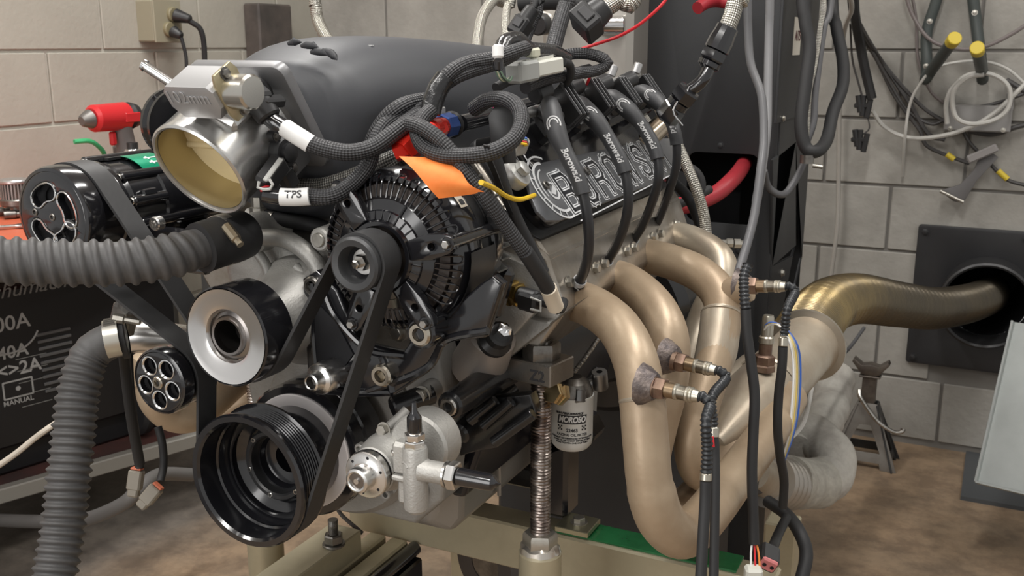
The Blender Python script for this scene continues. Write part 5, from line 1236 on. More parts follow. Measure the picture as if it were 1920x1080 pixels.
# ================================================================== EXHAUST HEADER
def pp(*L): return [P(a, b, d=c) for a, b, c in L]
def header():
    t = thing('exhaust_header', 'heat tanned four tube exhaust header sweeping down the near side of the engine', 'exhaust header', P(1250, 1050, d=1.15))
    r = .0242
    T = [pp((1022, 556, 1.24), (1060, 560, 1.215), (1108, 574, 1.17), (1158, 612, 1.12), (1190, 672, 1.08), (1203, 740, 1.065), (1211, 830, 1.06), (1219, 910, 1.065), (1240, 975, 1.08), (1280, 1003, 1.11), (1325, 965, 1.17), (1385, 885, 1.27), (1440, 810, 1.37), (1480, 745, 1.46)),
         pp((1100, 505, 1.34), (1135, 515, 1.32), (1185, 535, 1.28), (1232, 580, 1.23), (1255, 640, 1.20), (1252, 720, 1.20), (1232, 800, 1.21), (1218, 870, 1.22), (1222, 930, 1.24), (1255, 965, 1.27), (1300, 935, 1.32), (1370, 850, 1.40), (1440, 755, 1.50)),
         pp((1168, 470, 1.45), (1205, 478, 1.42), (1262, 492, 1.38), (1318, 518, 1.34), (1352, 560, 1.31), (1352, 620, 1.29), (1335, 690, 1.27), (1310, 770, 1.25), (1300, 840, 1.25), (1315, 885, 1.28), (1350, 865, 1.33), (1395, 800, 1.40), (1450, 725, 1.50)),
         pp((1215, 438, 1.56), (1250, 442, 1.54), (1300, 455, 1.50), (1345, 485, 1.47), (1352, 530, 1.45), (1325, 590, 1.43), (1302, 660, 1.42), (1290, 730, 1.42), (1310, 770, 1.43), (1350, 740, 1.47), (1410, 690, 1.54))]
    for k, pts in enumerate(T):
        m = M(); rr = r*(1.0 if k else 1.02)
        tb = m.tube(pts, (lambda s, L, rr=rr: rr*(1.0 if s < L*.40 else 1.06)) if k == 0 else rr, 32, step=.008)
        o = obj('primary_tube', m, headr if k < 2 else headl if k == 3 else headr, t, angle=60)
    # port flange plates
    for k, (pt) in enumerate((P(1035, 556, d=1.232), P(1108, 508, d=1.34), P(1178, 470, d=1.45), P(1222, 438, d=1.56))):
        G = frame(pt, (0, 1, 0), (-.1, 0, 1)); obj('port_flange', tm(plate([rrect(-.042, -.027, .042, .027, .014)], .010, .001), G), mat('header_flange_steel', (.34, .29, .23), .4, .7), t)
    # weld collar on tube 1 and big slip tube from tube 3
    def ring(px, py, d, dr, rr, w=.004, nm='weld_bead', mt=None):
        c = P(px, py, d=d); obj(nm, M().lathe([(rr-.003, -w), (rr+.0018, -w*.5), (rr+.0024, 0), (rr+.0018, w*.5), (rr-.003, w)], c, dr, 36), mt or headl, t)
    ring(1207, 748, 1.064, (P(1204, 740, d=1.065)-P(1211, 790, d=1.06)), .0246)
    ring(1353, 590, 1.30, (P(1354, 570, d=1.305)-P(1350, 610, d=1.29)), .0246)
    slip = M().tube(pp((1352, 592, 1.30), (1345, 650, 1.283), (1332, 700, 1.27)), lambda s, T: .0262 if s < T-.03 else .0262-.0022*(s-T+.03)/.03, 32); obj('slip_sleeve', slip, headl, t)
    # collector
    c0, c1 = P(1432, 735, d=1.49), P(1515, 648, d=1.66)
    d = (c1-c0).normalized(); L = (c1-c0).length
    obj('collector', M().lathe([(0, -.21), (.018, -.20), (.036, -.13), (.050, -.06), (.050, 0), (.049, L-.02), (.052, L), (.047, L), (.046, L-.03), (.0, L-.04)], c0, d, 40), headl, t)
    obj('collector_flange', M().lathe([(.048, L-.004), (.062, L-.002), (.062, L+.004), (.048, L+.004)], c0, d, 40, close=True), mat('zinc_clamp_flange', (.42, .38, .32), .35, .8), t)
    obj('collector_seam', M().lathe([(.051, .004), (.0535, .008), (.051, .012)], c0, d, 40), headl, t)
    q = P(1530, 680, d=1.68); obj('clamp_bolt', bolt_hex(q, (.6, -.7, .2), .012, .012), zinc, t)
    for k in range(12):      # bare scrape marks on the collector
        pass
    # oxygen sensor bungs with rough weld
    for (px, py, dd, dx) in ((1222, 724, 1.035, (1, -.15, .0)), (1262, 672, 1.165, (1, -.15, .0)), (1398, 536, 1.29, (1, -.1, .05))):
        c = P(px, py, d=dd); m = M().lathe([(.022, -.012), (.020, -.006), (.0165, .0), (.014, .005), (.0, .006)], c, dx, 28)
        m.v = [tuple(V(v)+V((noise.noise(V(v)*90), noise.noise(V(v)*90+V((7, 0, 0))), noise.noise(V(v)*90+V((0, 9, 0)))))*.0016) for v in m.v]
        obj('sensor_bung', m, weldm, t, angle=60)
    # branch stub joining tube 3 to the sensor
    obj('sensor_stub', M().tube(pp((1352, 560, 1.31), (1375, 548, 1.30), (1400, 537, 1.288)), .020, 20), headr, t)
header()
bandm = mat('corrugated_black_conduit', (.02, .022, .025), .36, 0)
def o2(px, py, dd, dirv, path, lab, blab, tail=None, tip=None):
    c = P(px, py, d=dd); d = V(dirv).normalized()
    t = thing('oxygen_sensor', lab, 'sensor', c)
    obj('hex_body', M().lathe([(.008, .0), (.0110, .001), (.0118, .003), (.0118, .010), (.0110, .012), (.008, .012)], c, d, 6), brownst, t)
    obj('thread_collar', M().cyl(c-d*.004, c+d*.001, .0112), brownst, t)
    obj('shell', M().lathe([(.0082, .011), (.0082, .022), (.0074, .023), (.0074, .034), (.0062, .035)], c, d, 24), mat('browned_shell', (.32, .24, .15), .34, .9, (.24, .17, .11), 40), t)
    obj('crimp', M().lathe([(.0080, .022), (.0086, .023), (.0086, .025), (.0074, .026), (.0074, .034), (.0082, .035), (.0082, .037), (.0070, .038), (.0080, .039), (.0080, .041), (.0068, .042), (.0060, .048), (.0, .049)], c, d, 24), mat('pale_crimp', (.48, .45, .38), .32, .9), t)
    e = c+d*.047
    m = M().tube([e, e+d*.007, e+d*.013+V((0, 0, -.007))]+pp(*path[1:]), corr(.0052, .0009, .0048), 16, step=.0010)
    single('sensor_conduit', m, bandm, blab, 'conduit', angle=80)
    return e
o2(1228, 726, 1.03, (1, -.10, -.02), ((1317, 752, .98), (1324, 790, .98), (1326, 840, .985), (1324, 885, .99)), 'brown oxygen sensor on the nearest header tube, lowest of the three side ones', 'corrugated black conduit drooping from the lowest oxygen sensor')
o2(1268, 678, 1.155, (1, -.10, -.05), ((1326, 705, 1.10), (1335, 745, 1.09), (1337, 790, 1.09), (1337, 800, 1.09)), 'brown oxygen sensor on the second header tube, just above the lowest one', 'corrugated black conduit drooping from the middle oxygen sensor')
o2(1402, 536, 1.275, (1, -.05, .10), ((1472, 545, 1.22), (1476, 580, 1.22), (1472, 615, 1.225), (1470, 630, 1.225)), 'brown oxygen sensor pointing right from the third header tube', 'corrugated black conduit drooping from the upper right oxygen sensor')
def sleeve(pts, r, m, lab, cat='cable', name='cable_sleeve', tip=None, tipm=None, **k):
    return single(name, M().tube(pp(*pts), r, 12, **k), m, lab, cat)
for pts, lab in ((((1324, 886, .99), (1323, 902, .99)), 'pale crimp collar under the lowest sensor conduit'), (((1338, 800, 1.09), (1338, 820, 1.09)), 'pale crimp collar under the middle sensor conduit'), (((1469, 632, 1.225), (1468, 650, 1.225)), 'pale crimp collar under the upper right sensor conduit')):
    q = pp(*pts); single('crimp_collar', M().cyl(q[0], q[1], .0060, ch=.0012), mat('pale_crimp', (.48, .45, .38), .32, .9), lab, 'collar')
sleeve(((1323, 902, .99), (1322, 940, .99), (1318, 1010, .985), (1313, 1100, .98)), .0056, rubber, 'black sleeve hanging straight down from the lowest oxygen sensor')
sleeve(((1338, 820, 1.09), (1340, 835, 1.09), (1341, 900, 1.085), (1340, 980, 1.08), (1338, 1100, 1.07)), .0052, rubber, 'black sleeve hanging beside and behind the first one')
sleeve(((1468, 650, 1.225), (1466, 690, 1.23), (1460, 740, 1.24), (1458, 800, 1.25), (1462, 850, 1.27), (1470, 900, 1.3), (1468, 950, 1.32)), .0058, rubber, 'black sleeve hanging from the upper right oxygen sensor past the collector')
# conduit hanging from above: second corrugated piece with long sleeve down
single('sensor_conduit', M().tube(pp((1402, 497, 1.2), (1395, 520, 1.195), (1396, 560, 1.19), (1398, 580, 1.19)), corr(.0058, .0009, .0048), 16, step=.0012), bandm, 'short corrugated conduit in front of the upper right sensor bung', 'conduit', angle=80)
sleeve(((1398, 580, 1.19), (1400, 620, 1.19), (1408, 680, 1.19), (1415, 740, 1.19), (1413, 800, 1.19), (1410, 880, 1.19), (1412, 960, 1.19), (1414, 1020, 1.19)), .0062, rubber, 'long black sleeve hanging in front of the collector down to the white connector')
for k, (c_, l) in enumerate(((white, 'thin white wire leaving the long black sleeve'), (redw, 'thin red wire leaving the long black sleeve'), (mat('orange_wire', (.75, .25, .05), .4), 'thin orange wire leaving the long black sleeve'))):
    single('lead_wire', M().tube(pp((1411+3*k, 1015, 1.19), (1408+7*k, 1035, 1.185), (1408+8*k, 1065, 1.18), (1406+6*k, 1080, 1.18)), .0013, 6), c_, l, 'wire')
single('plug_connector', M().box(P(1412, 1080, d=1.18), (.020, .018, .024), Euler((0, 0, .4)).to_matrix(), ch=.003), lightc, 'pale grey plug at the bottom edge under the long black sleeve', 'connector')
for k, (c_, l) in enumerate(((redw, 'red wire in the gap of the sleeve beside the header'),)):
    single('lead_wire', M().tube(pp((1336, 818, 1.085), (1338, 838, 1.085)), .0016, 6), c_, l, 'wire')
pk = thing('pink_connector', 'pink ended black connector hanging low beside the sleeve', 'connector', P(1440, 1045, d=1.25))
q = P(1440, 1045, d=1.25); R = Euler((.3, .4, .3)).to_matrix()
obj('connector_shell', M().box(q, (.024, .03, .022), R, ch=.003), plastic, pk)
obj('seal', M().box(q+R @ V((0, -.014, .002)), (.020, .006, .018), R, ch=.002), mat('pink_seal', (.62, .20, .20), .5), pk)
for s in (-1, 1): obj('cavity', M().cyl(q+R @ V((.005*s, -.0165, .002)), q+R @ V((.005*s, -.018, .002)), .0025, seg=12), voidm, pk)
sleeve(((1475, 970, 1.5), (1460, 1000, 1.45), (1448, 1030, 1.32)), .007, rubber, 'short black sleeve ending at the pink connector')
sleeve(((1440, 940, 1.6), (1475, 965, 1.55), (1500, 1000, 1.5), (1512, 1040, 1.48), (1502, 1090, 1.46)), .010, rubber, 'black sleeve curving down at the right of the pink connector')
# upright sensor on top of the collector with coloured wires
def o2v():
    c = P(1432, 690, d=1.44); d = V((.02, .05, 1)).normalized()
    t = thing('oxygen_sensor', 'upright oxygen sensor standing on the collector with loose coloured wires', 'sensor', c)
    obj('hex_body', M().lathe([(0, -.004), (.016, -.004), (.016, .004), (.0145, .006), (.0150, .008), (.0150, .018), (.012, .020), (.010, .021)], c, d, 6), brownst, t)
    obj('shell', M().lathe([(.0095, .020), (.0095, .036), (.0088, .037)], c, d, 24), brownst, t)
    obj('crimp', M().lathe([(.0088, .036), (.0110, .038), (.0110, .046), (.0088, .048), (.0085, .075), (.007, .078), (0, .079)], c, d, 24), mat('pale_crimp', (.48, .45, .38), .32, .9), t)
    top = (1440, 612)
    for k, (mm, l) in enumerate(((white, 'white'), (mat('cream_wire', (.62, .56, .40), .4), 'cream'), (mat('yellow_tan_wire', (.60, .45, .12), .4), 'yellow tan'), (mat('grey_wire', (.3, .3, .3), .4), 'grey'), (bluew, 'dark blue'))):
        e = k*3.2
        single('sensor_wire', M().tube(pp((1432, 630, 1.43), (1436, 614-k, 1.42), (1452, 607-k*.5, 1.41), (1468+e*.5, 618, 1.40), (1483+e, 650, 1.39), (1488+e, 700, 1.385), (1484+e, 770, 1.38), (1478+e*.6, 820, 1.38), (1466+e*.4, 862, 1.38)), .0017, 6), mm, f'thin {l} wire arching off the upright sensor and down past the collector', 'wire')
o2v()
single('heavy_lead', M().tube(pp((1525, 700, 1.75), (1520, 740, 1.7), (1508, 790, 1.65), (1490, 815, 1.6), (1474, 825, 1.55)), .0035, 8), mat('white_grey_cable', (.48, .47, .44), .45), 'grey wire dropping from the clamp bolt beside the wrapped pipe', 'wire')
single('floor_wire', M().tube(pp((1620, 615, 2.7), (1590, 655, 2.6), (1550, 690, 2.4), (1520, 708, 2.2), (1492, 722, 2.0)), .005, 8), cable, 'thin dark cable crossing the blocks under the flex duct', 'cable')
# ---------------------------------------------------------------- flex duct to the wall
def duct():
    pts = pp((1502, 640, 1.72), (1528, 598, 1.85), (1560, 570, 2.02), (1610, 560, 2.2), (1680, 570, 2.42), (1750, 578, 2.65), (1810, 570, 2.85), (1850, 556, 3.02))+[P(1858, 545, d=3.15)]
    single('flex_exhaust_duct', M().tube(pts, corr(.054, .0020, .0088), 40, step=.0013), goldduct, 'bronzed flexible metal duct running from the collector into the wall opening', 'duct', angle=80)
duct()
# ================================================================== IGNITION COILS, PLUG WIRES
def coils():
    rail = single('coil_rail', M().cyl(P(955, 225, d=1.10), P(1195, 140, d=1.50), .0062, ch=.001), machb, 'bright metal tube rail carrying the ignition coils', 'rail')
    lab = ['first ignition coil, nearest the alternator', 'second ignition coil from the alternator', 'third ignition coil from the alternator', 'rearmost ignition coil beside the black hose fitting']
    pos = [(1014, 172, 1.155), (1075, 162, 1.26), (1130, 158, 1.35), (1178, 152, 1.445)]
    for k, (px, py, d) in enumerate(pos):
        c = P(px, py, d=d); t = thing('ignition_coil', lab[k], 'ignition coil', c-V((0, 0, .07)), 'ignition coils on the rail')
        ax = V((.35, .9, .28)).normalized()
        obj('rail_clamp', M().cyl(c-ax*.012, c+ax*.011, .0125, ch=.002), plastic, t)
        s = V((.707, 0, .707)); b = c+ax*.010+V((.004, 0, .008))
        obj('post', M().cyl(b, b+V((.0035, .004, .014)), .0065, ch=.001), machb, t)
        R = frame((0, 0, 0), ax, (.6, 0, -.8)).to_3x3()
        obj('coil_body', M().box(c+V((-.004, .035, -.036)), (.056, .042, .028), R, ch=.005), powder, t)
        for j in range(3): obj('core_fin', M().box(c+V((.018, .030+.012*j, -.016)), (.004, .046, .030), R, ch=.0015), mat('satin_fin', (.05, .05, .052), .3, .3), t)
        obj('tower', M().cyl(c+V((.002, .004, -.020)), c+V((.024, -.006, -.032)), .0125, .0115, ch=.002), plastic, t)
        obj('mount_screw', bolt_hex(c+V((-.01, .05, -.07)), (.6, -.3, .7), .006, .006), zinc, t)
    # black base plate under the coils
    F = frame(P(985, 300, d=1.17), (0, 1, 0), (-.55, 0, .83))
    single('coil_bracket', M().box(F @ V((.21, .035, .0)), (.46, .060, .006), F.to_3x3(), ch=.002), satin, 'black plate bracket under the four ignition coils', 'bracket')
coils()
def wires():
    W = [(((1030, 192, 1.135), (1036, 218, 1.12), (1046, 255, 1.11), (1062, 290, 1.105), (1084, 335, 1.10), (1099, 390, 1.10), (1104, 440, 1.11), (1100, 490, 1.13), (1086, 528, 1.16), (1062, 562, 1.19)), 'spark plug wire nearest the alternator'),
         (((1082, 192, 1.24), (1098, 206, 1.22), (1122, 232, 1.21), (1146, 268, 1.205), (1168, 312, 1.20), (1178, 360, 1.20), (1174, 410, 1.215), (1158, 455, 1.24), (1138, 490, 1.27), (1112, 524, 1.30)), 'second spark plug wire from the alternator'),
         (((1142, 180, 1.33), (1158, 190, 1.31), (1184, 212, 1.30), (1208, 242, 1.295), (1230, 285, 1.29), (1235, 330, 1.29), (1224, 375, 1.31), (1206, 420, 1.34), (1186, 452, 1.37), (1166, 482, 1.40)), 'third spark plug wire from the alternator'),
         (((1196, 172, 1.43), (1212, 176, 1.41), (1236, 194, 1.39), (1256, 222, 1.38), (1268, 262, 1.37), (1268, 310, 1.38), (1256, 355, 1.40), (1242, 395, 1.43), (1228, 425, 1.47), (1212, 450, 1.50)), 'rearmost spark plug wire')]
    for pts, lab in W:
        q = pp(*pts); tb = M().tube(q, .0061, 16); T = tb.L[-1]
        t = thing('spark_plug_wire', lab, 'plug wire', q[-1], 'spark plug wires')
        obj('wire_core', tb, wireR, t)
        bl = .125
        def prof(s, L): 
            if s < .012: return .0095+.0022*s/.012
            if s < .045: return .0117
            if s < .07: return .0117-(s-.045)/.025*.0027
            return .0090
        sub = [p for p, l in zip(tb.pts, tb.L) if l <= bl]
        b = M().tube(sub, prof, 20, smooth=False); bo = obj('coil_boot', b, boot, t)
        # printed swirl and word
        ph = phi_to(b, .07, CAM); 
        sw = M()
        def arcp(r0, r1, a0, a1, cx=0, cy=0):
            a0, a1 = math.radians(a0), math.radians(a1); k = 14
            return [(cx+r0*math.cos(a0+(a1-a0)*i/k), cy+r0*math.sin(a0+(a1-a0)*i/k)) for i in range(k+1)]+[(cx+r1*math.cos(a1-(a1-a0)*i/k), cy+r1*math.sin(a1-(a1-a0)*i/k)) for i in range(k+1)]
        pm = mat('pale_boot_print', (.50, .50, .50), .5)
        for r0, r1, a0, a1 in ((.0072, .0090, 60, 300), (.0042, .0058, 80, 300)):
            obj('printed_swirl', wrap_text(plate([arcp(r0, r1, a0, a1)], .0004), b, .040, ph, .0119), pm, bo, smooth=False)
        tx = text('Borowski', .0105, .0002, .0003, shear=.2)
        obj('printed_name', wrap_text(tx, b, .088, ph, .0092), pm, bo, smooth=False)
        # plug end boot
        sub = [p for p, l in zip(tb.pts, tb.L) if l >= T-.045]
        pb = M().tube(sub, lambda s, L: .0076 if s > .003 else .007, 18, smooth=False); po = obj('plug_boot', pb, wireR, t)
        obj('boot_ring', M().tube(sub[:2], .0079, 18, smooth=False), mat('pale_boot_print', (.50, .50, .50), .5), po)
        ph = phi_to(pb, .02, CAM)
        obj('printed_swirl', wrap_text(plate([arcp(.0050, .0066, 60, 300)], .0004), pb, .013, ph, .0078), pm, po, smooth=False)
        obj('printed_name', wrap_text(text('Bor', .010, .0002, .0003, shear=.2), pb, .026, ph, .0078), pm, po, smooth=False)
wires()
# ================================================================== HARNESS AND SMALL CABLES
def cab(name, lab, cat, pts, r, m, seg=14, **k):
    pts = list(pts)     # cables that leave the picture at the top carry on up towards the ceiling
    if pts[0][1] < -15: pts.insert(0, (pts[0][0]+(pts[0][0]-pts[1][0])*1.2, pts[0][1]-420, pts[0][2]))
    if pts[-1][1] < -15 and name != 'red_wire': pts.append((pts[-1][0]+(pts[-1][0]-pts[-2][0])*1.2, pts[-1][1]-420, pts[-1][2]))
    return single(name, M().tube(pp(*pts), r, seg, **k), m, lab, cat)
sl = .0088
cab('braided_harness', 'black braided harness sagging from the throttle connector to the knot', 'harness', ((578, 268, .98), (610, 279, .98), (655, 286, .98), (700, 276, .985), (740, 248, .99), (770, 225, 1.0), (800, 208, 1.02)), .0086, bblack)
cab('white_sleeve', 'white heat shrink sleeve on the harness by the throttle body', 'sleeve', ((535, 240, .985), (555, 253, .98), (582, 270, .98)), .0092, white, smooth=True)
cab('taped_harness_end', 'shiny taped harness end below the round throttle connector', 'harness', ((497, 205, .99), (510, 225, .985), (537, 242, .985)), .0085, gloss)
cab('braided_harness', 'black braided harness rising from behind into the knot, left strand', 'harness', ((690, 300, 1.03), (700, 262, 1.02), (722, 225, 1.01), (752, 200, 1.005), (785, 190, 1.02), (815, 188, 1.03)), .0084, bblack)
cab('braided_harness', 'black braided harness dropping from the knot towards the position sensor', 'harness', ((580, 368, .99), (622, 368, .99), (660, 345, 1.0), (690, 310, 1.0), (702, 270, 1.0), (725, 232, 1.005), (760, 212, 1.01), (800, 200, 1.02)), .0082, bblack)
wsl = cab('white_sleeve', 'white TPS marked sleeve under the throttle body', 'sleeve', ((526, 369, .985), (552, 370, .985), (580, 368, .985)), .0090, white)
m = text('TPS', .011, .0002, .0002); tbq = M().tube(pp((526, 369, .985), (552, 370, .985), (580, 368, .985)), .0090, 14)
obj('printed_letters', wrap_text(m, tbq, .014, phi_to(tbq, .014, CAM)-.3, .0092), ink, wsl, smooth=False)
cab('taped_harness_end', 'shiny taped harness end left of the TPS sleeve', 'harness', ((495, 364, .985), (510, 367, .985), (528, 369, .985)), .0082, gloss)
cab('braided_harness', 'steel grey braided hose passing behind the TPS sleeve', 'hose', ((540, 350, 1.08), (600, 352, 1.08), (660, 335, 1.07), (710, 312, 1.06), (760, 290, 1.05)), .0105, bdark)
cab('braided_harness', 'thinner steel grey braided hose below the first behind the TPS sleeve', 'hose', ((560, 372, 1.08), (615, 368, 1.08), (670, 355, 1.07), (715, 330, 1.06), (755, 305, 1.05)), .0095, bdark)
# main taped trunk
cab('taped_harness', 'taped glossy harness stem climbing from the knot', 'harness', ((806, 212, 1.01), (812, 190, 1.01), (822, 165, 1.01), (836, 146, 1.01)), .0110, mat('wrinkled_gloss_tape', (.014, .014, .015), .2, 0, bump=.9, bscale=120, coat=.4))
cab('braided_harness', 'black braided harness from the taped trunk up to the white tube, upper strand', 'harness', ((832, 150, 1.01), (850, 132, 1.01), (880, 118, 1.02), (925, 110, 1.03), (960, 98, 1.04), (985, 90, 1.06)), .0078, bblack)
cab('braided_harness', 'black braided harness just under the upper strand', 'harness', ((836, 156, 1.015), (858, 142, 1.015), (890, 130, 1.025), (930, 118, 1.035), (965, 100, 1.05)), .0075, bblack)
cab('braided_harness', 'large braided loop from the knot round the orange tag and coil', 'harness', ((808, 208, .995), (792, 222, .985), (782, 245, .975), (795, 275, .965), (830, 291, .955), (880, 292, .95), (925, 284, .95), (962, 262, .955), (978, 230, .965), (970, 200, .98), (945, 186, 1.0), (915, 188, 1.02), (888, 205, 1.04)), .0080, bblack)
cab('braided_harness', 'black braided harness running from the knot down across the alternator to the temperature sensor', 'harness', ((768, 232, .97), (790, 238, .96), (820, 258, .955), (850, 290, .955), (880, 330, .955), (915, 375, .96), (950, 425, .975), (985, 475, .99), (1010, 510, 1.01), (1026, 535, 1.03)), .0075, bblack)
cab('black_sleeve_end', 'smooth black sleeve at the lower end of the alternator harness', 'sleeve', ((985, 472, .988), (1008, 508, 1.008), (1030, 545, 1.035)), .0082, rubber)
cab('cream_sleeve', 'cream heat shrink tip at the end of the alternator harness', 'sleeve', ((1028, 540, 1.03), (1034, 556, 1.045), (1042, 576, 1.06)), .0088, mat('cream_heatshrink', (.66, .58, .46), .5))
cab('thin_black_cable', 'smooth black cable behind the braided alternator harness', 'cable', ((925, 270, 1.02), (940, 330, 1.03), (965, 400, 1.05), (1000, 470, 1.07), (1020, 510, 1.08)), .0060, rubber)
cab('braided_harness', 'upper braided arc behind the silver rail', 'harness', ((1050, 105, 1.2), (1085, 100, 1.2), (1120, 105, 1.2), (1140, 118, 1.2), (1120, 132, 1.2), (1080, 138, 1.18), (1020, 150, 1.14), (985, 165, 1.10)), .0068, bblack)
cab('thin_black_cable', 'thin black cable lying under the braided arc', 'cable', ((1105, 128, 1.21), (1060, 140, 1.18), (1010, 148, 1.14), (960, 150, 1.1), (930, 165, 1.08)), .0055, rubber)
cab('taped_harness', 'thick glossy harness arching over the white tube to the connector', 'harness', ((940, 100, 1.04), (948, 80, 1.05), (972, 75, 1.07), (990, 92, 1.09), (1035, 98, 1.13), (1060, 110, 1.16)), .0090, mat('wrinkled_gloss_tape', (.014, .014, .015), .2, 0, bump=.9, bscale=120, coat=.4))
wt = thing('white_wire_tube', 'white tube with black end hanging at the top of the harness', 'tube', P(934, 140, d=1.03))
obj('tube_sleeve', M().cyl(P(933, 84, d=.99), P(934, 110, d=.99), .0056, ch=.002), white, wt)
obj('black_end', M().cyl(P(934, 110, d=.99), P(935, 132, d=.995), .0054, ch=.002), gloss, wt)
for k in range(5):
    single('thin_wire', M().tube(pp((930+2*k, 132, 1.035), (936+2.4*k, 146, 1.04), (944+3*k, 152, 1.05), (952+2*k, 148-k, 1.06)), .0013, 6), [greenw, mat('cream_wire', (.62, .56, .40), .4), greenw, ink, greenw][k],
           ['leftmost green wire between the white tube and pale connector', 'cream wire between the white tube and pale connector', 'middle green wire under the white tube', 'black thin wire under the white tube', 'rightmost green wire under the white tube'][k], 'wire')
pc = thing('pale_connector', 'pale grey rectangular connector lying across the top harness', 'connector', P(995, 150, d=1.09))
a, b = P(950, 140, d=1.06), P(1060, 118, d=1.14); d = (b-a).normalized(); R = frame((0, 0, 0), d, (0, 0, 1)).to_3x3()
obj('connector_body', M().box(a.lerp(b, .26), ((b-a).length*.34, .022, .022), R, ch=.003), mat('translucent_grey_plastic', (.42, .43, .41), .35, trans=.2), pc)
obj('connector_plug', M().box(a.lerp(b, .62), ((b-a).length*.5, .017, .017), R, ch=.002), lightc, pc)
obj('locking_rib', M().box(a.lerp(b, .55)+V((0, 0, .010)), ((b-a).length*.42, .004, .004), R), lightc, pc)
obj('locking_tab', M().box(a.lerp(b, .42)+V((.0, 0, .018)), (.014, .010, .014), R, ch=.002), mat('cream_tab', (.60, .60, .48), .45), pc)
cab('thin_black_cable', 'black wires leaving the right end of the pale connector', 'cable', ((1055, 116, 1.13), (1068, 122, 1.15), (1070, 140, 1.16), (1062, 155, 1.17)), .0050, rubber)
# blue / red fuel regulator fittings
fr = thing('fuel_regulator', 'red and blue anodised fuel rail fitting under the harness loop', 'fitting', P(800, 300, d=1.04))
a, b = P(760, 290, d=1.045), P(812, 245, d=1.06); dd = (b-a).normalized()
obj('red_elbow', M().tube([P(740, 285, d=1.0), P(768, 274, d=1.0), P(800, 252, d=1.01), P(826, 238, d=1.03)], .0105, 6), redan, fr)
obj('red_hex', M().lathe([(0, -.004), (.0135, -.004), (.015, 0), (.015, .016), (.0135, .019), (0, .019)], P(760, 280, d=1.0), dd, 6), redan, fr)
obj('red_collar', M().cyl(P(808, 243, d=1.01), P(830, 237, d=1.04), .0095, ch=.002), redan, fr)
a = P(828, 238, d=1.05); b = P(862, 230, d=1.085); d = (b-a).normalized()
obj('blue_body', M().lathe([(0, 0), (.0115, 0), (.0135, .002), (.0135, .018), (.012, .020), (0, .020)], a, d, 8), bluean, fr)
obj('printed_square', M().box(a+d*.010+V((.003, -.0125, .003)), (.009, .001, .010), frame((0, 0, 0), d, (0, 0, 1)).to_3x3()), mat('pale_blue_print', (.35, .42, .6), .5), fr, smooth=False)
obj('black_ring', M().cyl(a+d*.020, a+d*.025, .0145, ch=.002), satin, fr)
obj('grey_tab', M().box(P(823, 220, d=1.06), (.014, .006, .022), ch=.001), mat('grey_tab_plastic', (.26, .26, .25), .5), fr)
cab('fuel_rail', 'black fuel rail tube running back from the blue fitting', 'fuel rail', ((862, 232, 1.085), (900, 222, 1.13), (960, 205, 1.2), (1020, 188, 1.28)), .0095, gloss, 20)
def flatstrip(name, lab, cat, pts, w, th, m, wdir=(0, 0, 1)):
    q = resample(pp(*pts), .006); fr_ = frames(q); vs = []; W = V(wdir)
    for p, (t_, a, b) in zip(q, fr_):
        u = (W-t_*W.dot(t_)).normalized(); n_ = t_.cross(u)
        for s1, s2 in ((-1, -1), (1, -1), (1, 1), (-1, 1)): vs.append(p+u*(w/2*s1)+n_*(th/2*s2))
    n = len(q); fs = [[0, 1, 2, 3], [(n-1)*4+k for k in (3, 2, 1, 0)]]+[[i*4+k, i*4+(k+1) % 4, (i+1)*4+(k+1) % 4, (i+1)*4+k] for i in range(n-1) for k in range(4)]
    return single(name, M().add(vs, fs), m, lab, cat, angle=50)
# orange tag: gently bent card
def tag_():
    L0 = pp((748, 293, .955), (775, 318, .952), (802, 350, .950), (822, 372, .955)); L1 = pp((840, 296, .965), (862, 318, .95), (880, 345, .945), (908, 360, .95))
    a = resample(L0, .004); n = len(a); b = resample(L1, .004); m_ = 10; vs = []
    for i in range(n):
        u = i/(n-1); q = b[min(len(b)-1, int(u*(len(b)-1)))]
        for k in range(m_+1):
            v = k/m_; p = a[i].lerp(q, v); p = p+V((.3, -.8, .3))*(.006*math.sin(PI*v)*math.sin(PI*u*1.1)); vs.append(p)
    for v in list(vs): vs.append(v+V((0, .0006, -.0003)))
    N = n*(m_+1); fs = []
    for i in range(n-1):
        for k in range(m_):
            q = [i*(m_+1)+k, i*(m_+1)+k+1, (i+1)*(m_+1)+k+1, (i+1)*(m_+1)+k]; fs.append(q); fs.append([N+j for j in q][::-1])
    single('orange_tag', M().add(vs, fs), orange, 'bright orange card tag hanging over the alternator', 'tag', angle=60)
tag_()
flatstrip('cable_tie', 'long black cable tie hanging from the harness loop past the oil plug', 'cable tie', ((912, 272, .94), (918, 300, .96), (930, 330, 1.0), (945, 370, 1.03), (962, 410, 1.05)), .006, .0015, satin, (1, 0, 0))
single('tie_tab', M().merge(plate([[(-.012, -.03), (.012, -.03), (.013, .022), (0, .036), (-.013, .02)]], .002, .0004), frame(P(942, 252, d=1.03), (1, .3, .1), (.45, .2, .85))), satin, 'flat black tie tab beside the braided loop', 'tab')
def vq(px, py, dd): return P(px, py, d=(vf(px, py)-CAM).dot(FW)-dd)
single('yellow_wire', M().tube([vq(902, 342, .13), vq(925, 352, .085), vq(950, 368, .045), vq(975, 374, .025), vq(1002, 366, .008)], .0026, 8), yellow, 'short yellow wire sagging onto the valve cover dial', 'wire')
cab('red_wire', 'red wire rising across the tank to the top of the picture', 'wire', ((1045, 105, 1.25), (1080, 95, 1.25), (1120, 82, 1.25), (1160, 68, 1.24), (1200, 45, 1.22), (1240, 10, 1.2), (1260, -20, 1.2)), .0020, redw, 8)
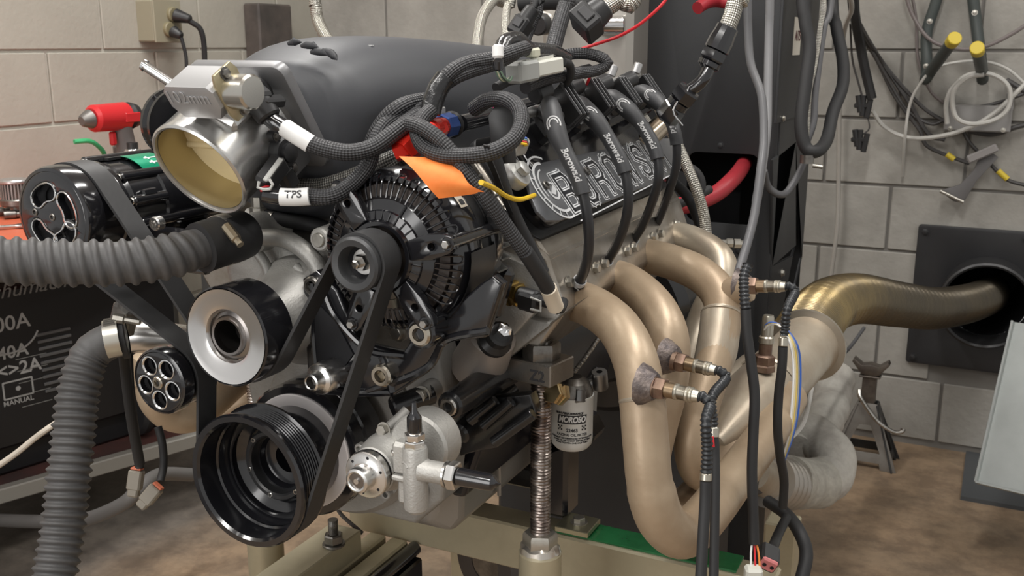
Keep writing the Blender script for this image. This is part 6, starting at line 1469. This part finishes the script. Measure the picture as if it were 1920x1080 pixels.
cab('pink_wire', 'pair of pink red wires dropping from the arc to the coils', 'wire', ((1112, 128, 1.24), (1108, 140, 1.25), (1100, 158, 1.27)), .0018, redw, 8)
cab('pink_wire', 'pink wires inside the braided loop', 'wire', ((924, 196, 1.05), (932, 210, 1.05), (940, 222, 1.05)), .0020, mat('pink_wire', (.55, .08, .2), .4), 8)
for k, mm in enumerate((bluew, greenw, redw, yellow)):
    cab('loose_wire_end', ['blue', 'green', 'red', 'yellow'][k]+' loose wire end under the braided loop beside the first coil', 'wire', ((968, 262+3*k, 1.08), (978, 256+4*k, 1.075), (988, 262+3*k, 1.08), (984, 272, 1.09)), .0018, mm, 6)
lc = thing('coil_connector', 'grey connector with coloured wires left of the first coil', 'connector', P(965, 280, d=1.10)); obj('connector_body', M().box(P(962, 268, d=1.10), (.03, .024, .02), Matrix.Rotation(.4, 3, 'Y'), ch=.003), greyc, lc)
# connectors near throttle body
def iac_plug():
    c = P(470, 178, d=1.0); e = P(503, 208, d=.985); d = (e-c).normalized(); t = thing('valve_connector', 'round black connector plugged on the idle valve can', 'connector', c)
    obj('round_shell', M().cyl(P(462, 180, d=1.005), P(480, 185, d=.99), .022, .021, ch=.003), plastic, t)
    obj('latch_box', M().box(P(482, 178, d=.985), (.028, .020, .018), frame((0, 0, 0), d, (0, 0, 1)).to_3x3(), ch=.003), plastic, t)
    obj('rear_boot', M().cyl(P(485, 190, d=.985), P(506, 222, d=.985), .0145, .0125, ch=.002), plastic, t)
    obj('latch_fin', M().box(P(512, 190, d=.985), (.012, .010, .024), frame((0, 0, 0), d, (0, 0, 1)).to_3x3(), ch=.002), plastic, t)
iac_plug()
def tps_plug():
    t = thing('sensor_connector', 'small black connector with a wire latch under the throttle position sensor', 'connector', P(505, 340, d=1.0))
    c, e = P(520, 312, d=1.0), P(496, 345, d=.99); d = (e-c).normalized(); R = frame((0, 0, 0), d, (0, -1, 0)).to_3x3()
    obj('shell', M().box(c.lerp(e, .4), (.034, .020, .018), R, ch=.003), plastic, t)
    obj('latch', M().tube([P(486, 340, d=.975), P(484, 352, d=.975), P(500, 356, d=.975), P(512, 350, d=.975), P(505, 336, d=.975)], .0016, 6), mat('pale_latch', (.42, .42, .40), .4), t)
    obj('red_seal', M().cyl(P(496, 350, d=.985), P(498, 358, d=.985), .005), redw, t)
    obj('clip_bar', M().box(P(512, 318, d=.985), (.030, .003, .006), R, ch=.001), mat('pale_latch', (.42, .42, .40), .4), t)
tps_plug()
# coolant temperature sensor, brass
def tempsens():
    c = P(945, 545, d=1.13); d = (P(1005, 562, d=1.10)-c).normalized(); t = thing('temperature_sensor', 'brass coolant sensor with black plug in the front of the cylinder head', 'sensor', c)
    obj('brass_bushing', M().lathe([(0, -.01), (.017, -.01), (.017, .002), (.0155, .004), (0, .004)], c, d, 6), brass, t)
    obj('brass_hex', M().lathe([(.008, .003), (.014, .004), (.015, .006), (.015, .015), (.013, .018), (.0135, .020), (.0135, .024), (.008, .025)], c, d, 6, ph=.4), brass, t)
    obj('plug_body', M().cyl(c+d*.024, c+d*.050, .0105, ch=.002), plastic, t)
    obj('plug_latch', M().box(c+d*.040+V((0, -.004, -.003)), (.026, .020, .016), frame((0, 0, 0), d, (0, 0, 1)).to_3x3(), ch=.003), plastic, t)
    obj('latch_loop', M().tube([c+d*.048+V((.0, -.015, .006)), c+d*.062+V((0, -.015, .005)), c+d*.062+V((0, -.015, -.006)), c+d*.048+V((0, -.015, -.007))], .0014, 6, smooth=False), mat('pale_latch', (.42, .42, .40), .4), t)
    obj('pigtail', M().tube([c+d*.048, c+d*.066, P(1048, 580, d=1.09), P(1056, 566, d=1.11)], .006, 10), rubber, t)
tempsens()
obj('rail_lettering', M().merge(text('DYS', .017, .0003, .0004), frame(P(1032, 588, d=1.16), (.35, .9, .25), (-.5, 0, .8))), white, eng, smooth=False)
single('shield_rail', M().cyl(P(905, 700, d=1.17), P(1062, 590, d=1.32), .0045, ch=.001), mat('bright_head_edge', (.62, .58, .52), .25, .9, (.42, .37, .30), 18), 'narrow bright rail under the head running to the first header tube', 'rail')
# ================================================================== BIG HOSES
def bighose():
    t = thing('radiator_hose', 'fat grey corrugated radiator hose entering from the left edge', 'hose', P(200, 500, d=1.0))
    pts = pp((-120, 487, .93), (0, 489, .945), (120, 493, .965), (230, 492, .985), (310, 482, 1.005), (370, 466, 1.03), (400, 458, 1.045))
    def f(s, T, an):
        u = ((s/.0136)+.35*math.sin(an*1.0+.6)) % 1.0
        return .0205+(.0034*(math.sin(PI*min(1, u/.62))**.8 if u < .62 else 0)*min(1, max(0, (T-s-.02)/.03)) if s < T-.02 else 0)
    obj('corrugated_length', M().tube(pts, f, 40, step=.0011, helix=True), hoseR, t, angle=80)
    obj('hose_cuff', M().tube(pp((375, 465, 1.03), (405, 455, 1.045), (435, 447, 1.06), (452, 440, 1.075)), .0265, 32), rubber, t)
    c = P(420, 450, d=1.055); dd = (P(436, 446, d=1.062)-P(405, 455, d=1.045)).normalized()
    obj('clamp_band', M().lathe([(.0268, -.006), (.0276, -.006), (.0276, .006), (.0268, .006)], c, dd, 36, close=True), zinc, t)
    q = P(424, 424, d=1.025); e = P(438, 442, d=1.02)
    obj('clamp_screw', M().lathe([(0, 0), (.0055, 0), (.0055, .02), (.004, .021), (.004, .028), (0, .028)], q, (e-q), 8), mat('tan_screw', (.40, .34, .25), .35, .9), t)
bighose()
def lowhose():
    t = thing('lower_radiator_hose', 'grey ribbed lower radiator hose curving down to the bottom left', 'hose', P(110, 1060, d=1.15))
    pts = pp((238, 634, 1.16), (205, 640, 1.155), (168, 668, 1.15), (148, 730, 1.14), (138, 810, 1.13), (128, 900, 1.12), (118, 990, 1.11), (95, 1120, 1.09))
    f = lambda s, T: (.0205 if s < .03 else .0205+.0018*math.cos(2*PI*s/.0098)*min(1, (s-.03)/.04))*(1.0+.10*min(1, s/.1))
    obj('ribbed_length', M().tube(pts, f, 40, step=.0013), hoseR, t, angle=80)
    c0 = P(212, 634, d=1.145); dd = (P(238, 634, d=1.16)-P(205, 640, d=1.155)).normalized()
    obj('clamp_band', M().lathe([(.0208, -.008), (.0218, -.008), (.0218, .008), (.0208, .008)], c0, dd, 40, close=True), mat('pale_clamp', (.62, .60, .54), .35, .9), t)
    for k in range(12):
        a = math.radians(150+k*9); fr0 = frame(c0, dd, (0, 0, 1)); q = fr0 @ V((0, .0220*math.sin(a-PI/2), .0220*math.cos(a-PI/2)))
        obj('clamp_tooth', M().box(q, (.012, .0022, .0022), fr0.to_3x3()), mat('dark_clamp_slot', (.2, .19, .17), .4, .8), t)
    obj('rubber_ring', M().lathe([(.019, -.004), (.0240, -.003), (.0240, .003), (.019, .004)], P(232, 634, d=1.155), dd, 36), rubber, t)
    obj('clamp_screw', M().lathe([(0, 0), (.006, 0), (.006, .012), (.004, .013), (.004, .03), (0, .03)], P(214, 596, d=1.14), (P(250, 602, d=1.14)-P(214, 596, d=1.14)), 8), zinc, t)
lowhose()
# braided hoses at the top
def bhose(pts, r, lab): return cab('braided_hose', lab, 'hose', pts, r, bsteel, 20)
bhose(((590, -30, 1.9), (592, 10, 1.9), (597, 40, 1.9), (615, 75, 1.85), (640, 110, 1.8)), .0115, 'braided steel hose dropping behind the plenum, leftmost')
bhose(((960, -40, 1.8), (925, 0, 1.75), (905, 30, 1.7), (896, 70, 1.65), (893, 115, 1.6)), .0092, 'braided steel hose curving down at the left of the tank')
bhose(((962, -30, 1.6), (952, 10, 1.6), (948, 50, 1.58), (955, 100, 1.55)), .0066, 'braided steel hose straight beside the tank')
bhose(((1195, -30, 1.25), (1160, 0, 1.25), (1128, 22, 1.25)), .0105, 'braided steel hose entering the black angled connector at the top')
bhose(((1215, 150, 1.62), (1235, 200, 1.6), (1270, 270, 1.58), (1300, 340, 1.56), (1318, 395, 1.56), (1325, 440, 1.56)), .0085, 'braided steel hose passing down behind the plug wires')
bhose(((1395, -40, 1.3), (1380, 0, 1.3), (1372, 30, 1.3), (1360, 60, 1.3)), .0112, 'fat braided steel fuel hose at the top centre right')
def anfit():
    t = thing('hose_fitting', 'black anodised angled hose fitting below the fat braided hose', 'fitting', P(1270, 200, d=1.33))
    a, b, c, d_, e = pp((1366, 48, 1.3), (1334, 112, 1.31), (1318, 150, 1.31), (1290, 172, 1.32), (1252, 218, 1.34))
    ax = (b-a).normalized(); L = (b-a).length
    obj('hose_socket', M().lathe([(.0115, 0), (.0145, .002), (.0150, .012), (.0165, .020), (.0165, L-.014), (.012, L-.012)], a, ax, 12), gloss, t, angle=20)
    obj('swivel_hex', M().lathe([(.008, L-.014), (.0170, L-.012), (.0178, L-.009), (.0178, L-.001), (.0165, L+.001), (.010, L+.003)], a, ax, 6), gloss, t, angle=20)
    obj('collar', M().lathe([(.012, L+.001), (.0148, L+.003), (.0148, L+.009), (.012, L+.011), (.008, L+.014)], a, ax, 28), gloss, t)
    obj('bent_neck', M().tube([b, c, d_], .0085, 24), gloss, t)
    ax = (e-d_).normalized(); L = (e-d_).length; s = d_-ax*.006
    obj('nut_hex', M().lathe([(.008, 0), (.0165, .002), (.0178, .005), (.0178, .018), (.0165, .020), (.010, .022)], s, ax, 6), gloss, t, angle=20)
    obj('ring', M().lathe([(.010, .021), (.0150, .022), (.0150, .030), (.012, .031)], s, ax, 28), gloss, t)
    obj('adapter_hex', M().lathe([(.010, .030), (.0155, .031), (.0165, .033), (.0165, .052), (.014, .055), (0, .055)], s, ax, 6, ph=.4), gloss, t, angle=20)
    obj('adapter_clip', M().tube([P(1270, 190, d=1.31), P(1262, 210, d=1.31), P(1280, 235, d=1.32)], .0012, 6), polish, t)
anfit()
cab('polished_tube', 'short polished tube behind the last plug boot', 'tube', ((1262, 212, 1.46), (1240, 235, 1.44), (1215, 258, 1.42)), .0155, mat('tan_reflecting_tube', (.50, .42, .32), .22, 1.), 24)
def topconn(pts, lab, r=.012):
    q = pp(*pts); t = thing('harness_connector', lab, 'connector', q[-1]); d = (q[1]-q[0]).normalized(); R = frame((0, 0, 0), d, (0, -1, .2)).to_3x3(); L = (q[1]-q[0]).length
    obj('plug_shell', M().box(q[0].lerp(q[1], .7), (L*.6, r*2.1, r*1.9), R, ch=.003), plastic, t)
    obj('rear_shell', M().cyl(q[0], q[0].lerp(q[1], .5), r*.8, r*.95, ch=.002), plastic, t)
    obj('latch', M().box(q[0].lerp(q[1], .65)+R.col[1]*r*1.1, (L*.3, .004, r*1.0), R, ch=.001), mat('satin_fin', (.05, .05, .052), .3, .3), t)
    return t
topconn(((1000, 15, 1.3), (965, 68, 1.3)), 'black harness connector hanging in front of the left side of the tank')
topconn(((1135, 12, 1.2), (1085, 55, 1.2)), 'larger black harness connector tilted in front of the tank', .019)
cab('thin_black_cable', 'black wire rising from the left tank connector', 'cable', ((1002, 14, 1.3), (1010, -5, 1.3), (1018, -30, 1.3)), .004, rubber)
cab('braided_harness', 'braided black harness hanging in front of the tank', 'harness', ((1065, -30, 1.3), (1060, 10, 1.3), (1048, 50, 1.28), (1035, 100, 1.26)), .0105, bblack)
cab('braided_harness', 'dark braided harness behind the left tank connector', 'harness', ((1008, -20, 1.5), (1000, 30, 1.5), (985, 70, 1.5), (975, 100, 1.45)), .010, bblack)
cab('thin_black_cable', 'dark hose crossing the top of the tank', 'hose', ((975, 5, 1.6), (1040, 2, 1.58), (1100, 8, 1.55), (1180, -5, 1.5)), .014, rubber)
# cables from the top right in front of the cabinet
cab('hanging_cable', 'long grey cable hanging in front of the cabinet to the header sensor', 'cable', ((1402, -30, 1.45), (1403, 60, 1.45), (1408, 120, 1.44), (1428, 180, 1.42), (1432, 260, 1.4), (1426, 320, 1.38), (1415, 400, 1.36), (1400, 460, 1.34), (1385, 510, 1.32), (1378, 550, 1.3)), .0060, cable)
cab('hanging_cable', 'thicker grey cable hanging straight beside the long one', 'cable', ((1444, -30, 1.6), (1442, 60, 1.6), (1440, 150, 1.58), (1438, 240, 1.55), (1428, 320, 1.5), (1418, 380, 1.45)), .0068, mat('mid_grey_cable', (.15, .15, .155), .5))
cab('hanging_cable', 'black heavy cable in a long U loop right of the cabinet', 'cable', ((1504, -40, 1.9), (1510, 40, 1.9), (1518, 90, 1.9), (1510, 160, 1.9), (1502, 230, 1.9), (1510, 275, 1.9), (1530, 284, 1.9), (1550, 262, 1.95), (1562, 210, 2.0), (1580, 160, 2.05), (1580, 110, 2.1), (1568, 50, 2.15), (1560, -20, 2.2)), .0125, rubber)
cab('braided_hose', 'thin pale braided line beside the heavy cable loop', 'hose', ((1545, -30, 1.95), (1538, 50, 1.95), (1528, 120, 1.95), (1518, 170, 1.95), (1515, 220, 1.95), (1512, 262, 1.95)), .005, bsteel)
cab('hanging_cable', 'slim grey cable just right of the braided line', 'cable', ((1560, -20, 1.98), (1545, 50, 1.97), (1535, 120, 1.97), (1528, 180, 1.97), (1525, 230, 1.97), (1512, 270, 1.97), (1505, 310, 1.96), (1480, 355, 1.95), (1462, 365, 1.94), (1440, 350, 1.93), (1432, 320, 1.9)), .007, cable)
q = P(1513, 298, d=1.9); kn = thing('cable_gland', 'small steel gland where the heavy cable passes the cabinet edge', 'gland', q)
obj('gland_ring', M().lathe([(.006, -.008), (.013, -.008), (.013, .008), (.006, .008)], q, (0, 0, 1), 20, close=True), darksteel, kn); obj('gland_stud', M().cyl(q+V((.012, 0, -.012)), q+V((.03, .0, -.014)), .004), zinc, kn)
# behind wires: black hose loops under the cover end
cab('coolant_line', 'black hose curving behind the rear plug wires', 'hose', ((1260, 305, 1.6), (1300, 320, 1.6), (1314, 345, 1.6), (1306, 370, 1.6)), .0085, rubber)
cab('coolant_line', 'second black hose dropping behind the rear header tube', 'hose', ((1250, 330, 1.62), (1290, 370, 1.62), (1312, 420, 1.62), (1322, 460, 1.62)), .0085, rubber)
cab('coolant_line', 'thin black hose crossing towards the cabinet opening', 'hose', ((1240, 395, 1.62), (1280, 380, 1.65), (1330, 355, 1.7)), .0075, rubber)
lf = thing('line_fitting', 'small steel line fitting between the rear header tube and the cable', 'fitting', P(1370, 460, d=1.6))
for k, (a, r) in enumerate(((1350, .005), (1362, .0075), (1376, .008), (1386, .006))): obj('fitting_segment', M().lathe([(0, 0), (r, 0), (r, .010), (0, .010)], P(a, 455+k, d=1.6), (.9, .44, -.02), 8), zinc, lf)
# ================================================================== ENGINE SUPPORTS, FRAME
def jackscrew(x, y, ztop, lab, block=True, r=.0118):
    t = thing('support_jack', lab, 'jack screw', (x, y, 0))
    ztube = .655 if block else .60
    def rr(s, T): return r+.0011*math.cos(2*PI*s/.0042)
    obj('threaded_rod', M().tube([V((x, y, ztube-.03)), V((x, y, ztop))], rr, 24, step=.0011), mat('threaded_steel', (.40, .36, .33), .3, 1., (.25, .20, .18), 20), t, angle=80)
    obj('post_tube', M().lathe([(0, 0), (.0265, 0), (.0265, ztube-.003), (.0245, ztube), (0, ztube)], (x, y, 0), (0, 0, 1), 40), tanpaint, t)
    obj('hex_nut', M().lathe([(0, ztube), (.0195, ztube), (.0215, ztube+.003), (.0215, ztube+.021), (.0195, ztube+.024), (0, ztube+.024)], (x, y, 0), (0, 0, 1), 6, ph=.4), zinc, t)
    m = M().lathe([(.019, ztube-.002), (.0255, ztube-.001), (.0235, ztube+.006), (.019, ztube+.009)], (x, y, 0), (0, 0, 1), 36)
    m.v = [tuple(V(v)+V((noise.noise(V(v)*120), noise.noise(V(v)*120+V((5, 0, 0))), noise.noise(V(v)*120+V((0, 5, 0)))))*.002) for v in m.v]
    obj('weld_bead', m, mat('shiny_weld', (.62, .58, .52), .3, .9), t)
    return t
js1 = jackscrew(.236, .25, .885, 'threaded steel support post right of the pump, with a steel block on top')
jackscrew(-.222, .28, .83, 'threaded steel support post behind the left side of the crank pulley', False)
def block():
    t = thing('mount_block', 'machined steel mounting block with a big nut on the threaded post', 'mount block', (.236, .25, .87))
    R = Matrix.Rotation(math.radians(-9), 3, 'Z'); c = V((.228, .254, .889))
    obj('steel_block', M().box(c, (.072, .052, .026), R, ch=.0015), mat('machined_block_steel', (.40, .385, .36), .28, .9, (.28, .26, .24), 14, rvar=.08), t)
    q = V((.236, .25, .902))
    obj('big_nut', M().lathe([(0, 0), (.0215, 0), (.0225, .0015), (.0225, .017), (.021, .0195), (.014, .0195), (.013, .018), (.012, .0215), (0, .0215)], q, (0, 0, 1), 6, ph=.5), darksteel, t)
    obj('rod_end', M().cyl(q+V((0, 0, .016)), q+V((0, 0, .0225)), .0115), darksteel, t)
    obj('marker_scrawl', M().merge(text('Z2', .018, .0003, .0004), frame(c+R @ V((.018, -.0264, -.002)), R @ V((1, 0, 0)), (0, 0, 1))), ink, t, smooth=False)
    d = (P(1075, 741, d=1.2)-P(1030, 735, d=1.16)).normalized(); s = P(1033, 736, d=1.165)
    obj('brass_nut', M().lathe([(0, 0), (.0125, 0), (.0135, .0015), (.0135, .0095), (.0125, .011), (0, .011)], s, d, 6), mat('pale_brass', (.60, .46, .25), .25, 1.), t)
    obj('brass_nut', M().lathe([(0, .0105), (.0125, .0105), (.0140, .012), (.0140, .021), (.0130, .0225), (0, .0225)], s, d, 6, ph=.2), mat('pale_brass', (.60, .46, .25), .25, 1.), t)
block()
def filt():
    c = P(1072, 835, d=1.27); r = .0262; h = .070
    t = thing('oil_filter', 'white racing oil filter can hanging behind the threaded post', 'oil filter', c)
    obj('can', M().lathe([(0, 0), (r*.8, .0), (r*.96, .005), (r, .012), (r, h-.004), (r*1.02, h-.002), (r*1.02, h), (0, h)], c, (0, 0, 1), 48), whitecan, t)
    up = M().tube([c+V((0, 0, .0)), c+V((0, 0, h))], r, 48); 
    # text wrapped round the can: x along circumference
    vd = (CAM-c); a0 = math.atan2(vd.y, vd.x)
    def wrap(m2, z, da=0., hgt=.0003):
        out = M(); out.add([V((c.x+(r+hgt+v[2])*math.cos(a0+da+v[0]/r), c.y+(r+hgt+v[2])*math.sin(a0+da+v[0]/r), c.z+z+v[1])) for v in m2.v], m2.f); return out
    def wt_(body, size, z, mt=ink, nm='printed_text', **k): obj(nm, wrap(text(body, size, .0001, **k), z, hgt=k.pop('hg', .0003) if 'hg' in k else .0003), mt, t, smooth=False)
    pl = plate([[(-.0195, -.0058), (.0175, -.0058), (.0195, .0058), (-.0175, .0058)]], .0002)
    # subdivide the dark panel so it follows the curve
    bm2 = M(); n = 14; vs = []
    for j, (xa, xb, y) in enumerate(((-.0200, .0178, -.0058), (-.0180, .0198, .0058))):
        for k in range(n+1): vs.append(V((xa+(xb-xa)*k/n, y, 0)))
    bm2.add(vs, [[k, k+1, n+2+k, n+1+k] for k in range(n)]); obj('logo_panel', wrap(bm2, .0440, hgt=.0002), ink, t, smooth=False)
    obj('logo_text', wrap(tm(text('MOROSO', .0108, .0001, .0004, shear=.2, spacing=.97), Matrix.Diagonal((.76, 1, 1, 1))), .0440, hgt=.0005), white, t, smooth=False)
    obj('printed_text', wrap(text('HIGH PERFORMANCE', .0038, .0001, .0002, shear=.2), .0520, -.18), ink, t, smooth=False)
    obj('printed_text', wrap(text('22463', .0058, .0001, .0002), .0300), ink, t, smooth=False)
    obj('printed_text', wrap(text('RACING OIL FILTER', .0046, .0001, .0001), .0240), ink, t, smooth=False)
    for z, s_ in ((.0195, 'CHANGE AT RECOMMENDED INTERVALS WITH'), (.0165, 'CLEAN OIL ON GASKET BEFORE FITTING'), (.0135, 'HAND TIGHTEN ONE HALF TURN')):
        obj('printed_text', wrap(text(s_, .0028, .0001, .0001), z), ink, t, smooth=False)
    for s in (-1, 1):
        m2 = M()
        for i in range(3):
            for j in range(3):
                if (i+j) % 2 == 0: x_, y_ = s*.0155+(i-1)*.0022, (j-1)*.0022; m2.add([V((x_-.0011, y_-.0011, 0)), V((x_+.0011, y_-.0011, 0)), V((x_+.0011, y_+.0011, 0)), V((x_-.0011, y_+.0011, 0))], [[0, 1, 2, 3]])
        obj('checkered_mark', wrap(m2, .0330), ink, t, smooth=False)
    # cast adapter head with hex port
    top = c+V((0, 0, h))
    obj('adapter_head', M().lathe([(0, 0), (r*.98, 0), (r*.98, .004), (r*.8, .016), (r*.45, .022), (0, .022)], top, (0, 0, 1), 32), darksteel, t)
    ah = mat('grey_adapter', (.26, .26, .26), .3, .9)
    q = P(1072, 741, d=1.235); obj('hex_port', M().lathe([(0, 0), (.0125, 0), (.0135, .002), (.0135, .012), (.0125, .014), (0, .014)], q, (P(1095, 743, d=1.245)-q), 6), ah, t)
    obj('adapter_arm', M().tube([P(1085, 730, d=1.27), P(1105, 722, d=1.27), P(1122, 712, d=1.27)], .009, 14), ah, t)
    q = P(1125, 712, d=1.26); obj('arm_eye', M().lathe([(.004, -.012), (.0095, -.012), (.010, -.01), (.010, .010), (.0095, .012), (.004, .012)], q, (0, -.25, 1), 24, close=True), ah, t)
    obj('arm_web', M().tube([P(1100, 725, d=1.28), P(1112, 705, d=1.28), P(1122, 690, d=1.28)], .006, 10), ah, t)
filt()
cab('twisted_wire', 'twisted bare silver safety wire behind the oil filter', 'wire', ((1070, 705, 1.28), (1090, 680, 1.29), (1108, 655, 1.30), (1122, 635, 1.31), (1142, 620, 1.32)), lambda s, T: .0028+.0007*math.cos(s*2200), mat('bare_wire', (.60, .58, .55), .35, .9), 8, step=.0008)
# ---- frame rails
def rails():
    zt = .585
    t = thing('engine_stand', 'tan painted steel stand under the engine with a green painted top rail', 'stand', (.1, .5, 0))
    a = P(788, 948, Z=zt); b = P(1300, 1062, Z=zt-.0)
    d = V((1, 0, 0)); y = (a.y+.0)
    obj('cross_rail', M().box((.16, y+.03, zt-.035), (.66, .05, .07), ch=.003), tanpaint, t)
    gx = P(1060, 960, Z=zt).x
    obj('green_top', M().box((gx+.14, y+.034, zt+.001), (.26, .046, .004), ch=.001), greenp, t)
    # lengthwise rails
    xa, xb = P(718, 990, Z=.525).x, P(768, 992, Z=.525).x
    for x in (xa, xb):
        obj('long_rail', M().box((x, (y-.5)/2, .50), (.030, y+.5, .045), ch=.003), tanpaint, t)
    obj('rail_channel', M().box(((xa+xb)/2, (y-.5)/2, .49), (xb-xa-.03, y+.5, .03), ch=.002), gloss, t)
    obj('black_tube', M().cyl((xb+.026, -.5, .512), (xb+.026, y, .512), .011), gloss, t)
    for (x, yy) in ((-.14, .75), (.44, .75), (.44, .46)):
        obj('leg', M().box((x, yy, (zt-.07)/2), (.05, .05, zt-.07), ch=.003), tanpaint, t)
    obj('black_skirt', M().box((xb+.03, (y-.5)/2, .425), (.02, y+.5, .15), ch=.003), gloss, t)
    c = P(925, 1050, d=1.62)
    wh = obj('wheel', M().lathe([(.03, -.02), (.06, -.022), (.07, -.014), (.07, .014), (.06, .022), (.03, .02)], c, (.3, 1, 0), 36, close=True), mat('brown_black_tyre', (.06, .05, .045), .6), t)
    obj('hub', M().cyl(c-V((.005, .018, 0)), c+V((.005, .018, 0)), .031, ch=.002), darksteel, wh)
rails()
def studblock():
    c = P(628, 1010, d=1.42); t = thing('stud_block', 'tan steel bar end with an upright threaded stud and nut, bottom centre', 'bar', c-V((0, 0, .06)))
    q = P(655, 1002, Z=.560)
    obj('bar', M().box((q.x-.02, q.y-.16, .535), (.055, .36, .05), ch=.002), tanpaint, t)
    s = P(626, 1022, Z=.560)
    obj('washer', M().cyl(s, s+V((0, 0, .004)), .0165, ch=.001), darksteel, t)
    obj('nut', M().lathe([(0, .004), (.0125, .004), (.014, .006), (.014, .016), (.012, .018), (0, .018)], s, (0, 0, 1), 6), darksteel, t)
    obj('stud', M().tube([s+V((0, 0, .015)), s+V((0, 0, .040))], lambda a, T: .0068+.0005*math.cos(a*3500), 16, step=.0006), darksteel, t)
studblock()
def rubber_mount():
    t = thing('rubber_mount', 'black angle mount bolted to the frame beside the oil pan', 'mount', P(1080, 985, Z=.59))
    c = P(1083, 990, Z=.59); obj('foot_pad', M().box(c+V((0, 0, .005)), (.05, .05, .008), ch=.001), mat('plated_foot', (.42, .40, .28), .35, .9), t)
    obj('foot_bolt', bolt_hex(c+V((.002, 0, .009)), (0, 0, 1), .009, .009), zinc, t)
    obj('upright', M().box(c+V((-.045, .03, .085)), (.05, .05, .16), ch=.006), gloss, t)
    obj('angle_arm', M().box(c+V((-.03, .03, .125)), (.10, .05, .035), Matrix.Rotation(-.5, 3, 'Y'), ch=.006), gloss, t)
    c = P(868, 935, Z=.60); obj('foot_pad', M().box(c+V((0, 0, .0)), (.045, .04, .008), ch=.001), mat('plated_foot', (.42, .40, .28), .35, .9), t)
    obj('foot_bolt', bolt_hex(c+V((0, 0, .003)), (0, 0, 1), .008, .008), zinc, t)
    obj('black_base', M().box((.06, .545, .612), (.13, .06, .035), ch=.004), gloss, t)
rubber_mount()
single('brown_wire', M().tube(pp((628, 945, 1.5), (640, 965, 1.5), (662, 985, 1.5), (680, 1000, 1.5)), .003, 8), mat('brown_black_tyre', (.06, .05, .045), .6), 'thin brown cable hanging below the crank damper', 'cable')
# left low: sensor connectors and cables
cab('hanging_cable', 'black cable dropping behind the idler to the left tan connector', 'cable', ((240, 650, 1.28), (243, 720, 1.28), (250, 790, 1.29), (258, 840, 1.3), (262, 878, 1.3)), .0058, rubber)
cab('hanging_cable', 'black cable dropping to the right tan connector', 'cable', ((296, 800, 1.32), (304, 830, 1.32), (307, 870, 1.32), (300, 905, 1.3)), .0052, rubber)
for (a, b, l) in (((257, 880, 1.3), (250, 930, 1.3), 'left tan connector hanging over the floor cable'), ((296, 912, 1.29), (264, 950, 1.29), 'right tan connector tilted over the floor cable')):
    p0, p1 = P(*a[:2], d=a[2]), P(*b[:2], d=b[2]); d = (p1-p0).normalized(); t = thing('tan_connector', l, 'connector', p1, 'tan connectors over the floor')
    R = frame((0, 0, 0), d, (1, .4, 0)).to_3x3(); L = (p1-p0).length
    obj('connector_shell', M().box(p0.lerp(p1, .4), (L*.75, .018, .014), R, ch=.002), mat('tan_connector_plastic', (.24, .215, .175), .5), t)
    obj('connector_nose', M().box(p0.lerp(p1, .85), (L*.35, .014, .012), R, ch=.002), mat('tan_connector_plastic', (.24, .215, .175), .5), t)
    obj('orange_seal', M().box(p0-d*.001, (.003, .014, .011), R, ch=.001), mat('orange_seal', (.6, .16, .08), .5), t)
# far-side exhaust tube loop seen under the idler pulley
ft = thing('far_side_header', 'tan exhaust tube loop on the far side of the engine under the idler pulley', 'exhaust header', P(330, 800, d=1.5))
obj('tube_bend', M().tube([V((-.25, .60, .86)), V((-.29, .52, .86))]+pp((292, 680, 1.48), (288, 700, 1.48), (292, 745, 1.48), (320, 775, 1.5), (360, 778, 1.52), (400, 750, 1.55), (440, 715, 1.6), (480, 690, 1.65)), .026, 28), headr, ft)
obj('lower_tube', M().tube(pp((390, 790, 1.7), (430, 765, 1.7), (480, 740, 1.7), (540, 715, 1.75)), .022, 24), headr, ft)
single('ground_bracket', M().box(P(232, 598, d=1.2), (.03, .02, .04), Matrix.Rotation(.4, 3, 'Y'), ch=.004), darksteel, 'small dark metal bracket above the lower hose clamp', 'bracket')
cab('belt_side_hose', 'black hose dropping behind the lower hose clamp to the floor', 'hose', ((232, 660, 1.2), (236, 700, 1.22), (246, 780, 1.24), (262, 870, 1.27)), .0065, rubber)
